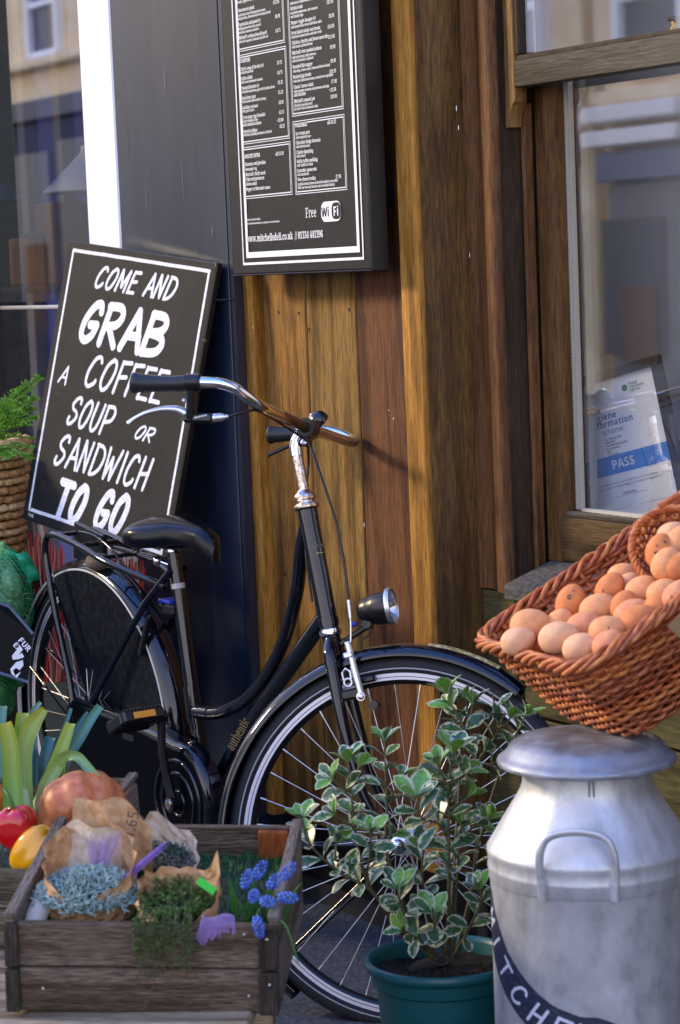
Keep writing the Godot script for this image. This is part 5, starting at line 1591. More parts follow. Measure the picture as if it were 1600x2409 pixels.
	ring(cr, Vector3(0.452, 0.315, 0.0735), 0.091, 0.0045, 48, 8)
	ring(cr, Vector3(0.452, 0.315, 0.0735), 0.064, 0.0045, 48, 8)
	ring(cr, Vector3(0.452, 0.315, 0.0735), 0.026, 0.0035, 32, 8)
	part("pressed_ring", cr, M.gloss_black, cco)
	var cp := MB.new()
	cp.box(Vector3(0.25, 0.425, 0.0742), Vector3(0.05, 0.013, 0.0012), 0.0004)
	part("maker_plate", cp, M.satin_black, cco)
	var ca := MB.new()
	var c0 := Vector3(0.458, 0.318, 0.088)
	var c1 := Vector3(0.443, 0.500, 0.098)
	ca.tube(smooth([c0, c0.lerp(c1, 0.3) + Vector3(-0.006, 0, 0.004), c0.lerp(c1, 0.65) + Vector3(-0.006, 0, 0.006), c1], 4), [0.014, 0.0125, 0.0115, 0.011, 0.0105, 0.010, 0.010, 0.010, 0.0095, 0.0095, 0.010, 0.0105, 0.011], 10, false, true, 0.75)
	ca.tube([c0 + Vector3(0, 0, -0.02), c0 + Vector3(0, 0, 0.012)], 0.017, 16)
	ca.tube([c1 + Vector3(0, 0, -0.009), c1 + Vector3(0, 0, 0.009)], 0.0125, 14)
	part("crank", ca, M.satin_black, o)
	var ca2 := MB.new()
	ca2.tube([Vector3(0.448, 0.312, -0.06), Vector3(0.455, 0.14, -0.085)], 0.010, 10)
	part("crank", ca2, M.satin_black, o)
	var dc := MB.new()
	dc.lathe([Vector2(0.0115, 0.0), Vector2(0.0105, 0.003), Vector2(0.0001, 0.0045)], 16, aim(c0 + Vector3(0, 0, 0.0122), Vector3(0, 0, 1)))
	part("crank_bolt", dc, M.chrome_worn, o)
	for side in [1, -1]:
		var pc := Vector3(0.441, 0.500, 0.158) if side > 0 else Vector3(0.455, 0.14, -0.145)
		var pe := MB.new()
		pe.xf = Transform3D(Basis(Vector3(0, 0, 1), 0.45), pc)
		for s in [-1, 1]:
			pe.box(Vector3(s * 0.036, 0, 0), Vector3(0.016, 0.026, 0.096), 0.005)
			pe.box(Vector3(0, 0, s * 0.046), Vector3(0.062, 0.024, 0.010), 0.004)
		pe.box(Vector3(0, 0, 0), Vector3(0.03, 0.022, 0.086), 0.008)
		for s in [-1, 1]:
			for k in 11: pe.box(Vector3(s * 0.0365, 0.0145 * (1 if s < 0 else 1), -0.042 + 0.0084 * k), Vector3(0.014, 0.004, 0.0045), 0.001)
		var peo := part("pedal", pe, M.satin_black, o)
		for s in [-1, 1]:
			var am := MB.new()
			am.xf = pe.xf
			am.box(Vector3(s * 0.0446, 0, 0), Vector3(0.003, 0.014, 0.05), 0.001)
			part("pedal_reflector", am, M.amber, peo)
	# --- stand, rear brake cover, lettering on the lower tube
	var ks := MB.new()
	for s in [-1, 1]: ks.tube([Vector3(0.40, 0.285, s * 0.03), Vector3(0.25, 0.20, s * 0.055), Vector3(0.12, 0.07, s * 0.085), Vector3(0.14, 0.055, s * 0.09)], 0.009, 10)
	part("stand", ks, M.gloss_black, o)
	var rb := MB.new()
	rb.box(Vector3(0.345, 0.705, 0.0), Vector3(0.06, 0.03, 0.05), 0.008)
	rb.bar(Vector3(0.30, 0.69, 0.035), Vector3(0.26, 0.60, 0.04), 0.014, 0.012, Vector3(0, 0, 1), 0.003)
	part("rear_brake", rb, M.satin_black, o)
	var rbl := MB.new()
	rbl.box(Vector3(0.345, 0.722, 0.004), Vector3(0.05, 0.008, 0.044), 0.003)
	part("rear_brake_cap", rbl, M.blue_plastic, o)
	var tx := MB.new()
	var t0 := Vector3(0.652, 0.522, 0.0)
	var td := Vector3(0.61, 0.61, 0).normalized()
	var e := MB.new()
	text(e, "authentic", Vector3.ZERO, 0.020, "Droid Serif", false, 0.85, 2.0)
	var tn := Vector3(0.42, -0.42, 0.8).normalized()
	var mesh := e.done()
	tx.add(mesh, Transform3D(Basis(td, tn.cross(td).normalized(), tn), Vector3(0.575, 0.442, 0.0) + tn * 0.0172))
	part("tube_lettering", tx, M.gold_letter, o)

# ---------------------------------------------------------------- things behind the bicycle on the left
const RIGHTV := Vector3(0.521, -0.041, -0.852)
const TOWARD := Vector3(0.851, 0.103, 0.515)

func build_left_corner():
	# pale willow basket with a bright conifer in it
	var bc := Vector3(-1.8395, 0.8734, 0.3606)
	var wb := thing("wicker_basket", "pale willow basket holding the bright green conifer, left of the chalkboard", "basket", at(Vector3(bc.x, 0.695, bc.z)))
	var tones := []
	for k in 4: tones.append(mottled("willow_%d" % k, [lin(0.350, 0.176, 0.062), lin(0.448, 0.257, 0.112), lin(0.280, 0.135, 0.050), lin(0.504, 0.324, 0.163)][k], [lin(0.588, 0.365, 0.163), lin(0.700, 0.486, 0.250), lin(0.504, 0.284, 0.112), lin(0.784, 0.581, 0.338)][k], 14.0, 0.55, 0.0, 0.0, 50 + k))
	for j in 14:
		var pts := []
		var n := 64
		for i in n:
			var a := TAU * i / n
			var r := 0.162 + 0.0022 * j + 0.007 * (1.0 if (i + j) % 2 else -1.0)
			pts.append(Vector3(cos(a) * r, 0.02 + 0.0208 * j + rng.randf_range(-0.0016, 0.0016), sin(a) * r))
		var b := MB.new()
		b.tube(smooth(pts, 2, true), rng.randf_range(0.0088, 0.0108), 7, true)
		part("willow_rod", b, tones[(j * 3 + int(j / 3.0)) % 4], wb)
	var rimb := MB.new()
	for s in 2:
		var pts := []
		for i in 60:
			var a := TAU * i / 60
			pts.append(Vector3(cos(a) * (0.196 + 0.007 * cos(i * 1.3 + s * PI)), 0.317 + 0.007 * sin(i * 1.3 + s * PI), sin(a) * (0.196 + 0.007 * cos(i * 1.3 + s * PI))))
		rimb.tube(pts, 0.0095, 7, true)
	part("rim", rimb, tones[1], wb)
	var inn := MB.new()
	inn.lathe([Vector2(0.148, 0.0), Vector2(0.178, 0.30), Vector2(0.0001, 0.30)], 24)
	part("soil", inn, M.plinth, wb)
	var plank := MB.new()
	plank.box(Vector3(bc.x - 0.1, 0.68, bc.z), Vector3(0.6, 0.03, 0.34), 0.004)
	plank.box(Vector3(bc.x - 0.3, 0.333, bc.z), Vector3(0.05, 0.664, 0.3), 0.004)
	plank.box(Vector3(bc.x + 0.13, 0.333, bc.z), Vector3(0.05, 0.664, 0.3), 0.004)
	tag(part("plant_stool", plank, M.jamb_dark), "dark wooden stool under the pale willow basket", "stool")
	# conifer: feathery sprays
	var co := thing("conifer", "bright lime green feathery conifer in the pale willow basket", "plant", at(Vector3(bc.x, 0.99, bc.z)))
	var fol := MB.new()
	fol.tinted = true
	var stems := MB.new()
	var base := Vector3(bc.x, 0.99, bc.z)
	var tips := []
	for q in [Vector3(-1.7011, 1.1639, 0.1712), Vector3(-1.7302, 1.1454, 0.1841), Vector3(-1.6849, 1.1179, 0.1924), Vector3(-1.7630, 1.1310, 0.1829), Vector3(-1.7250, 1.1032, 0.2227), Vector3(-1.7312, 1.0679, 0.2400), Vector3(-1.6596, 1.0726, 0.1984), Vector3(-1.7244, 1.0904, 0.1854), Vector3(-1.7860, 1.0449, 0.2380), Vector3(-1.6616, 1.0855, 0.2380), Vector3(-1.6549, 1.0264, 0.1999), Vector3(-1.6165, 1.0619, 0.2460), Vector3(-1.6496, 1.0416, 0.2658), Vector3(-1.6068, 1.0108, 0.2400), Vector3(-1.6407, 1.0135, 0.2956), Vector3(-1.8055, 1.0775, 0.2638), Vector3(-1.8639, 1.1277, 0.2531), Vector3(-1.5897, 0.9987, 0.2725), Vector3(-1.6026, 0.9947, 0.2945), Vector3(-1.5987, 0.9850, 0.2319), Vector3(-1.7256, 1.0435, 0.3327), Vector3(-1.8288, 1.0937, 0.2019)]: tips.append(q - base)
	for tip in tips:
		var root := Vector3(tip.x * 0.25, 0.0, tip.z * 0.25)
		var path := smooth([root, root.lerp(tip, 0.5) + Vector3(0, 0.02, 0), tip], 8)
		stems.tube(path, 0.0016, 5)
		for i in range(3, path.size()):
			var d: Vector3 = (path[mini(i + 1, path.size() - 1)] - path[i - 1]).normalized()
			for s in [-1, 1, -1, 1, 1, -1]:
				var side: Vector3 = (RIGHTV * s + TOWARD * rng.randf_range(-0.8, 0.8)).normalized()
				var dir := (d * 0.9 + side * 0.75).normalized()
				var l := rng.randf_range(0.014, 0.032) * (1.15 - 0.5 * i / path.size())
				var e: Vector3 = path[i] + dir * l
				var lum := rng.randf_range(0.55, 1.15)
				fol.col = Color(0.14 * lum, 0.34 * lum, 0.018 * lum)
				for k in 4:
					var p0: Vector3 = path[i].lerp(e, k / 4.0)
					var dd := (dir + side * 0.9 * (1 if k % 2 else -1) + TOWARD * rng.randf_range(-0.4, 0.4)).normalized()
					var q := p0 + dd * l * 0.42
					var wv := dd.cross(TOWARD).normalized() * 0.0021
					fol.face([p0 - wv * 0.6, p0 + wv * 0.6, q + wv], TOWARD)
					fol.face([p0 - wv * 0.6, q + wv, q - wv * 0.4], TOWARD)
				var w2 := dir.cross(TOWARD).normalized() * 0.0014
				fol.face([path[i] - w2, path[i] + w2, e], TOWARD)
	var cm := std("conifer_leaf", Color.WHITE, 0.6)
	cm.vertex_color_use_as_albedo = true
	cm.backlight_enabled = true
	cm.backlight = Color(0.25, 0.35, 0.1)
	M["tinted_leaf"] = cm
	part("foliage", fol, cm, co)
	part("stem", stems, M.jamb_dark, co)
	# bundle of red dogwood stems
	var tw := thing("red_stems", "bundle of thin red and tan dogwood stems standing behind the rear wheel", "stems")
	var reds := [std("stem_red", lin(0.55, 0.03, 0.035), 0.4), std("stem_maroon", lin(0.16, 0.03, 0.03), 0.5), std("stem_tan", lin(0.46, 0.27, 0.15), 0.55), std("stem_pink", lin(0.52, 0.19, 0.14), 0.5)]
	for k in 130:
		var x0 := rng.randf_range(60, 175)
		var lean := rng.randf()
		var x1 := x0 - 30 - 190 * lean * lean
		var y1 := rng.randf_range(1170, 1290) - 110 * lean
		if k > 48:
			x0 = rng.randf_range(110, 330)
			x1 = x0 + rng.randf_range(-26, 8)
			y1 = rng.randf_range(1235, 1262) + 0.27 * maxf(0.0, x1 - 60)
		if k < 5:
			x1 = [18, 30, 3, 24, -6][k]
			y1 = [918, 923, 935, 1035, 1150][k]
			x0 = [110, 60, 120, 140, 125][k]
		var dz := rng.randf_range(-0.03, 0.03)
		var p0 := stem_spot(x0, 1590, (0.205 if k < 49 or x0 < 190 else 0.175) + dz * 0.6)
		var p1 := stem_spot(x1, y1, (0.205 if k < 49 or x0 < 190 else 0.165) + dz * 0.6)
		var midp := p0.lerp(p1, 0.5) + Vector3(rng.randf_range(-0.012, 0.012), 0, rng.randf_range(-0.01, 0.01))
		var b := MB.new()
		var r0 := rng.randf_range(0.0016, 0.0034) * (1.5 if k > 48 else 1.1)
		b.tube(smooth([p0, midp, p1], 4), [r0, r0, r0 * 0.95, r0 * 0.9, r0 * 0.8, r0 * 0.7, r0 * 0.6, r0 * 0.5, r0 * 0.35], 6)
		part("stem", b, reds[(k * 7 + k / 3) % 4] if k % 5 else reds[0], tw)
	var pot := MB.new()
	pot.lathe([Vector2(0.0001, 0), Vector2(0.11, 0), Vector2(0.14, 0.46), Vector2(0.145, 0.47), Vector2(0.13, 0.46), Vector2(0.12, 0.40), Vector2(0.0001, 0.40)], 32, at(Vector3(-1.34, 0, 0.09)))
	tag(part("stem_bucket", pot, M.satin_black), "plain black bucket holding the red dogwood stems behind the rear wheel", "bucket")
	# green net sacks
	for k in 2:
		var c: Vector3 = Vector3(-1.4470, 0.6877, 0.3899) if k == 0 else Vector3(-1.3351, 0.4775, 0.4799)
		var rr: Vector3 = Vector3(0.075, 0.098, 0.07) if k == 0 else Vector3(0.062, 0.055, 0.06)
		var sk := thing("net_sack", "green mesh net sack filled with pale green cabbages, hanging left of the rear wheel" if k == 0 else "smaller dark green net sack below the black tub at the left edge", "net sack", at(c))
		var inn2 := MB.new()
		for q in [[0, -0.25, 0.2, 0.75], [-0.35, 0.35, -0.1, 0.5], [0.4, 0.2, 0.1, 0.45]]: inn2.ball(Vector3(q[0] * rr.x, q[1] * rr.y, q[2] * rr.z), rr * q[3], 16, 10)
		part("cabbage", inn2, mottled("cabbage_%d" % k, lin(0.08, 0.24, 0.1), lin(0.26, 0.42, 0.2), 9.0, 0.5) if k == 0 else std("cabbage_dark", lin(0.06, 0.2, 0.05), 0.6), sk)
		var net := MB.new()
		var nu := 36
		var nv := 28
		var G := []
		for j in nv + 1:
			var row := []
			for i in nu:
				var a := TAU * i / nu + j * 0.09
				var f := -PI * 0.5 + PI * j / nv
				var bulge := 1.0 + 0.13 * sin(a * 2.0 + k + f) + 0.10 * sin(f * 3.0 + a * 1.0)
				row.append(Vector3(cos(a) * cos(f) * rr.x, sin(f) * rr.y, sin(a) * cos(f) * rr.z) * bulge)
			G.append(row)
		for j in nv:
			for i in nu:
				net.tube([G[j][i], G[j][(i + 1) % nu]], 0.0008, 3, false, false)
				net.tube([G[j][i], G[j + 1][i]], 0.0008, 3, false, false)
		var gm := std("net_green_%d" % k, lin(0.015, 0.36, 0.15) if k == 0 else lin(0.02, 0.2, 0.06), 0.45)
		part("net", net, gm, sk).set_meta("kind", "stuff")
		for f in 3:
			var folds := MB.new()
			var P := []
			var a0 := [0.2, 2.1, 4.2][f] as float
			for j in 8:
				var row := PackedVector3Array()
				for i in 9:
					var a := a0 + i * 0.16
					var h := 0.30 + 0.095 * j
					var w := cos(asin(clampf(h * 0.86, -0.98, 0.98))) * (1.10 + 0.10 * sin(i * 1.7 + j * 0.8 + f))
					row.append(Vector3(cos(a) * rr.x * w + 0.006 * sin(j * 1.3), rr.y * h, -sin(a) * rr.z * w))
				P.append(row)
			folds.grid(P)
			part("bunched_fold", folds, gm, sk)
	# black tub with white print
	var tb := thing("black_tub", "black plastic tub with white flame print, at the left edge by the rear wheel", "tub")
	var q0 := Vector3(-1.2709, 0.7093, 0.5219)
	var q1 := Vector3(-1.2573, 0.6826, 0.4660)
	var q2 := Vector3(-1.2073, 0.6230, 0.4340)
	var q3 := Vector3(-1.2061, 0.5173, 0.4531)
	var q4 := Vector3(-1.2605, 0.5543, 0.5356)
	var back := Vector3(-0.22, 0.0, -0.02)
	var tbm := MB.new()
	var poly := [q0, q1, q2, q3, q4]
	for k in 5:
		var a: Vector3 = poly[k]
		var b: Vector3 = poly[(k + 1) % 5]
		tbm.face([a, b, b + back, a + back], (a + b) * 0.5 - Vector3(-1.2403, 0.6181, 0.4895))
	for k in [1, 2, 3]:
		tbm.face([poly[0], poly[k], poly[k + 1]], TOWARD)
		tbm.face([poly[0] + back, poly[k] + back, poly[k + 1] + back], -TOWARD)
	part("body", tbm, std("tub_black", lin(0.006, 0.006, 0.007), 0.5, 0.0, 0.25), tb)
	var lip := MB.new()
	lip.tube([q0, q1, q2], 0.0042, 8)
	lip.tube([q4, q3], 0.004, 8)
	lip.tube([q0 + Vector3(0, -0.012, 0), q1 + Vector3(0, -0.012, 0), q2 + Vector3(0, -0.012, 0)], 0.002, 8)
	part("lip", lip, std("lip_blue", lin(0.08, 0.11, 0.17), 0.25), tb)
	var pr := MB.new()
	var face_n := (q2 - q1).cross(q4 - q1).normalized()
	if face_n.dot(TOWARD) < 0: face_n = -face_n
	var along_ := (q2 - q1).normalized()
	var upv := face_n.cross(along_).normalized()
	var e := MB.new()
	text(e, "FUR", Vector3(0, 0, 0), 0.0125, "Droid Sans", true, 1.1, 2.0)
	text(e, "EX", Vector3(0, -0.015, 0), 0.0115, "Droid Sans", true, 1.1, 2.0)
	pr.add(e.done(), Transform3D(Basis(along_, upv, face_n), Vector3(-1.2241, 0.6103, 0.4643) + face_n * 0.0035))
	for shape in [[Vector3(-1.2195, 0.5786, 0.4825), Vector3(-1.2117, 0.6004, 0.4652), Vector3(-1.2077, 0.5917, 0.4603), Vector3(-1.2118, 0.5808, 0.4693), Vector3(-1.2081, 0.5843, 0.4626), Vector3(-1.2050, 0.5747, 0.4594), Vector3(-1.2116, 0.5706, 0.4710), Vector3(-1.2179, 0.5701, 0.4816)], [Vector3(-1.2195, 0.5497, 0.4882), Vector3(-1.2136, 0.5642, 0.4757), Vector3(-1.2061, 0.5683, 0.4624), Vector3(-1.2048, 0.5560, 0.4626), Vector3(-1.2085, 0.5461, 0.4708), Vector3(-1.2128, 0.5520, 0.4767), Vector3(-1.2159, 0.5466, 0.4829), Vector3(-1.2131, 0.5343, 0.4807), Vector3(-1.2068, 0.5431, 0.4686), Vector3(-1.2103, 0.5294, 0.4771), Vector3(-1.2173, 0.5383, 0.4868)]]:
		var flat := PackedVector2Array()
		for s in shape: flat.append(Vector2(s.dot(RIGHTV), s.y))
		var ix := Geometry2D.triangulate_polygon(flat)
		for k in range(0, ix.size(), 3): pr.face([shape[ix[k]], shape[ix[k + 1]], shape[ix[k + 2]]], TOWARD)
	part("white_print", pr, M.white_print, tb)

func stem_spot(a: float, b: float, z: float) -> Vector3:   # spreads the stems over their sheaf, in units of about a millimetre
	return Vector3(-1.821 + 0.0025958 * a - 0.00014464 * b, 2.11577 + 0.00020692 * a - 0.00107919 * b, z)

# ---------------------------------------------------------------- slatted bench and the two crates
func crate(o: Node3D, w: float, d: float, h: float, hb: float, mats: Array) -> void:
	# local: x right along the front, y up, z towards the viewer; front left bottom corner at the origin
	var t := 0.012
	var rows := 2
	for k in rows:
		var ph := h / rows
		var f := MB.new()
		f.box(Vector3(w / 2, ph * (k + 0.5), -t / 2 + 0.0006 * k), Vector3(w - 0.03, ph - 0.0022, t), 0.002)
		part("front_plank", f, mats[0], o)
	for s in [0, 1]:
		var x := t / 2 if s == 0 else w - t / 2
		for k in 2:
			var sd := MB.new()
			var hh := (h + 0.004) / 2
			sd.box(Vector3(x, hh * (k + 0.5), -d / 2), Vector3(t, hh - 0.002, d - 0.004), 0.002)
			part("side_plank", sd, mats[1], o)
		var ca := MB.new()
		ca.bar(Vector3(x, h + 0.008, 0.0), Vector3(x, h + (hb - h) * 0.9 + 0.006, -d), 0.017, 0.010, Vector3(0, 1, 0), 0.002)
		part("side_cap", ca, mats[1], o)
		var xp := 0.0035 if s == 0 else w - 0.0075
		for k in 2:
			var po := MB.new()
			po.box(Vector3(xp + (0.004 if s == 0 else -0.006), h * (0.25 + 0.5 * k), 0.003 - 0.002 * k), Vector3(0.020 if s == 0 else 0.028, h / 2 - 0.004, 0.016), 0.002)
			part("corner_post", po, mats[2], o)
	for k in 2:
		var b := MB.new()
		var ph := hb / 2
		b.box(Vector3(w / 2, ph * (k + 0.5), -d + t / 2), Vector3(w - 0.026, ph - 0.002, t), 0.002)
		part("back_plank", b, mats[3], o)
	var fl := MB.new()
	fl.box(Vector3(w / 2, 0.006, -d / 2), Vector3(w - 0.03, 0.012, d - 0.03), 0.001)
	part("floor_board", fl, mats[2], o)

func turf(b: MB, x0: float, x1: float, z0: float, z1: float, y: float, n: int) -> void:
	b.tinted = true
	for k in n:
		var p := Vector3(rng.randf_range(x0, x1), y, rng.randf_range(z0, z1))
		var a := rng.randf() * TAU
		var d := Vector3(cos(a), 0, sin(a))
		var l := rng.randf_range(0.008, 0.016)
		var q := p + Vector3(rng.randf_range(-0.7, 0.7), 1.0, rng.randf_range(-0.7, 0.7)).normalized() * l
		var s := rng.randf_range(0.5, 1.2)
		b.col = Color(0.008 * s, 0.16 * s, 0.035 * s)
		b.face([p - d * 0.0011, p + d * 0.0011, q], Vector3(d.z, 0, -d.x))

func build_bench_and_crates():
	var e := Vector3(0.58, 0, -0.8146)
	var sd := Vector3(-0.8146, 0, -0.58)
	var b := thing("slatted_bench", "pale slatted timber bench under the two crates", "bench", Transform3D(Basis(e, Vector3.UP, -sd), Vector3(0.51, 0.36, 1.25)))
	for k in 11:
		var s := MB.new()
		s.box(Vector3(-0.46, -0.0115 - 0.0008 * (k % 3), 0.30 - 0.098 * k), Vector3(1.62, 0.022, 0.087 - 0.002 * (k % 2)), 0.004)
		part("slat", s, M.bench_slat, b)
	for x in [-1.2, 0.28]:
		var l := MB.new()
		l.box(Vector3(x, -0.045, -0.19), Vector3(0.05, 0.044, 1.06), 0.004)
		part("bearer", l, M.bench_slat, b)
		for z in [0.25, -0.62]:
			var g := MB.new()
			g.box(Vector3(x, -0.213, z), Vector3(0.06, 0.29, 0.06), 0.005)
			part("leg", g, M.bench_slat, b)
	# front crate, tilted up at the back
	var ex := Vector3(e.x, 0, e.z) * 0.99945 + Vector3.UP * -0.0332
	var ez := (-(sd * 0.9962 + Vector3.UP * 0.0872))
	ez = (ez - ex * ex.dot(ez)).normalized()
	var ey := ez.cross(ex)
	var X := Transform3D(Basis(ex, ey, ez), Vector3(0.51, 0.366, 1.25))
	var c := thing("wooden_crate", "weathered dark wooden crate in front, planted with herbs in brown paper", "crate", X, "wooden crates on the bench")
	crate(c, 0.388, 0.40, 0.135, 0.148, [M.crate_wood, M.crate_side, M.crate_dark, M.crate_wood])
	var ob := MB.new()
	ob.box(Vector3(0.345, 0.110, -0.382), Vector3(0.048, 0.066, 0.012), 0.002)
	part("corner_block", ob, M.crate_orange, c).set_meta("label", "raw orange corner block")
	var nails := MB.new()
	for q in [[0.34, 0.12], [0.374, 0.118], [0.376, 0.05], [0.345, 0.028], [0.05, 0.035]]: nails.ball(Vector3(q[0], q[1], 0.0135 if q[0] > 0.36 else 0.001), Vector3(0.002, 0.002, 0.001), 8, 4)
	part("nail_head", nails, M.alloy, c)
	var bed := MB.new()
	bed.box(Vector3(0.194, 0.055, -0.2), Vector3(0.36, 0.088, 0.372), 0.004)
	part("packing", bed, M.plinth, c)
	var tf := MB.new()
	turf(tf, 0.016, 0.372, -0.385, -0.014, 0.098, 5200)
	var gm := std("turf_green", Color.WHITE, 0.55)
	gm.vertex_color_use_as_albedo = true
	M["turf"] = gm
	var t := part("artificial_grass", tf, gm)
	t.transform = X
	tag(t, "bright green artificial grass lining the front crate", "artificial grass", "", "stuff")
	# vegetable crate behind
	var vx := Vector3(0.7071, 0, -0.7071)
	var vz := Vector3(0.70021855, -0.1391731, 0.70021855)
	var V := Transform3D(Basis(vx, vz.cross(vx), vz), Vector3(0.285, 0.366, 1.05))
	var v := thing("wooden_crate", "grey wooden crate at the left behind, filled with leeks, peppers and a pumpkin", "crate", V * Transform3D(Basis(), Vector3(-0.46, 0, 0)), "wooden crates on the bench")
	crate(v, 0.46, 0.38, 0.13, 0.142, [M.crate_grey, M.crate_side, M.crate_grey, M.crate_grey])
	var wedge := MB.new()
	wedge.box(Vector3(0, 0, 0), Vector3(0.42, 0.03, 0.05), 0.004)
	var wd := part("crate_wedge", wedge, M.crate_dark)
	wd.transform = Transform3D(Basis(vx, Vector3.UP, Vector3(0.7071, 0, 0.7071)), V * Vector3(-0.23, 0.0, -0.30) + Vector3(0, -0.0165, 0))
	tag(wd, "dark timber wedge under the back of the vegetable crate", "wedge")
	var wedge2 := MB.new()
	wedge2.box(Vector3(0, 0, 0), Vector3(0.36, 0.022, 0.05), 0.004)
	var wd2 := part("crate_wedge", wedge2, M.crate_dark)
	wd2.transform = Transform3D(Basis(e, Vector3.UP, -sd), X * Vector3(0.2, 0.0, -0.31) + Vector3(0, -0.013, 0))
	tag(wd2, "dark timber wedge under the back of the herb crate", "wedge")
	var bed2 := MB.new()
	bed2.box(Vector3(0.23, 0.05, -0.19), Vector3(0.43, 0.075, 0.35), 0.004)
	part("packing", bed2, M.plinth, v)
	var tf2 := MB.new()
	turf(tf2, 0.02, 0.44, -0.2, -0.013, 0.092, 1500)
	turf(tf2, 0.02, 0.44, -0.03, -0.012, 0.112, 900)
	var t2 := part("artificial_grass", tf2, gm)
	t2.transform = V * Transform3D(Basis(), Vector3(-0.46, 0, 0))
	tag(t2, "green artificial grass at the front of the vegetable crate", "artificial grass", "", "stuff")

# ---------------------------------------------------------------- vegetables
func blade(b: MB, pts: Array, wid: Array, c0: Color, c1: Color, fold := 0.25, edge := 0.0) -> void:   # a long leaf with a keel, coloured from base to tip
	b.tinted = true
	var path := smooth(pts, 5)
	var m := path.size()
	var rows := []
	for i in m:
		var t: Vector3 = (path[mini(i + 1, m - 1)] - path[maxi(i - 1, 0)]).normalized()
		var side := t.cross(TOWARD).normalized()
		var nn := side.cross(t).normalized()
		var f := float(i) / (m - 1) * (wid.size() - 1)
		var k := mini(int(f), wid.size() - 2)
		var w: float = lerpf(wid[k], wid[k + 1], f - k)
		var row := []
		for j in 7:
			var s := -1.0 + j / 3.0
			row.append(path[i] + side * s * w * 0.5 - nn * (1.0 - s * s) * w * fold + nn * 0.004 * sin(i * 1.1 + s * 3.0) * edge)
		rows.append(row)
	for i in m - 1:
		for j in 6:
			for q in [[i, j], [i + 1, j + 1], [i, j + 1], [i, j], [i + 1, j], [i + 1, j + 1]]:
				var a: int = q[0]
				var e: int = q[1]
				var du: Vector3 = rows[a][mini(e + 1, 6)] - rows[a][maxi(e - 1, 0)]
				var dv: Vector3 = rows[mini(a + 1, m - 1)][e] - rows[maxi(a - 1, 0)][e]
				var nn := du.cross(dv).normalized()
				b.col = c0.lerp(c1, pow(float(a) / m, 1.6)) * (0.86 + 0.28 * float((e * 37 + 11) % 7) / 6.0 + rng.randf_range(-0.04, 0.04))
				b.vt(rows[a][e], nn, Vector2(e / 6.0, float(a) / m))

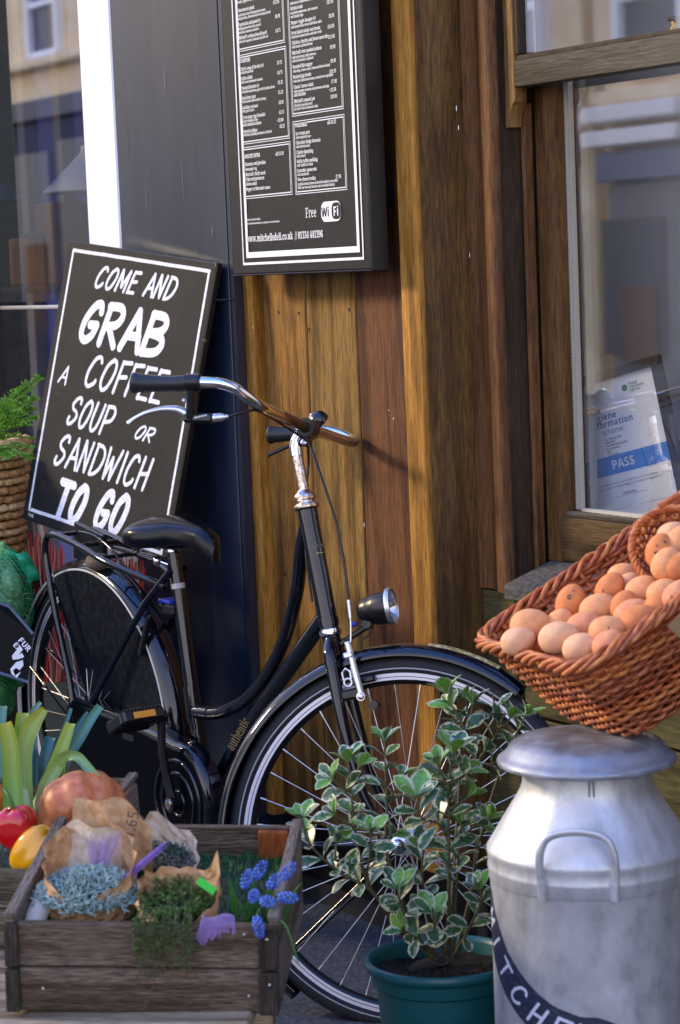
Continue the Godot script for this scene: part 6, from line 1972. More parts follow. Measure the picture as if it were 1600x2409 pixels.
func build_vegetables():
	var lm := std("leek_leaf", Color.WHITE, 0.42)
	lm.vertex_color_use_as_albedo = true
	lm.backlight_enabled = true
	lm.backlight = Color(0.15, 0.22, 0.06)
	var green := Color(0.11, 0.27, 0.03)
	var pale := Color(0.22, 0.36, 0.08)
	var yel := Color(0.34, 0.33, 0.02)
	var blue := Color(0.045, 0.16, 0.13)
	var deep := Color(0.02, 0.10, 0.12)
	var l1 := thing("leek", "leek with broad yellow tipped leaves, leftmost in the vegetable crate", "leek", Transform3D(), "leeks in the vegetable crate")
	var defs := [
		[[Vector3(0.0782, 0.5362, 1.0457), Vector3(0.0640, 0.5925, 1.0385), Vector3(0.0493, 0.6458, 1.0327), Vector3(0.0330, 0.6863, 1.0322)], [0.034, 0.033, 0.030, 0.028, 0.020], green, yel],
		[[Vector3(0.0715, 0.5307, 1.0191), Vector3(0.0565, 0.5943, 1.0117), Vector3(0.0435, 0.6395, 1.0048), Vector3(0.0376, 0.6746, 0.9881), Vector3(0.0292, 0.6986, 0.9584)], [0.022, 0.022, 0.026, 0.030, 0.012], pale, yel],
		[[Vector3(0.0286, 0.5742, 1.0037), Vector3(0.0130, 0.6352, 0.9978), Vector3(0.0020, 0.6612, 0.9914), Vector3(-0.0078, 0.6901, 0.9823)], [0.02, 0.026, 0.024, 0.02], green, Color(0.26, 0.32, 0.03)],
		[[Vector3(0.0233, 0.5941, 1.0471), Vector3(0.0022, 0.6526, 1.0316), Vector3(-0.0163, 0.7045, 1.0129)], [0.02, 0.02, 0.012], blue, Color(0.12, 0.25, 0.17)],
		[[Vector3(-0.0080, 0.6427, 0.9727), Vector3(-0.0269, 0.6812, 0.9574), Vector3(-0.0299, 0.6987, 0.9395)], [0.008, 0.012, 0.006], blue, Color(0.2, 0.33, 0.22)]]
	for q in defs:
		var b := MB.new()
		blade(b, q[0], q[1], q[2], q[3])
		part("leaf", b, lm, l1)
	var sh := MB.new()
	sh.tinted = true
	sh.col = Color(0.45, 0.55, 0.3)
	sh.tube([Vector3(0.0676, 0.4864, 1.0343), Vector3(0.0549, 0.5428, 1.0247), Vector3(0.0440, 0.5718, 1.0174)], [0.019, 0.02, 0.017], 16)
	part("shaft", sh, lm, l1)
	var l2 := thing("leek", "leek with blue green leaves fanning to the right and one leaf bent over the pumpkin", "leek", Transform3D(), "leeks in the vegetable crate")
	defs = [
		[[Vector3(0.0455, 0.5604, 0.9784), Vector3(0.0418, 0.5967, 0.9578), Vector3(0.0391, 0.6318, 0.9360), Vector3(0.0256, 0.6682, 0.9122)], [0.014, 0.020, 0.022, 0.016], pale, Color(0.33, 0.38, 0.03)],
		[[Vector3(0.0244, 0.5982, 0.9281), Vector3(0.0292, 0.6202, 0.9158), Vector3(0.0263, 0.6409, 0.8970), Vector3(0.0246, 0.6680, 0.8750), Vector3(0.0226, 0.6889, 0.8548)], [0.012, 0.018, 0.018, 0.016, 0.013], blue, Color(0.09, 0.24, 0.18)],
		[[Vector3(0.0491, 0.5871, 0.9478), Vector3(0.0486, 0.6101, 0.9440), Vector3(0.0625, 0.6215, 0.9382), Vector3(0.0804, 0.6214, 0.9280), Vector3(0.0989, 0.6062, 0.9199), Vector3(0.1190, 0.5881, 0.9098)], [0.018, 0.018, 0.017, 0.016, 0.016, 0.011], pale, Color(0.1, 0.25, 0.16)],
		[[Vector3(-0.0161, 0.5803, 0.9403), Vector3(-0.0198, 0.6210, 0.9190), Vector3(-0.0244, 0.6513, 0.9010), Vector3(-0.0300, 0.6812, 0.8849)], [0.010, 0.011, 0.009, 0.006], deep, blue],
		[[Vector3(0.0512, 0.5372, 0.9930), Vector3(0.0509, 0.5704, 0.9772), Vector3(0.0503, 0.5864, 0.9653), Vector3(0.0479, 0.6046, 0.9463)], [0.010, 0.022, 0.024, 0.016], Color(0.24, 0.36, 0.12), pale],
		[[Vector3(-0.0132, 0.6113, 0.9100), Vector3(-0.0145, 0.6477, 0.8854), Vector3(-0.0150, 0.6743, 0.8615)], [0.008, 0.009, 0.005], deep, blue]]
	for q in defs:
		var b := MB.new()
		blade(b, q[0], q[1], q[2], q[3])
		part("leaf", b, lm, l2)
	var sh2 := MB.new()
	sh2.tinted = true
	sh2.col = Color(0.4, 0.5, 0.25)
	sh2.tube([Vector3(0.0520, 0.4818, 1.0028), Vector3(0.0443, 0.5348, 0.9855), Vector3(0.0306, 0.5718, 0.9619)], [0.014, 0.014, 0.012], 14)
	part("shaft", sh2, lm, l2)
	var l3 := thing("leek", "dark blue green leek standing at the back between the other two", "leek", Transform3D(), "leeks in the vegetable crate")
	defs = [
		[[Vector3(-0.0629, 0.5499, 0.9460), Vector3(-0.0755, 0.5946, 0.9386), Vector3(-0.0863, 0.6343, 0.9291)], [0.014, 0.016, 0.008], deep, Color(0.03, 0.13, 0.17)],
		[[Vector3(-0.0652, 0.5473, 0.9310), Vector3(-0.0657, 0.5938, 0.9225), Vector3(-0.0724, 0.6289, 0.9072)], [0.016, 0.02, 0.018], deep, Color(0.035, 0.15, 0.16)],
		[[Vector3(-0.0583, 0.5524, 0.9573), Vector3(-0.0706, 0.5862, 0.9515), Vector3(-0.0794, 0.6128, 0.9413)], [0.012, 0.014, 0.010], blue, deep]]
	for q in defs:
		var b := MB.new()
		blade(b, q[0], q[1], q[2], q[3])
		part("leaf", b, lm, l3)
	# pumpkins
	for k in 2:
		var c: Vector3 = Vector3(0.0815, 0.5284, 0.9254) if k == 0 else Vector3(0.0195, 0.5544, 1.0614)
		var R := 0.076 if k == 0 else 0.036
		var o := thing("pumpkin", "ribbed dusty orange pumpkin behind the paper bags" if k == 0 else "small orange pumpkin cut off by the left edge", "pumpkin", Transform3D(Basis(Vector3(0.2, 0.1, 1).normalized(), 0.95) * Basis(Vector3(1, 0, 0), -0.35), c))
		var P := []
		for j in 23:
			var f := -PI / 2 + PI * j / 22
			var row := PackedVector3Array()
			for i in 80:
				var a := -TAU * i / 80
				var rib := 1.0 - 0.06 * pow(absf(cos(a * 4.5)), 5.0) * cos(f)
				var rr := R * pow(maxf(cos(f), 0.0), 0.72) * rib
				var y := sin(f) * R * 0.80 * (1.0 - 0.28 * pow(maxf(0.0, absf(sin(f)) - 0.55), 1.0) / 0.45)
				row.append(Vector3(cos(a) * rr, y, sin(a) * rr))
			P.append(row)
		var b := MB.new()
		b.grid(P, true)
		var pm: StandardMaterial3D = mottled("pumpkin_skin", lin(0.48, 0.12, 0.03), lin(0.58, 0.20, 0.075), 7.0, 0.42, 0.0, 0.0, 61) if k == 0 else std("pumpkin_bright", lin(0.6, 0.18, 0.03), 0.4)
		part("flesh", b, pm, o)
		var s := MB.new()
		s.tube([Vector3(0, R * 0.6, 0), Vector3(0.004, R * 0.95, 0.003)], [0.009, 0.006], 7)
		part("stalk", s, M.crate_grey, o)
	# peppers
	for k in 2:
		var c: Vector3 = Vector3(0.1544, 0.5401, 1.0743) if k == 0 else Vector3(0.1907, 0.5054, 1.0602)
		var o := thing("bell_pepper", "shiny red bell pepper with a curved green stalk" if k == 0 else "shiny yellow bell pepper half behind the crate side", "pepper", Transform3D(Basis(TOWARD, 0.15 if k == 0 else -0.75), c), "bell peppers in the vegetable crate")
		var R := 0.0335
		var P := []
		for j in 19:
			var f := -PI / 2 + PI * j / 18
			var row := PackedVector3Array()
			for i in 48:
				var a := -TAU * i / 48 + 0.5
				var lobe := 1.0 + 0.10 * cos(a * 4.0) * cos(f) + 0.02 * sin(a * 2.0 + k)
				var rr := R * pow(maxf(cos(f), 0.0), 0.55) * lobe * (1.0 + 0.10 * sin(f))
				var y := R * (1.0 if k == 0 else 1.3) * (sin(f) - 0.35 * pow(maxf(0.0, sin(f) - 0.6), 1.0) * (1.2 - absf(cos(a * 2.0))))
				row.append(Vector3(cos(a) * rr, y, sin(a) * rr))
			P.append(row)
		var b := MB.new()
		b.grid(P, true)
		var m := std("pepper_%d" % k, lin(0.52, 0.006, 0.012) if k == 0 else lin(0.78, 0.34, 0.006), 0.16)
		m.clearcoat_enabled = true
		m.clearcoat = 0.5
		m.clearcoat_roughness = 0.08
		part("flesh", b, m, o)
		var s := MB.new()
		s.tube(smooth([Vector3(0.006, R * 0.74, 0.0), Vector3(0.008, R * 1.1, 0.002), Vector3(0.004, R * 1.55, 0.003), Vector3(-0.012, R * 1.85, 0.002)] if k == 0 else [Vector3(0, R * 0.95, 0), Vector3(0.002, R * 1.5, 0), Vector3(0.01, R * 1.8, 0)], 5), [0.0065, 0.005, 0.0042, 0.004, 0.0038, 0.0036, 0.0034, 0.0032, 0.003, 0.003, 0.003, 0.003, 0.003, 0.003, 0.0032, 0.0036].slice(0, 16 if k == 0 else 11), 8)
		part("stalk", s, std("pepper_stalk", lin(0.05, 0.13, 0.02), 0.5), o)

# ---------------------------------------------------------------- herbs in brown paper, in the front crate
func crate_frame() -> Transform3D:
	var e := Vector3(0.58, 0, -0.8146)
	var sd := Vector3(-0.8146, 0, -0.58)
	var ex := e * 0.99945 + Vector3.UP * -0.0332
	var ez := (-(sd * 0.9962 + Vector3.UP * 0.0872))
	ez = (ez - ex * ex.dot(ez)).normalized()
	return Transform3D(Basis(ex, ez.cross(ex), ez), Vector3(0.51, 0.366, 1.25))

func paper_bag(o: Node3D, m: Material, r: Vector2, front: float, back: float, side: float, sd: int, flare := 0.25, peak := 0.0, peak_at := 0.0) -> void:
	# a crumpled wrap: local origin at its foot, rim low in front (z+) and high behind
	var f := FastNoiseLite.new()
	f.seed = sd
	f.frequency = 1.0
	var n := 30
	var rows := 8
	var P := []
	for j in rows + 1:
		var v := float(j) / rows
		var row := PackedVector3Array()
		for i in n:
			var a := TAU * i / n
			var cz := sin(-a)
			var cx := cos(a)
			var hgt := lerpf(lerpf(side, front, maxf(cz, 0.0) ** 1.5), back, maxf(-cz, 0.0) ** 0.8)
			var da := wrapf(a - peak_at, -PI, PI)
			hgt += peak * exp(-da * da / 0.07)
			hgt += 0.014 * f.get_noise_2d(cx * 1.3, cz * 1.3) * v
			var sq := 1.0 / pow(pow(absf(cx), 3.0) + pow(absf(cz), 3.0), 1.0 / 3.0)
			var rr := lerpf(1.0, sq, 0.55) * (1.0 + flare * v)
			var crease := 0.012 * (absf(f.get_noise_3d(cx * 1.5, v * 1.2, cz * 1.5)) - 0.2) + 0.0024 * sin(i * 2.9 + j * 1.9 + sd)
			row.append(Vector3(cx * (r.x * rr + crease), v * hgt, cz * (r.y * rr + crease)))
		P.append(row)
	var b := MB.new()
	for j in rows:
		for i in n:
			var k := (i + 1) % n
			var q := [P[j][i], P[j][k], P[j + 1][k], P[j + 1][i]]
			var mid: Vector3 = q[0] - Vector3(0, q[0].y, 0)
			b.face([q[0], q[1], q[2]], mid)
			b.face([q[0], q[2], q[3]], mid)
	part("paper", b, m, o)

func build_crate_plants():
	var X := crate_frame()
	var kraft := mottled("kraft_paper", lin(0.42, 0.23, 0.095), lin(0.54, 0.33, 0.16), 9.0, 0.7, 0.0, 0.03, 71)
	kraft.backlight_enabled = true
	kraft.backlight = Color(0.4, 0.3, 0.2)
	var pale := mottled("pale_paper", lin(0.5, 0.38, 0.26), lin(0.62, 0.5, 0.37), 9.0, 0.7, 0.0, 0.03, 72)
	pale.backlight_enabled = true
	pale.backlight = Color(0.4, 0.35, 0.28)
	# silver cushion bush
	var sp := Vector3(0.098, 0.098, -0.135)
	var bag := thing("paper_wrap", "large brown paper wrap around the silvery blue plant, at the left of the front crate", "paper wrap", X * Transform3D(Basis(), sp), "brown paper wraps in the front crate")
	paper_bag(bag, kraft, Vector2(0.060, 0.060), 0.046, 0.112, 0.084, 3, 0.12, 0.012, 2.4)
	var fold := MB.new()
	var P := []
	for j in 7:
		var row := PackedVector3Array()
		for i in 13:
			var a := -1.0 + i / 6.0
			var v := j / 6.0
			row.append(Vector3(a * 0.047 - 0.012 + 0.006 * sin(v * 3.0), 0.055 + 0.066 * v - 0.018 * a * a + 0.005 * sin(a * 5.0 + v * 4.0), -0.050 - 0.012 * v + 0.012 * sin(a * 3.0) * v + 0.010 * (1.0 - a * a)))
		P.append(row)
	fold.grid(P)
	part("inner_fold", fold, pale, bag)
	var flap := MB.new()
	P = []
	for j in 9:
		var row := PackedVector3Array()
		for i in 17:
			var a := -1.0 + i / 8.0
			var v := j / 8.0
			row.append(Vector3(0.018 + a * 0.062, 0.04 + 0.105 * v - 0.03 * v * maxf(0.0, a) - 0.012 * a * a + 0.006 * sin(a * 4.0), -0.085 - 0.02 * v + 0.006 * sin(a * 6.0 + v * 3.0) + 0.012 * v * a))
		P.append(row)
	flap.grid(P)
	var flo := part("back_flap", flap, kraft, bag)
	var wr := MB.new()
	var e := MB.new()
	text(e, "1.65", Vector3.ZERO, 0.017, "Droid Sans", false, 0.95, 3.0)
	var td := Vector3(0.22, 0.93, -0.12).normalized()
	var tn := Vector3(0.05, 0.15, 1.0).normalized()
	wr.add(e.done(), Transform3D(Basis(td, tn.cross(td).normalized(), tn), Vector3(0.054, 0.088, -0.0755)))
	part("handwriting", wr, std("pencil", lin(0.03, 0.02, 0.025), 0.6), flo)
	var curl := MB.new()
	P = []
	for j in 5:
		var row := PackedVector3Array()
		for i in 9:
			var a := PI * 1.15 * i / 8.0
			row.append(Vector3(-0.062 + 0.017 * cos(a) - 0.004 * j, 0.034 + 0.014 * sin(a) * 0.8 - 0.0085 * j, 0.02 + 0.0085 * j + 0.008 * sin(a)))
		P.append(row)
	curl.grid(P)
	part("pale_curl", curl, std("curl_paper", lin(0.7, 0.62, 0.54), 0.6), bag)
	var bush := thing("cushion_bush", "silvery blue cushion bush with wiry curled stems in the large paper wrap", "plant", X * Transform3D(Basis(), sp))
	var fol := MB.new()
	fol.tinted = true
	for k in 640:
		var a := rng.randf() * TAU
		var rr := sqrt(rng.randf())
		var dome := 0.078 - 0.034 * rr * rr
		var root := Vector3(cos(a) * rr * 0.066, dome * 0.75 - 0.006, 0.004 + sin(a) * rr * 0.056 + 0.012 * rr)
		var outd := Vector3(cos(a) * rr, 0.85, sin(a) * rr + 0.35).normalized()
		var pts := [root]
		var d := outd
		for s in 4:
			d = (d + Vector3(rng.randf_range(-0.6, 0.6), rng.randf_range(-0.5, 0.4), rng.randf_range(-0.6, 0.6))).normalized()
			pts.append(pts[s] + d * 0.0062)
		var lum := rng.randf_range(0.65, 1.25)
		fol.col = Color(0.30 * lum, 0.42 * lum, 0.40 * lum)
		fol.tube(pts, [0.0015, 0.0014, 0.0013, 0.0012, 0.0011], 5)
		for s in 3:
			var q: Vector3 = pts[s + 1]
			var d2 := (d + Vector3(rng.randf_range(-1, 1), rng.randf_range(-0.6, 0.8), rng.randf_range(-1, 1))).normalized()
			fol.tube([q, q + d2 * 0.005, q + d2 * 0.008 + Vector3(0, 0.001, 0)], [0.0011, 0.001, 0.0009], 4)
	var sm := std("silver_leaf", Color.WHITE, 0.7)
	sm.vertex_color_use_as_albedo = true
	part("foliage", fol, sm, bush)
	var core := MB.new()
	core.ball(Vector3(0, 0.018, 0.006), Vector3(0.052, 0.036, 0.052), 16, 8)
	part("root_ball", core, M.plinth, bush)
	# trailing thyme
	var tp := Vector3(0.236, 0.098, -0.085)
	var bag2 := thing("paper_wrap", "brown paper wrap with a pointed corner around the green thyme, middle of the front crate", "paper wrap", X * Transform3D(Basis(), tp), "brown paper wraps in the front crate")
	paper_bag(bag2, kraft, Vector2(0.052, 0.050), 0.022, 0.070, 0.062, 8, 0.16, 0.036, 0.55)
	var thy := thing("thyme_plant", "green thyme trailing over the front of the crate out of its paper wrap", "plant", X * Transform3D(Basis(), tp))
	var tf := MB.new()
	tf.tinted = true
	var ts := MB.new()
	for k in 150:
		var a := rng.randf() * TAU
		var rr := sqrt(rng.randf())
		var trail := k < 34
		var root := Vector3(cos(a) * rr * 0.045, 0.030, sin(a) * rr * 0.045 + 0.006)
		var tip := root + Vector3(cos(a) * rr * 0.018, rng.randf_range(0.020, 0.042) - 0.012 * rr, sin(a) * rr * 0.016)
		var pts := [root, root.lerp(tip, 0.5) + Vector3(rng.randf_range(-0.006, 0.006), 0.004, rng.randf_range(-0.006, 0.006)), tip]
		if trail:
			var x := rng.randf_range(-0.052, 0.032)
			var dropl := rng.randf_range(0.02, 0.075)
			if k == 3: dropl = 0.125; 
			if k == 3: x = -0.022
			pts = [Vector3(x * 0.7, 0.032, 0.03), Vector3(x * 0.9, 0.050, 0.066), Vector3(x, 0.036, 0.098), Vector3(x + rng.randf_range(-0.012, 0.012), 0.036 - dropl * 0.6, 0.103), Vector3(x + rng.randf_range(-0.02, 0.02), 0.036 - dropl, 0.105)]
		var path := smooth(pts, 5)
		ts.tube(path, 0.0007, 4)
		for i in path.size():
			for s in 4:
				var d := Vector3(rng.randf_range(-1, 1), rng.randf_range(-0.3, 0.9), rng.randf_range(-1, 1)).normalized()
				var w := d.cross(Vector3(rng.randf_range(-1, 1), 1, rng.randf_range(-1, 1))).normalized()
				var l := rng.randf_range(0.003, 0.0056)
				var lum := rng.randf_range(0.5, 1.2)
				var dry := 0.55 if trail and i > path.size() / 2 else (0.25 if root.x < -0.025 else 0.0)
				tf.col = Color(0.055, 0.15, 0.012).lerp(Color(0.12, 0.11, 0.06), dry * rng.randf()) * lum
				var p: Vector3 = path[i]
				tf.face([p, p + d * l * 0.5 + w * l * 0.28, p + d * l], Vector3.UP)
				tf.face([p, p + d * l, p + d * l * 0.5 - w * l * 0.28], Vector3.UP)
	part("foliage", tf, M.tinted_leaf, thy)
	part("stems", ts, std("thyme_stem", lin(0.08, 0.07, 0.03), 0.8), thy)
	var core2 := MB.new()
	core2.ball(Vector3(0, 0.022, 0.0), Vector3(0.045, 0.022, 0.045), 16, 8)
	part("root_ball", core2, M.plinth, thy)
	# dark herb behind
	var rp := Vector3(0.182, 0.098, -0.285)
	var bag3 := thing("paper_wrap", "pale pointed paper wrap around a dark herb, at the back of the front crate", "paper wrap", X * Transform3D(Basis(Vector3.UP, 0.12), rp), "brown paper wraps in the front crate")
	paper_bag(bag3, pale, Vector2(0.046, 0.044), 0.012, 0.068, 0.030, 12, 0.22, 0.026, 1.75)
	var drk := thing("dark_herb", "small dark green herb in the pale paper wrap at the back of the crate", "plant", X * Transform3D(Basis(), rp))
	var df := MB.new()
	df.tinted = true
	for k in 900:
		var a := rng.randf() * TAU
		var rr := sqrt(rng.randf())
		var p := Vector3(cos(a) * rr * 0.05, 0.030 + 0.022 * (1.0 - rr * rr) + rng.randf_range(-0.008, 0.008), sin(a) * rr * 0.048 + 0.012)
		var d := Vector3(rng.randf_range(-1, 1), rng.randf_range(0.0, 0.9), rng.randf_range(-1, 1)).normalized()
		var w := d.cross(Vector3(rng.randf_range(-1, 1), 1, rng.randf_range(-1, 1))).normalized()
		var lum := rng.randf_range(0.5, 1.5)
		df.col = Color(0.035 * lum, 0.065 * lum, 0.05 * lum)
		df.face([p, p + d * 0.004 + w * 0.002, p + d * 0.008], Vector3.UP)
		df.face([p, p + d * 0.008, p + d * 0.004 - w * 0.002], Vector3.UP)
	part("foliage", df, M.tinted_leaf, drk)
	# violet raffia: three tufts
	var vio := std("violet_raffia", lin(0.24, 0.14, 0.52), 0.6)
	var lil := std("lilac_raffia", lin(0.36, 0.22, 0.56), 0.6)
	var tufts := [
		["violet raffia spray lying between the silver plant and the pale wrap", Vector3(0.150, 0.152, -0.125), Vector3(0.060, 0.052, -0.012), 0.0065, 26, vio],
		["lilac raffia tuft standing up behind the silver plant", Vector3(0.108, 0.160, -0.165), Vector3(0.006, 0.045, -0.012), 0.028, 20, lil],
		["lilac raffia fringe hanging over the front board of the crate", Vector3(0.303, 0.142, -0.004), Vector3(0.0, -0.012, 0.012), 0.022, 19, lil]]
	for q in tufts:
		var o := thing("raffia_tuft", q[0], "raffia", Transform3D(), "raffia ties in the front crate")
		var b := MB.new()
		for k in q[4]:
			var s: float = -1.0 + 2.0 * k / (q[4] - 1.0)
			var axis: Vector3 = q[2]
			var across := Vector3(1, 0.18, 0.1)
			var p0: Vector3 = q[1] + across * s * q[3] * (0.45 if q[3] > 0.022 else 0.9) + Vector3(0, rng.randf_range(-0.004, 0.004), rng.randf_range(-0.004, 0.004))
			var p1: Vector3 = p0 + axis * rng.randf_range(0.75, 1.08) + across * s * q[3] * (0.55 if q[3] > 0.022 else -0.3)
			if q[4] == 19:
				p0 = q[1] + Vector3(s * q[3], 0.004 + 0.003 * sin(s * 3.0), 0)
				b.tube([X * p0, X * (p0 + Vector3(0.002, 0.002, 0.012)), X * (p0 + Vector3(0.003 * s, -0.012 + 0.004 * s, 0.017)), X * (p0 + Vector3(0.006 * s - 0.002, -0.024 + 0.008 * s + rng.randf_range(-0.007, 0.004), 0.0185 + rng.randf_range(-0.002, 0.002)))], 0.0007, 5)
			else:
				b.tube([X * p0, X * (p0.lerp(p1, 0.5) + Vector3(0, 0.002, 0.002)), X * p1], 0.0006, 4)
		part("strands", b, q[5], o)
	# grape hyacinths
	var mu := thing("grape_hyacinths", "clump of blue grape hyacinths leaning over the right end of the front crate", "flowers", X)
	var bl := std("muscari_blue", Color.WHITE, 0.55)
	bl.vertex_color_use_as_albedo = true
	var lf := std("muscari_leaf", lin(0.04, 0.17, 0.02), 0.45)
	var heads := [[Vector3(0.338, 0.178, -0.065), Vector3(0.3, 0.9, 0.2)], [Vector3(0.356, 0.188, -0.075), Vector3(0.5, 0.8, 0)], [Vector3(0.350, 0.160, -0.045), Vector3(0.2, 0.6, 0.6)], [Vector3(0.380, 0.180, -0.055), Vector3(0.7, 0.7, 0.1)], [Vector3(0.398, 0.192, -0.060), Vector3(0.6, 0.8, 0)], [Vector3(0.372, 0.160, -0.025), Vector3(0.6, 0.2, 0.6)], [Vector3(0.400, 0.164, -0.030), Vector3(0.9, 0.1, 0.4)], [Vector3(0.362, 0.136, 0.012), Vector3(0.25, -0.8, 0.5)]]
	for hq in heads:
		var b := MB.new()
		var c: Vector3 = hq[0]
		var d: Vector3 = hq[1].normalized()
		var bas := aim(Vector3.ZERO, d).basis
		b.tinted = true
		for k in 46:
			var v := k / 46.0
			var a := k * 2.4
			var r := 0.0062 * sin(PI * (0.12 + 0.80 * v)) + 0.001
			var p := c + bas * Vector3(cos(a) * r, -0.014 + 0.031 * v, sin(a) * r)
			b.col = Color(0.02, 0.06, 0.42).lerp(Color(0.13, 0.25, 0.66), rng.randf())
			b.ball(p, Vector3(0.0021, 0.0026, 0.0021) * (1.1 - 0.5 * v), 6, 4)
		part("flower_head", b, bl, mu)
		var s := MB.new()
		var foot := Vector3(0.345, 0.10, -0.09) + Vector3(rng.randf_range(-0.012, 0.012), 0, rng.randf_range(-0.012, 0.012))
		s.tube(smooth([foot, foot.lerp(c, 0.6) + Vector3(0, 0.02, 0), c - d * 0.014], 5), 0.0014, 6)
		part("stalk", s, lf, mu)
	for k in 11:
		var foot := Vector3(0.315 + 0.007 * k, 0.10, -0.09 + 0.003 * (k % 4))
		var tip := foot + Vector3(rng.randf_range(-0.02, 0.035), rng.randf_range(0.03, 0.075), rng.randf_range(-0.01, 0.03))
		var b := MB.new()
		b.tube(smooth([foot, foot.lerp(tip, 0.5) + Vector3(0, 0.012, 0), tip], 4), [0.0024, 0.0026, 0.0026, 0.0024, 0.0022, 0.0018, 0.0014, 0.001, 0.0005], 6, false, true, 0.35)
		part("leaf", b, lf, mu)
	var ds := MB.new()
	ds.tube(smooth([Vector3(0.385, 0.14, -0.01), Vector3(0.402, 0.135, 0.01), Vector3(0.418, 0.085, 0.02)], 4), 0.0012, 5)
	part("stalk", ds, lf, mu)
	var kp := MB.new()
	kp.box(Vector3.ZERO, Vector3(0.03, 0.012, 0.001), 0.0004)
	kp.box(Vector3(0.0, 0.0, -0.0006), Vector3(0.03, 0.012, 0.001), 0.0004)
	var tg := part("plant_label", kp, std("label_green", lin(0.05, 0.6, 0.06), 0.4))
	tg.transform = X * Transform3D(Basis(Vector3(0.1, 0.3, 1).normalized(), -0.6), Vector3(0.281, 0.172, -0.052))
	tag(tg, "bright green plastic plant label stuck in the thyme", "label")

# ---------------------------------------------------------------- variegated shrub in a teal pot
func leaf_mesh(sd: int, dark: Color, mid: Color, edge: Color) -> ArrayMesh:
	# a spoon-shaped leaf: base at the origin, tip along +y, upper side towards +z
	var b := MB.new()
	b.tinted = true
	var r := RandomNumberGenerator.new()
	r.seed = sd
	var outl := []
	var n := 9
	for k in n + 1:
		var t := float(k) / n
		outl.append([t, 0.29 * pow(sin(PI * pow(t, 1.25)), 0.75) * (1.0 + r.randf_range(-0.06, 0.06)) + (0.03 if k == 0 else 0.0)])
	var bend := r.randf_range(0.10, 0.28)
	for s in [-1.0, 1.0]:
		for k in n:
			var a: Array = outl[k]
			var d: Array = outl[k + 1]
			var inner := r.randf_range(0.5, 0.86)
			var pt := func(t: float, w: float) -> Vector3: return Vector3(s * w, t, -bend * t * t + 0.35 * absf(w) * (1.0 - 0.4 * t))
			var ta := minf(a[0], 0.93)
			var td := minf(d[0], 0.93)
			b.col = dark.lerp(mid, r.randf())
			b.face([pt.call(ta, 0.0), pt.call(td, 0.0), pt.call(td, d[1] * inner), pt.call(ta, a[1] * inner)], Vector3(0, 0, 1))
			b.col = edge * r.randf_range(0.85, 1.1)
			b.face([pt.call(ta, a[1] * inner), pt.call(td, d[1] * inner), pt.call(d[0], d[1]), pt.call(a[0], a[1])], Vector3(0, 0, 1))
	return b.done()

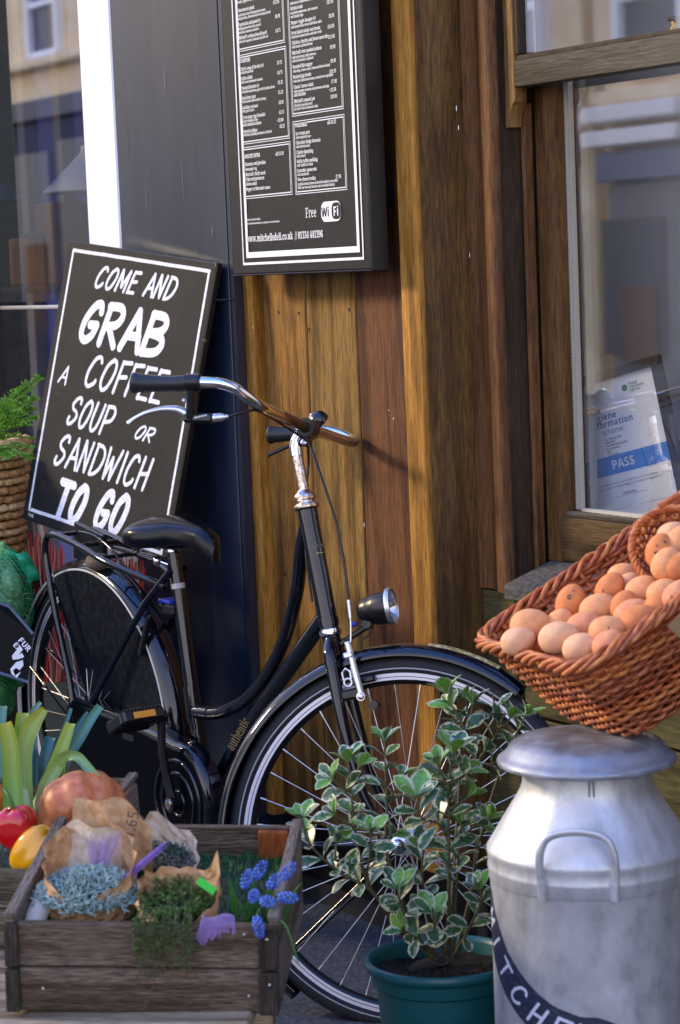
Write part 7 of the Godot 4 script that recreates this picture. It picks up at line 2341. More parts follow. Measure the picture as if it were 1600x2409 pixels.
func build_shrub():
	var base := Vector3(0.334, 0, 0.392)
	var pot := thing("plant_pot", "teal plastic plant pot with a rolled rim, standing by the front wheel", "plant pot", at(base))
	var pb := MB.new()
	pb.lathe([Vector2(0.0001, 0.002), Vector2(0.088, 0.002), Vector2(0.091, 0.006), Vector2(0.104, 0.12), Vector2(0.1045, 0.125), Vector2(0.107, 0.13), Vector2(0.112, 0.188), Vector2(0.1125, 0.196), Vector2(0.119, 0.201), Vector2(0.1215, 0.214), Vector2(0.1225, 0.222), Vector2(0.129, 0.226), Vector2(0.1318, 0.231), Vector2(0.1322, 0.236), Vector2(0.130, 0.2405), Vector2(0.125, 0.2425), Vector2(0.120, 0.240), Vector2(0.117, 0.233), Vector2(0.108, 0.19), Vector2(0.1, 0.1)], 64)
	part("body", pb, std("pot_teal", lin(0.006, 0.092, 0.10), 0.38), pot)
	var so := MB.new()
	var P := []
	for j in 9:
		var row := PackedVector3Array()
		for i in 40:
			var a := -TAU * i / 40
			var r := 0.114 * (1.0 - j / 8.0)
			row.append(Vector3(cos(a) * r, 0.212 + 0.008 * sin(a * 3.0 + j) * (1.0 - j / 8.0) + 0.01 * j / 8.0 + rng.randf_range(-0.003, 0.003), sin(a) * r))
		P.append(row)
	so.grid(P, true)
	part("soil", so, mottled("soil", lin(0.006, 0.005, 0.004), lin(0.022, 0.017, 0.013), 40.0, 0.95, 0.0, 0.3), pot)
	var cr := MB.new()
	for k in 60:
		var a := rng.randf() * TAU
		var r := rng.randf() * 0.1
		cr.ball(Vector3(cos(a) * r, 0.217, sin(a) * r), Vector3.ONE * rng.randf_range(0.0015, 0.0035), 5, 3)
	part("soil_crumbs", cr, M.soil, pot).set_meta("kind", "stuff")
	var sh := thing("variegated_shrub", "leafy shrub with cream edged green leaves in the teal pot", "shrub", at(Vector3(base.x, 0.215, base.z)))
	var o := Vector3(base.x, 0.215, base.z)
	var leaves := []
	for k in 7:
		leaves.append(leaf_mesh(100 + k, Color(0.028, 0.080, 0.036), [Color(0.065, 0.155, 0.06), Color(0.05, 0.125, 0.065), Color(0.10, 0.22, 0.06)][k % 3], [Color(0.48, 0.50, 0.34), Color(0.42, 0.46, 0.34), Color(0.56, 0.56, 0.40)][k % 3]))
	for k in 2: leaves.append(leaf_mesh(120 + k, Color(0.09, 0.24, 0.03), Color(0.14, 0.32, 0.05), Color(0.38, 0.46, 0.26)))
	var lm := std("shrub_leaf", Color.WHITE, 0.3)
	lm.vertex_color_use_as_albedo = true
	lm.backlight_enabled = true
	lm.backlight = Color(0.10, 0.14, 0.05)
	var bark := mottled("shrub_bark", lin(0.06, 0.05, 0.025), lin(0.14, 0.13, 0.06), 30.0, 0.7)
	var shoots := [
		[[Vector3(0.3346, 0.2428, 0.4092), Vector3(0.3195, 0.3055, 0.4410), Vector3(0.2993, 0.4232, 0.4702), Vector3(0.2929, 0.5083, 0.4639), Vector3(0.2741, 0.6234, 0.4526)], 0.56, 1.0],
		[[Vector3(0.3258, 0.2378, 0.4053), Vector3(0.3156, 0.2917, 0.4502), Vector3(0.3031, 0.3787, 0.5117), Vector3(0.3014, 0.4775, 0.5336), Vector3(0.3018, 0.5500, 0.5379), Vector3(0.3021, 0.6139, 0.5441)], 0.42, 1.0],
		[[Vector3(0.3181, 0.2526, 0.4150), Vector3(0.3304, 0.3114, 0.4801), Vector3(0.3385, 0.3800, 0.5306), Vector3(0.3335, 0.4213, 0.5889), Vector3(0.3231, 0.4730, 0.6345), Vector3(0.3232, 0.5150, 0.6454)], 0.55, 1.0],
		[[Vector3(0.3216, 0.3782, 0.5201), Vector3(0.3337, 0.4082, 0.5329), Vector3(0.3504, 0.4513, 0.5356), Vector3(0.3646, 0.4990, 0.5415)], 0.45, 1.05],
		[[Vector3(0.3232, 0.2344, 0.3715), Vector3(0.2953, 0.3337, 0.3396), Vector3(0.2578, 0.4687, 0.2968), Vector3(0.2357, 0.5740, 0.2736), Vector3(0.2175, 0.6240, 0.2742), Vector3(0.1980, 0.6757, 0.2767)], 0.50, 1.0],
		[[Vector3(0.2442, 0.4741, 0.2988), Vector3(0.2333, 0.5020, 0.2724), Vector3(0.2280, 0.5551, 0.2123), Vector3(0.2360, 0.5913, 0.1919), Vector3(0.2266, 0.6510, 0.1955)], 0.40, 1.0],
		[[Vector3(0.3547, 0.2448, 0.3950), Vector3(0.3748, 0.3395, 0.4011), Vector3(0.3923, 0.4526, 0.4080), Vector3(0.3940, 0.5457, 0.4060), Vector3(0.4023, 0.6047, 0.3998)], 0.46, 1.12],
		[[Vector3(0.3843, 0.4466, 0.4029), Vector3(0.3909, 0.4835, 0.4235), Vector3(0.3901, 0.5020, 0.4600), Vector3(0.4011, 0.5442, 0.4721)], 0.35, 1.25],
		[[Vector3(0.3428, 0.2507, 0.3746), Vector3(0.3632, 0.3689, 0.3756), Vector3(0.3769, 0.4515, 0.3754), Vector3(0.3950, 0.4841, 0.3778)], 0.5, 1.0],
		[[Vector3(0.3680, 0.2473, 0.3919), Vector3(0.4270, 0.3086, 0.3988), Vector3(0.4592, 0.3667, 0.3923), Vector3(0.4587, 0.3996, 0.4058)], 0.35, 1.0],
		[[Vector3(0.3783, 0.2551, 0.4122), Vector3(0.4141, 0.3220, 0.4562), Vector3(0.4265, 0.3589, 0.4671)], 0.45, 1.1],
		[[Vector3(0.3709, 0.2557, 0.4243), Vector3(0.4016, 0.3023, 0.4807), Vector3(0.4044, 0.3242, 0.5106)], 0.5, 0.95],
		[[Vector3(0.3382, 0.2581, 0.4195), Vector3(0.3737, 0.3322, 0.4820), Vector3(0.3882, 0.3757, 0.5077), Vector3(0.3937, 0.3978, 0.5136)], 0.35, 1.05],
		[[Vector3(0.3182, 0.2384, 0.3984), Vector3(0.3142, 0.3274, 0.4065), Vector3(0.3231, 0.3900, 0.4182), Vector3(0.3465, 0.4434, 0.4271)], 0.35, 1.0],
		[[Vector3(0.3144, 0.2279, 0.3484), Vector3(0.2718, 0.3190, 0.2842), Vector3(0.2497, 0.4209, 0.2421), Vector3(0.2303, 0.5362, 0.1736), Vector3(0.2310, 0.6185, 0.1172)], 0.72, 0.95],
		[[Vector3(0.3288, 0.2340, 0.3623), Vector3(0.3280, 0.3449, 0.3220), Vector3(0.3277, 0.4165, 0.3082), Vector3(0.3387, 0.4764, 0.2781)], 0.5, 0.95],
		[[Vector3(0.3776, 0.5413, 0.3951), Vector3(0.3510, 0.5517, 0.3981), Vector3(0.3415, 0.5734, 0.4095)], 0.2, 0.9],
		[[Vector3(0.2943, 0.5338, 0.5340), Vector3(0.2930, 0.5507, 0.5523), Vector3(0.2933, 0.5660, 0.5682)], 0.3, 0.9],
		[[Vector3(0.2846, 0.5060, 0.4587), Vector3(0.2920, 0.5337, 0.4410), Vector3(0.2951, 0.5582, 0.4308)], 0.3, 0.95],
		[[Vector3(0.3251, 0.4187, 0.5839), Vector3(0.3206, 0.4467, 0.5856), Vector3(0.3217, 0.4687, 0.5795)], 0.3, 0.9],
		[[Vector3(0.2362, 0.5667, 0.2742), Vector3(0.2502, 0.6119, 0.2614), Vector3(0.2507, 0.6447, 0.2541)], 0.3, 0.95],
		[[Vector3(0.3813, 0.5026, 0.3967), Vector3(0.3937, 0.5191, 0.3729), Vector3(0.4008, 0.5395, 0.3572)], 0.2, 1.0],
		[[Vector3(0.3771, 0.4480, 0.3757), Vector3(0.3879, 0.4682, 0.3539), Vector3(0.3967, 0.4745, 0.3381)], 0.2, 0.95],
		[[Vector3(0.3347, 0.4428, 0.5244), Vector3(0.3537, 0.4583, 0.5093), Vector3(0.3612, 0.4819, 0.4922)], 0.3, 0.95]]
	shoots += [
		[[Vector3(0.2367, 0.5593, 0.2749), Vector3(0.2544, 0.5997, 0.2764), Vector3(0.2526, 0.6372, 0.2913), Vector3(0.2430, 0.6553, 0.3035)], 0.2, 0.95],
		[[Vector3(0.2360, 0.5913, 0.1919), Vector3(0.2514, 0.6000, 0.1842), Vector3(0.2553, 0.6159, 0.1745)], 0.1, 0.95],
		[[Vector3(0.2502, 0.6119, 0.2614), Vector3(0.2374, 0.6395, 0.2577), Vector3(0.2246, 0.6614, 0.2551)], 0.2, 0.9],
		[[Vector3(0.3866, 0.5365, 0.4005), Vector3(0.3954, 0.5636, 0.3807), Vector3(0.4013, 0.5840, 0.3668)], 0.15, 1.0],
		[[Vector3(0.3866, 0.5365, 0.4005), Vector3(0.3832, 0.5812, 0.4166), Vector3(0.3809, 0.6057, 0.4157)], 0.25, 0.95],
		[[Vector3(0.3018, 0.5500, 0.5379), Vector3(0.3059, 0.5762, 0.5259), Vector3(0.3071, 0.6018, 0.5188)], 0.2, 0.95],
		[[Vector3(0.2319, 0.5268, 0.2116), Vector3(0.2430, 0.5333, 0.1919), Vector3(0.2535, 0.5383, 0.1736)], 0.1, 0.9],
		[[Vector3(0.3014, 0.4775, 0.5336), Vector3(0.2958, 0.4983, 0.5581), Vector3(0.2930, 0.5154, 0.5787)], 0.2, 0.9]]
	var rest := MB.new()
	rest.tinted = true
	var count := 0
	for q in shoots:
		var pts := []
		for p in q[0]: pts.append(p - o)
		var path := smooth(pts, 6)
		var m := path.size()
		var rads := []
		for i in m: rads.append(lerpf(0.0042 if pts.size() > 4 else 0.0028, 0.0014, float(i) / (m - 1)))
		var st := MB.new()
		st.tube(path, rads, 7)
		part("stem", st, bark, sh)
		var total := 0.0
		for i in m - 1: total += path[i].distance_to(path[i + 1])
		var step := 0.027
		var s: float = total * q[1]
		var turn := rng.randf() * PI
		while s < total + 0.001:
			var acc := 0.0
			var idx := m - 2
			for i in m - 1:
				var l: float = path[i].distance_to(path[i + 1])
				if acc + l >= s:
					idx = i
					break
				acc += l
			var p: Vector3 = path[idx].lerp(path[idx + 1], clampf((s - acc) / maxf(path[idx].distance_to(path[idx + 1]), 0.0001), 0, 1))
			var t: Vector3 = (path[idx + 1] - path[idx]).normalized()
			var tipness := clampf((s - total * q[1]) / maxf(total * (1.0 - q[1]), 0.001), 0, 1)
			var whorl := 2 if s + step < total else 5
			for k in whorl:
				var a := turn + TAU * k / whorl + rng.randf_range(-0.3, 0.3)
				var ref := t.cross(Vector3(0.3, 0.2, 0.9)).normalized()
				var side := (ref * cos(a) + t.cross(ref) * sin(a)).normalized()
				var lift := lerpf(0.25, 0.75, tipness) if whorl == 2 else rng.randf_range(0.7, 1.5)
				var dir := (side + t * lift + Vector3(0, 0.15, 0)).normalized()
				var size: float = rng.randf_range(0.033, 0.049) * q[2]
				if whorl == 5: size *= 0.9
				var upn := (t - dir * t.dot(dir) + side * -0.2 + TOWARD * 0.25)
				upn = (upn - dir * upn.dot(dir)).normalized()
				var w := dir.cross(upn).normalized()
				var which := (count * 5 + k * 3) % 7 if whorl == 2 or k < 2 else 7 + k % 2
				var roll := rng.randf_range(-0.35, 0.35)
				var bas := Basis(dir, roll) * Basis(w * size * rng.randf_range(0.9, 1.15), dir * size, w.cross(dir) * size)
				var lx := Transform3D(bas, p + dir * 0.003)
				if count < 300: mpart("leaf", leaves[which], lm, sh, lx)
				else:
					var la: Array = leaves[which].surface_get_arrays(0)
					for i in la[Mesh.ARRAY_VERTEX].size():
						rest.col = la[Mesh.ARRAY_COLOR][i]
						rest.vt(lx * la[Mesh.ARRAY_VERTEX][i], bas * la[Mesh.ARRAY_NORMAL][i], Vector2.ZERO)
				count += 1
			turn += PI * 0.5
			s += step * rng.randf_range(0.85, 1.15)
	if count > 300: part("leaves", rest, lm, sh).set_meta("kind", "stuff")

func band_y(a: float) -> float:   # height of the painted band at an angle round the churn
	return 0.247 + (0.098 * a * a / 1.3 if a < 0.0 else -0.05 * a)

# ---------------------------------------------------------------- milk churn
func build_churn():
	GL["L"] = [[0, [0.1, 1.0], [0.0, 0.0]], [0, [0.0, 0.02], [0.45, 0.02]]]
	var c := Vector3(0.713, 0, 0.361)
	var o := thing("milk_churn", "dented aluminium milk churn with a dark brushed band of white lettering, carrying the egg basket", "milk churn", at(c))
	var m := std("churn_alloy", Color.WHITE, 0.5, 0.55)
	m.albedo_texture = noise(81, 0.02, [Color(0.69, 0.69, 0.69), Color(0.755, 0.76, 0.77), Color(0.785, 0.79, 0.80), Color(0.82, 0.825, 0.84)], [0.15, 0.4, 0.65, 0.9], 8, 512)
	tri3(m, Vector3(2.4, 1.3, 2.4))
	m.roughness_texture = gray(82, 0.02, 0.44, 0.58, 6)
	m.roughness = 1.0
	m.heightmap_enabled = true
	m.heightmap_texture = M.rough_height
	m.heightmap_scale = 0.05
	var md := std("lid_alloy", Color.WHITE, 0.5, 0.6)
	md.albedo_texture = noise(83, 0.014, [Color(0.52, 0.53, 0.56), Color(0.57, 0.58, 0.62), Color(0.62, 0.64, 0.68)], [0.25, 0.5, 0.75], 6)
	tri3(md, Vector3.ONE * 2.0)
	md.roughness_texture = gray(84, 0.03, 0.35, 0.7, 6)
	md.roughness = 1.0
	var b := MB.new()
	b.lathe([Vector2(0.150, 0.0), Vector2(0.154, 0.004), Vector2(0.1545, 0.02), Vector2(0.1545, 0.452), Vector2(0.1555, 0.455), Vector2(0.1570, 0.458), Vector2(0.1570, 0.470), Vector2(0.1580, 0.473), Vector2(0.1580, 0.478), Vector2(0.1572, 0.480), Vector2(0.1575, 0.494), Vector2(0.1590, 0.499), Vector2(0.1585, 0.504), Vector2(0.154, 0.511), Vector2(0.128, 0.553), Vector2(0.110, 0.581), Vector2(0.1035, 0.593), Vector2(0.1005, 0.604), Vector2(0.0995, 0.62), Vector2(0.1000, 0.645)], 96)
	part("body", b, m, o)
	var l := MB.new()
	l.lathe([Vector2(0.100, 0.628), Vector2(0.130, 0.630), Vector2(0.1375, 0.633), Vector2(0.1385, 0.637), Vector2(0.1370, 0.641), Vector2(0.131, 0.645), Vector2(0.124, 0.652), Vector2(0.117, 0.662), Vector2(0.107, 0.669), Vector2(0.085, 0.6725), Vector2(0.04, 0.6735), Vector2(0.0001, 0.674)], 96)
	part("lid", l, md, o)
	var toward := Vector3(0.797, 0, 0.603)
	var left := Vector3(-0.603, 0, 0.797)
	for s in [1, -1]:
		var f: Vector3 = (toward * s * 0.993 + left * s * 0.115).normalized()
		var w := Vector3(-f.z, 0, f.x) * (1 if s > 0 else 1)
		var h := MB.new()
		var pts := []
		for q in [[-0.053, 0.455, 0.1605], [-0.054, 0.478, 0.163], [-0.056, 0.497, 0.167], [-0.055, 0.525, 0.169], [-0.047, 0.546, 0.168], [-0.030, 0.556, 0.167], [0.0, 0.560, 0.167], [0.030, 0.556, 0.167], [0.047, 0.546, 0.168], [0.055, 0.525, 0.169], [0.056, 0.497, 0.167], [0.054, 0.478, 0.163], [0.053, 0.455, 0.1605]]:
			var cz: float = sqrt(maxf(0.0, q[2] * q[2] - q[0] * q[0])) if q[1] < 0.5 else q[2] * 0.95
			pts.append(f * cz + w * q[0] + Vector3(0, q[1], 0))
		var path := smooth(pts, 4)
		var rr := []
		for i in path.size(): rr.append(0.0068 if i > 5 and i < path.size() - 6 else 0.0085)
		h.tube(path, rr, 12, false, true, 0.75)
		part("handle", h, m, o)
	var st := MB.new()
	for s in [-1, 1]: st.bar((toward * 0.1005 + left * (-0.006 + s * 0.0035)) + Vector3(0, 0.598, 0), (toward * 0.101 + left * (-0.006 + s * 0.003)) + Vector3(0, 0.628, 0), 0.003, 0.003, Vector3(0, 0, 1), 0.001)
	part("lid_stop", st, md, o)
	# brushed dark band slanting down round the body, lettered in white
	var w := 900
	var h := 470
	var a0 := -1.95   # angle from the line of sight, radians, left negative
	var a1 := 1.95
	var y_top := 0.44
	var y_low := y_top - 0.1553 * (a1 - a0) * h / w
	var sx := w / (a1 - a0)
	var sy := h / (y_top - y_low)
	var cov := PackedFloat32Array()
	cov.resize(w * h)
	var cov2 := PackedFloat32Array()
	cov2.resize(w * h)
	var rn := FastNoiseLite.new()
	rn.seed = 15
	rn.frequency = 0.05
	var band := []
	for k in 25:
		var a := -1.9 + 3.8 * k / 24.0
		band.append(Vector2((a - a0) * sx, (y_top - band_y(a)) * sy))
	var r0 := 0.0285 * sy
	for j in 9:
		var off := (j - 4) / 4.0 * r0 * 0.86
		var p2 := []
		for k in band.size():
			var e0 := 4.5 * rn.get_noise_2d(j * 31.0, k * 9.0)
			var nrm: Vector2 = (band[mini(k + 1, 24)] - band[maxi(k - 1, 0)]).normalized().orthogonal()
			p2.append(band[k] + nrm * (off + e0 * 1.6))
		stroke(cov, w, h, p2, r0 * 0.17, rn)
	var word := "MITCHELLS"
	var places := [-1.42, -1.22, -1.06, -0.84, -0.60, -0.36, -0.12, 0.10, 0.34]
	for k in 9:
		var a: float = places[k]
		var sl := (band_y(a + 0.02) - band_y(a - 0.02)) / 0.04 / 0.1553
		var dx := Vector2(1.0, -sl).normalized()
		var up := Vector2(dx.y, -dx.x)
		var pos := Vector2((a - a0) * sx, (y_top - band_y(a)) * sy) - up * 0.017 * sy - dx * 0.009 * sy
		lettering(cov2, w, h, word[k], pos, dx * 0.026 * sy * (0.35 if word[k] == "I" else 1.0), up * 0.034 * sy, 0.0027 * sy, rn)
	var img := PackedByteArray()
	img.resize(w * h * 4)
	var streak := FastNoiseLite.new()
	streak.seed = 21
	streak.frequency = 0.03
	for y in h:
		for x in w:
			var i := (y * w + x) * 4
			var k := cov[y * w + x]
			var t := cov2[y * w + x]
			var s := 0.5 + 0.5 * streak.get_noise_2d(x * 0.7, y * 2.4)
			var al := clampf(k * (1.5 - 1.0 * s) - 0.05, 0, 1)
			img[i] = int(lerpf(28.0 + 14.0 * s, 205.0, t))
			img[i + 1] = int(lerpf(32.0 + 16.0 * s, 208.0, t))
			img[i + 2] = int(lerpf(52.0 + 26.0 * s, 220.0, t))
			img[i + 3] = int(maxf(al, t) * 255)
	var pm := std("band_paint", Color.WHITE, 0.6)
	pm.albedo_texture = ImageTexture.create_from_image(Image.create_from_data(w, h, false, Image.FORMAT_RGBA8, img))
	pm.transparency = BaseMaterial3D.TRANSPARENCY_ALPHA
	pm.texture_repeat = false
	var pb := MB.new()
	var n := 72
	for k in n:
		var f0 := float(k) / n
		var f1 := float(k + 1) / n
		var q := []
		for f in [f0, f1]:
			var a := lerpf(a0, a1, f)
			q.append((toward * cos(a) - left * sin(a)))
		var R := 0.1551
		var A: Vector3 = q[0] * R + Vector3(0, y_low, 0)
		var B: Vector3 = q[1] * R + Vector3(0, y_low, 0)
		var C: Vector3 = q[1] * R + Vector3(0, y_top, 0)
		var D: Vector3 = q[0] * R + Vector3(0, y_top, 0)
		pb.vt(A, q[0], Vector2(f0, 1)); pb.vt(C, q[1], Vector2(f1, 0)); pb.vt(B, q[1], Vector2(f1, 1))
		pb.vt(A, q[0], Vector2(f0, 1)); pb.vt(D, q[0], Vector2(f0, 0)); pb.vt(C, q[1], Vector2(f1, 0))
	part("painted_band", pb, pm, o)

# ---------------------------------------------------------------- egg basket on the churn
func build_egg_basket():
	var A := Vector3(0.491, 0.793, 0.41)
	var B := Vector3(0.846, 0.796, 0.464)
	var e2 := (B - A).normalized()
	var W := A.distance_to(B)
	var e1h := Vector3(e2.z, 0, -e2.x).normalized()
	var th := deg_to_rad(27.0)
	var e1 := e1h * cos(th) + Vector3.UP * sin(th)
	var nn := e2.cross(e1)   # out of the open top
	if nn.y < 0: nn = -nn
	var X := Transform3D(Basis(e2, nn, e2.cross(nn)), A)   # local x across, y out of the mouth, z back along -e1
	var L := 0.56
	var zdir := -1.0 if e2.cross(nn).dot(e1) > 0 else 1.0
	var sgn := 1.0 if e2.cross(nn).dot(e1) > 0 else -1.0
	var o := thing("egg_basket", "large reddish brown wicker basket full of eggs, tilted on the milk churn", "basket", X)
	var tones := []
	for k in 6:
		tones.append(mottled("wicker_%d" % k, [lin(0.162, 0.032, 0.009), lin(0.281, 0.059, 0.015), lin(0.367, 0.084, 0.020), lin(0.454, 0.126, 0.028), lin(0.216, 0.046, 0.015), lin(0.324, 0.080, 0.026)][k], [lin(0.324, 0.076, 0.022), lin(0.475, 0.118, 0.028), lin(0.562, 0.168, 0.040), lin(0.626, 0.227, 0.062), lin(0.389, 0.109, 0.040), lin(0.518, 0.176, 0.068)][k], 9.0, 0.5, 0.0, 0.0, 90 + k))
	var depth := 0.150
	var corner := 0.05
	var perim := func(inset: float, n: int) -> Array:   # points round a rounded rectangle, with the outward direction
		var res := []
		var x0 := inset
		var x1 := W - inset
		var z0 := inset
		var z1 := L - inset
		var cs := [[x1 - corner, z1 - corner, 0.0], [x0 + corner, z1 - corner, PI / 2], [x0 + corner, z0 + corner, PI], [x1 - corner, z0 + corner, PI * 1.5]]
		var raw := []
		for q in cs:
			for k in 9:
				var a: float = q[2] + PI / 2 * k / 8.0
				raw.append([Vector2(q[0] + cos(a) * corner, q[1] + sin(a) * corner), Vector2(cos(a), sin(a))])
		var lens := [0.0]
		for i in raw.size(): lens.append(lens[i] + raw[i][0].distance_to(raw[(i + 1) % raw.size()][0]))
		var tot: float = lens[lens.size() - 1]
		var j := 0
		for i in n:
			var s := tot * i / n
			while lens[j + 1] < s: j += 1
			var f: float = (s - lens[j]) / maxf(lens[j + 1] - lens[j], 1e-6)
			var p0: Array = raw[j]
			var p1: Array = raw[(j + 1) % raw.size()]
			res.append([p0[0].lerp(p1[0], f), p0[1].lerp(p1[1], f).normalized()])
		return res
	var N := 64
	var rows := 23
	for j in rows:
		var v := float(j) / (rows - 1)
		var y := -depth + depth * v - 0.004
		var inset := 0.046 * (1.0 - v) + 0.006
		var ring_pts: Array = perim.call(inset, N)
		var pts := []
		var ph := (j + 1) % 2
		for i in N:
			var q: Array = ring_pts[i]
			var amp := 0.0062 * (1.0 if (i + ph) % 2 else -1.0)
			var p: Vector2 = q[0] + q[1] * amp
			pts.append(Vector3(p.x, y + rng.randf_range(-0.0016, 0.0016), sgn * p.y))
		var b := MB.new()
		b.tube(smooth(pts, 4, true), rng.randf_range(0.0029, 0.0044), 6, true)
		part("wicker_rod", b, tones[(j * 5 + j / 2) % 6], o)
	for i in N:
		var lo: Array = perim.call(0.058, N)
		var hi: Array = perim.call(0.006, N)
		if i > 0: break
		for k in N:
			var b := MB.new()
			var p0: Vector2 = lo[k][0]
			var p1: Vector2 = hi[k][0]
			b.tube([Vector3(p0.x, -depth - 0.004, sgn * p0.y), Vector3(p1.x, 0.004, sgn * p1.y)], 0.0042, 6)
			part("stake", b, tones[(k * 7) % 6], o)
	# plaited rim: strands winding round the edge
	var RN := 220
	var rim_pts: Array = perim.call(-0.001, RN)
	for s in 5:
		var pts := []
		for i in RN:
			var q: Array = rim_pts[i]
			var a := TAU * (i * 14.0 / RN) + TAU * s / 5.0 + 0.5 * sin(i * 0.31 + s)
			var p: Vector2 = q[0] + q[1] * cos(a) * (0.0095 + 0.002 * sin(i * 0.9 + s * 2.0))
			pts.append(Vector3(p.x, 0.008 + sin(a) * 0.0075 + rng.randf_range(-0.0006, 0.0006), sgn * p.y))
		var b := MB.new()
		b.tube(pts, 0.0042, 7, true)
		part("rim_strand", b, tones[(s * 2 + 1) % 6], o)
	var fl := MB.new()
	fl.box(Vector3(W / 2, -depth * 0.50, sgn * L / 2), Vector3(W - 0.085, 0.008, L - 0.085), 0.002)
	fl.box(Vector3(W / 2, -depth - 0.002, sgn * L / 2), Vector3(W - 0.115, 0.008, L - 0.115), 0.002)
	part("woven_bottom", fl, tones[0], o)
	# a loose rod end sticking out at the back, and a price tag tied on the side
	var rd := MB.new()
	rd.tube([X.affine_inverse() * Vector3(0.7467, 1.0182, 0.2339), X.affine_inverse() * Vector3(0.7754, 1.0496, 0.1802)], 0.0055, 8)
	part("loose_rod", rd, tones[2], o)
	var tgm := MB.new()
	tgm.box(Vector3.ZERO, Vector3(0.042, 0.03, 0.001), 0.0004)
	var tg := part("price_tag", tgm, std("tag_kraft", lin(0.24, 0.14, 0.06), 0.7))
	var tpos := Vector3(0.9348, 0.8609, 0.3427)
	tg.transform = Transform3D(Basis(RIGHTV, 0.9) * Basis(RIGHTV, TOWARD.cross(RIGHTV).normalized(), TOWARD), tpos)
	tg.transform = Transform3D(Basis(TOWARD.normalized(), -0.75) * Basis(RIGHTV, TOWARD.cross(RIGHTV).normalized(), TOWARD.normalized()), tpos)
	tag(tg, "brown card price tag hanging on the right side of the egg basket", "price tag")
	var pb := MB.new()
	pb.box(Vector3(0.25, 0.0, 0.0), Vector3(0.16, 0.075, 0.05), 0.003)
	var prop := part("prop_block", pb, M.crate_dark)
	prop.position = Vector3(0.42, 0.828, -0.068)
	tag(prop, "dark timber block on the window sill under the raised end of the egg basket", "block")
	# eggs
	var cols := [lin(0.679, 0.300, 0.131), lin(0.737, 0.345, 0.156), lin(0.640, 0.235, 0.088), lin(0.776, 0.437, 0.245), lin(0.698, 0.300, 0.156)]
	var mats := []
	for k in 5:
		var c: Color = cols[k].srgb_to_linear()
		var m := mottled("egg_%d" % k, lin(c.r * 0.93, c.g * 0.89, c.b * 0.86), lin(c.r * 1.04, c.g * 1.06, c.b * 1.08), 9.0, 0.7, 0.0, 0.0, 110 + k)
		m.metallic_specular = 0.3
		m.subsurf_scatter_enabled = true
		m.subsurf_scatter_strength = 0.1
		mats.append(m)
	var P := []
	for j in 17:
		var f := -PI / 2 + PI * j / 16
		var row := PackedVector3Array()
		for i in 28:
			var a := -TAU * i / 28
			var r := 0.0222 * cos(f) * (1.0 - 0.10 * sin(f))
			row.append(Vector3(cos(a) * r, sin(f) * 0.0283, sin(a) * r))
		P.append(row)
	var eb := MB.new()
	eb.grid(P, true)
	var egg := eb.done()
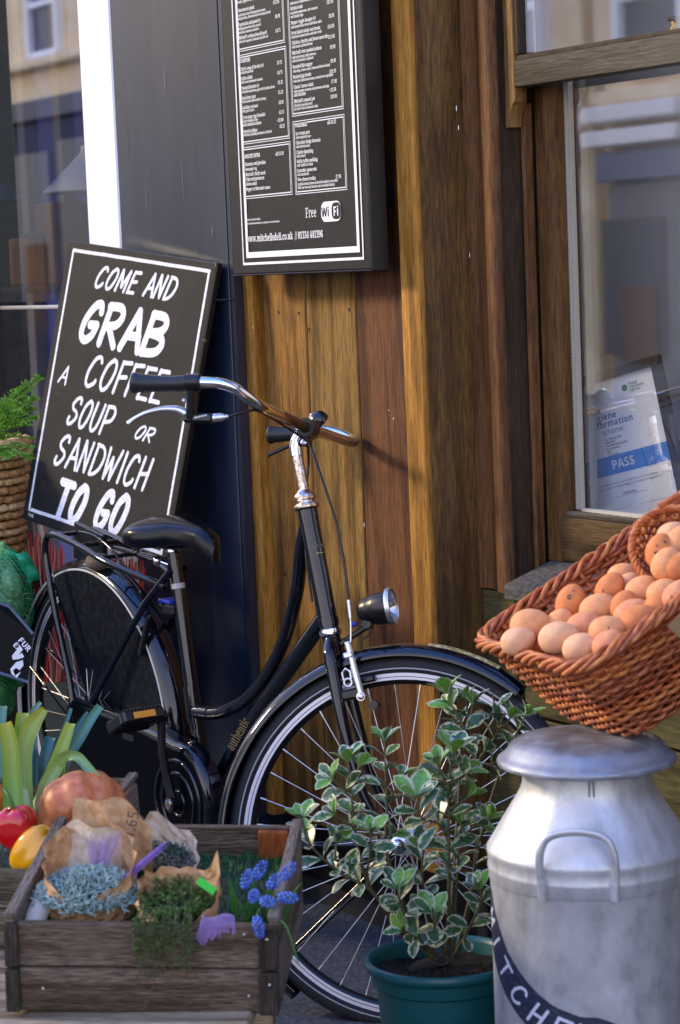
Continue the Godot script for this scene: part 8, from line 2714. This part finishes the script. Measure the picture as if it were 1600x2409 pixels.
	# place (on the heap), size, long axis turned so, tone, label, mark
	var eggs := [
		[Vector3(0.6400, 0.8422, 0.4063), 1.22, 80.0, 1, "largest plain tan egg near the left corner of the big basket", 0],
		[Vector3(0.6479, 0.8214, 0.4363), 1.05, 70.0, 3, "pale egg half sunk behind the left front rim of the big basket", 0],
		[Vector3(0.7202, 0.8320, 0.4118), 1.20, 75.0, 3, "wide pale egg at the front rim, below the small round egg", 0],
		[Vector3(0.6628, 0.8437, 0.3684), 0.95, 40.0, 1, "small egg mostly hidden behind the wide pale egg at the front", 0],
		[Vector3(0.7227, 0.8447, 0.3663), 1.08, 60.0, 4, "pinkish egg in the middle of the front row", 0],
		[Vector3(0.7784, 0.8235, 0.4144), 1.08, 70.0, 3, "pale egg at the front centre just above the rim", 0],
		[Vector3(0.7976, 0.8472, 0.3780), 1.10, 80.0, 1, "tan egg with a drawn curved smile at the right of the front row", 1],
		[Vector3(0.8232, 0.8318, 0.3970), 1.0, 50.0, 4, "pink egg low behind the right front rim", 0],
		[Vector3(0.6543, 0.8715, 0.3380), 1.12, 15.0, 2, "brown egg with a drawn round mouth near the far side of the big basket", 2],
		[Vector3(0.7084, 0.8658, 0.3276), 1.12, 60.0, 1, "plain tan egg right of the egg with the drawn round mouth", 0],
		[Vector3(0.6850, 0.8900, 0.2837), 1.06, 30.0, 2, "deep brown egg with one dark dot on its left side", 3],
		[Vector3(0.6637, 0.9021, 0.2388), 1.06, 80.0, 1, "tan egg at the back, just left of the small round basket", 0],
		[Vector3(0.7423, 0.8917, 0.2664), 1.06, 60.0, 1, "tan egg below the rim of the small round basket", 0],
		[Vector3(0.6830, 0.8881, 0.2486), 1.0, 40.0, 3, "pale egg squeezed in behind the row below the small round basket", 0],
		[Vector3(0.7447, 0.8704, 0.3055), 1.0, 20.0, 2, "brown egg half hidden in the middle of the heap", 0],
		[Vector3(0.7839, 0.8643, 0.3196), 1.12, 60.0, 4, "pink tan egg behind the bright orange egg at the right", 0],
		[Vector3(0.8201, 0.8611, 0.3381), 1.10, 60.0, 2, "bright orange brown egg leaning on the right rim", 0],
		[Vector3(0.7981, 0.8936, 0.2709), 1.0, 60.0, 1, "tan egg near the right edge under the small basket", 0],
		[Vector3(0.8210, 0.8783, 0.2943), 0.95, 85.0, 2, "orange brown egg lying flat by the right rim", 0],
		[Vector3(0.8491, 0.8960, 0.2833), 1.0, 40.0, 4, "pink egg with a violet mark cut off by the right edge", 3],
		[Vector3(0.7485, 0.8148, 0.3491), 0.9, 30.0, 2, "brown egg deep under the front row", 0],
		[Vector3(0.6308, 0.8079, 0.3895), 0.85, 30.0, 2, "brown egg low between the two left corner eggs", 0],
		[Vector3(0.7526, 0.9498, 0.2378), 1.08, 10.0, 2, "egg with a drawn laughing face in the small round basket", 4],
		[Vector3(0.7823, 0.9344, 0.2500), 1.05, 30.0, 1, "plain tan egg in front of the laughing egg in the small basket", 0],
		[Vector3(0.8011, 0.9310, 0.2390), 1.05, 60.0, 2, "orange brown egg at the right of the small basket", 0],
		[Vector3(0.7673, 0.9628, 0.2108), 1.05, 30.0, 1, "tan egg at the top right of the small basket", 0],
		[Vector3(0.7291, 0.9697, 0.1950), 0.95, 60.0, 3, "pale egg behind the laughing egg in the small basket", 0]]
	var ink := std("egg_ink", lin(0.06, 0.02, 0.06), 0.5)
	var upv := TOWARD.normalized().cross(RIGHTV).normalized()
	for q in eggs:
		var scale: float = q[1] * 0.94
		var a := deg_to_rad(q[2])
		var ax := (upv * cos(a) + RIGHTV * sin(a) + TOWARD * 0.15).normalized()
		var t := thing("egg", q[4], "egg", Transform3D(aim(Vector3.ZERO, ax).basis * scale, q[0]), "brown eggs in the baskets")
		mpart("shell", egg, mats[q[3]], t)
		if q[5] > 0:
			var b := MB.new()
			var marks := []
			if q[5] == 1: marks = [[[-0.1, 0.35], [-0.02, 0.05], [0.12, -0.12], [0.3, -0.2]], [[0.55, -0.1], [0.62, -0.14]]]
			if q[5] == 2: marks = [[[-0.28, 0.42], [-0.16, 0.52], [-0.06, 0.40], [-0.16, 0.24], [-0.28, 0.30], [-0.28, 0.42]], [[-0.55, -0.30], [-0.48, -0.44], [-0.38, -0.38]], [[0.05, 0.74], [0.14, 0.68]]]
			if q[5] == 3: marks = [[[-0.62, 0.0], [-0.60, -0.10], [-0.56, -0.02]], [[-0.60, -0.14], [-0.58, -0.2]]]
			if q[5] == 4: marks = [[[-0.5, -0.05], [-0.2, 0.0], [0.2, 0.12], [0.42, 0.22], [0.38, -0.05], [0.12, -0.26], [-0.18, -0.28], [-0.42, -0.16], [-0.5, -0.05]], [[-0.45, -0.12], [-0.1, -0.1], [0.3, 0.06]], [[-0.40, -0.18], [0.0, -0.16], [0.34, 0.0]], [[0.12, 0.62], [0.3, 0.58]], [[0.16, 0.68], [0.26, 0.5]], [[-0.38, 0.42], [-0.25, 0.36]]]
			var inv: Basis = t.transform.basis.inverse()
			for mk in marks:
				var pts := []
				for s in mk:
					var d: Vector3 = (TOWARD.normalized() * sqrt(maxf(0.05, 1.0 - s[0] * s[0] - s[1] * s[1])) + RIGHTV * s[0] + upv * s[1]).normalized()
					var ld: Vector3 = (inv * d).normalized()
					var sf: float = ld.y
					var lo := 0.0
					var hi := 0.04
					for it in 24:
						var mid := (lo + hi) / 2
						var p: Vector3 = ld * mid
						var fy := clampf(p.y / 0.0283, -1, 1)
						var rad := 0.0222 * sqrt(1.0 - fy * fy) * (1.0 - 0.10 * fy)
						if Vector2(p.x, p.z).length() < rad and absf(p.y) < 0.0283: lo = mid
						else: hi = mid
					pts.append(ld * (hi + 0.0001))
				b.tube(pts, 0.0009, 5)
			part("drawn_mark", b, ink, t)
	# the small round basket lying in the heap
	var sc := Vector3(0.7351, 0.9417, 0.1907)
	var zax := (TOWARD + Vector3(0, 0.55, 0)).normalized()
	var sb := thing("small_basket", "small round wicker basket with a twisted rim, lying among the eggs at the right", "basket", aim(sc, zax))
	for s in 3:
		var pts := []
		for i in 90:
			var a := TAU * i / 90
			var t := a * 17.0 + TAU * s / 3.0
			pts.append(Vector3(cos(a) * (0.071 + 0.0038 * cos(t)), 0.012 + 0.0038 * sin(t), sin(a) * (0.071 + 0.0038 * cos(t))))
		var b := MB.new()
		b.tube(pts, 0.0032, 6, true)
		part("rim_strand", b, tones[2 + s % 2], sb)
	for j in 6:
		var pts := []
		for i in 40:
			var a := TAU * i / 40
			var r := 0.069 - 0.0042 * j + 0.004 * (1.0 if (i + j) % 2 else -1.0)
			pts.append(Vector3(cos(a) * r, 0.006 - 0.0075 * j, sin(a) * r))
		var b := MB.new()
		b.tube(smooth(pts, 3, true), 0.0033, 6, true)
		part("wicker_rod", b, tones[(j * 3) % 6], sb)
	var bt := MB.new()
	bt.lathe([Vector2(0.0001, -0.042), Vector2(0.05, -0.042), Vector2(0.05, -0.038), Vector2(0.0001, -0.038)], 28)
	part("woven_bottom", bt, tones[0], sb)
	var hd := MB.new()
	for s in 3:
		var pts := []
		for i in 61:
			var a := PI * i / 60.0
			var t := a * 22.0 + TAU * s / 3.0
			pts.append(Vector3(-0.071 * cos(a) * (1.0 + 0.045 * cos(t)), 0.012 + 0.004 * sin(t) + 0.006 * sin(a), 0) + Vector3(0, 0, -0.088 * sin(a)))
		hd.tube(pts, 0.003, 6)
	part("handle", hd, tones[3], sb)
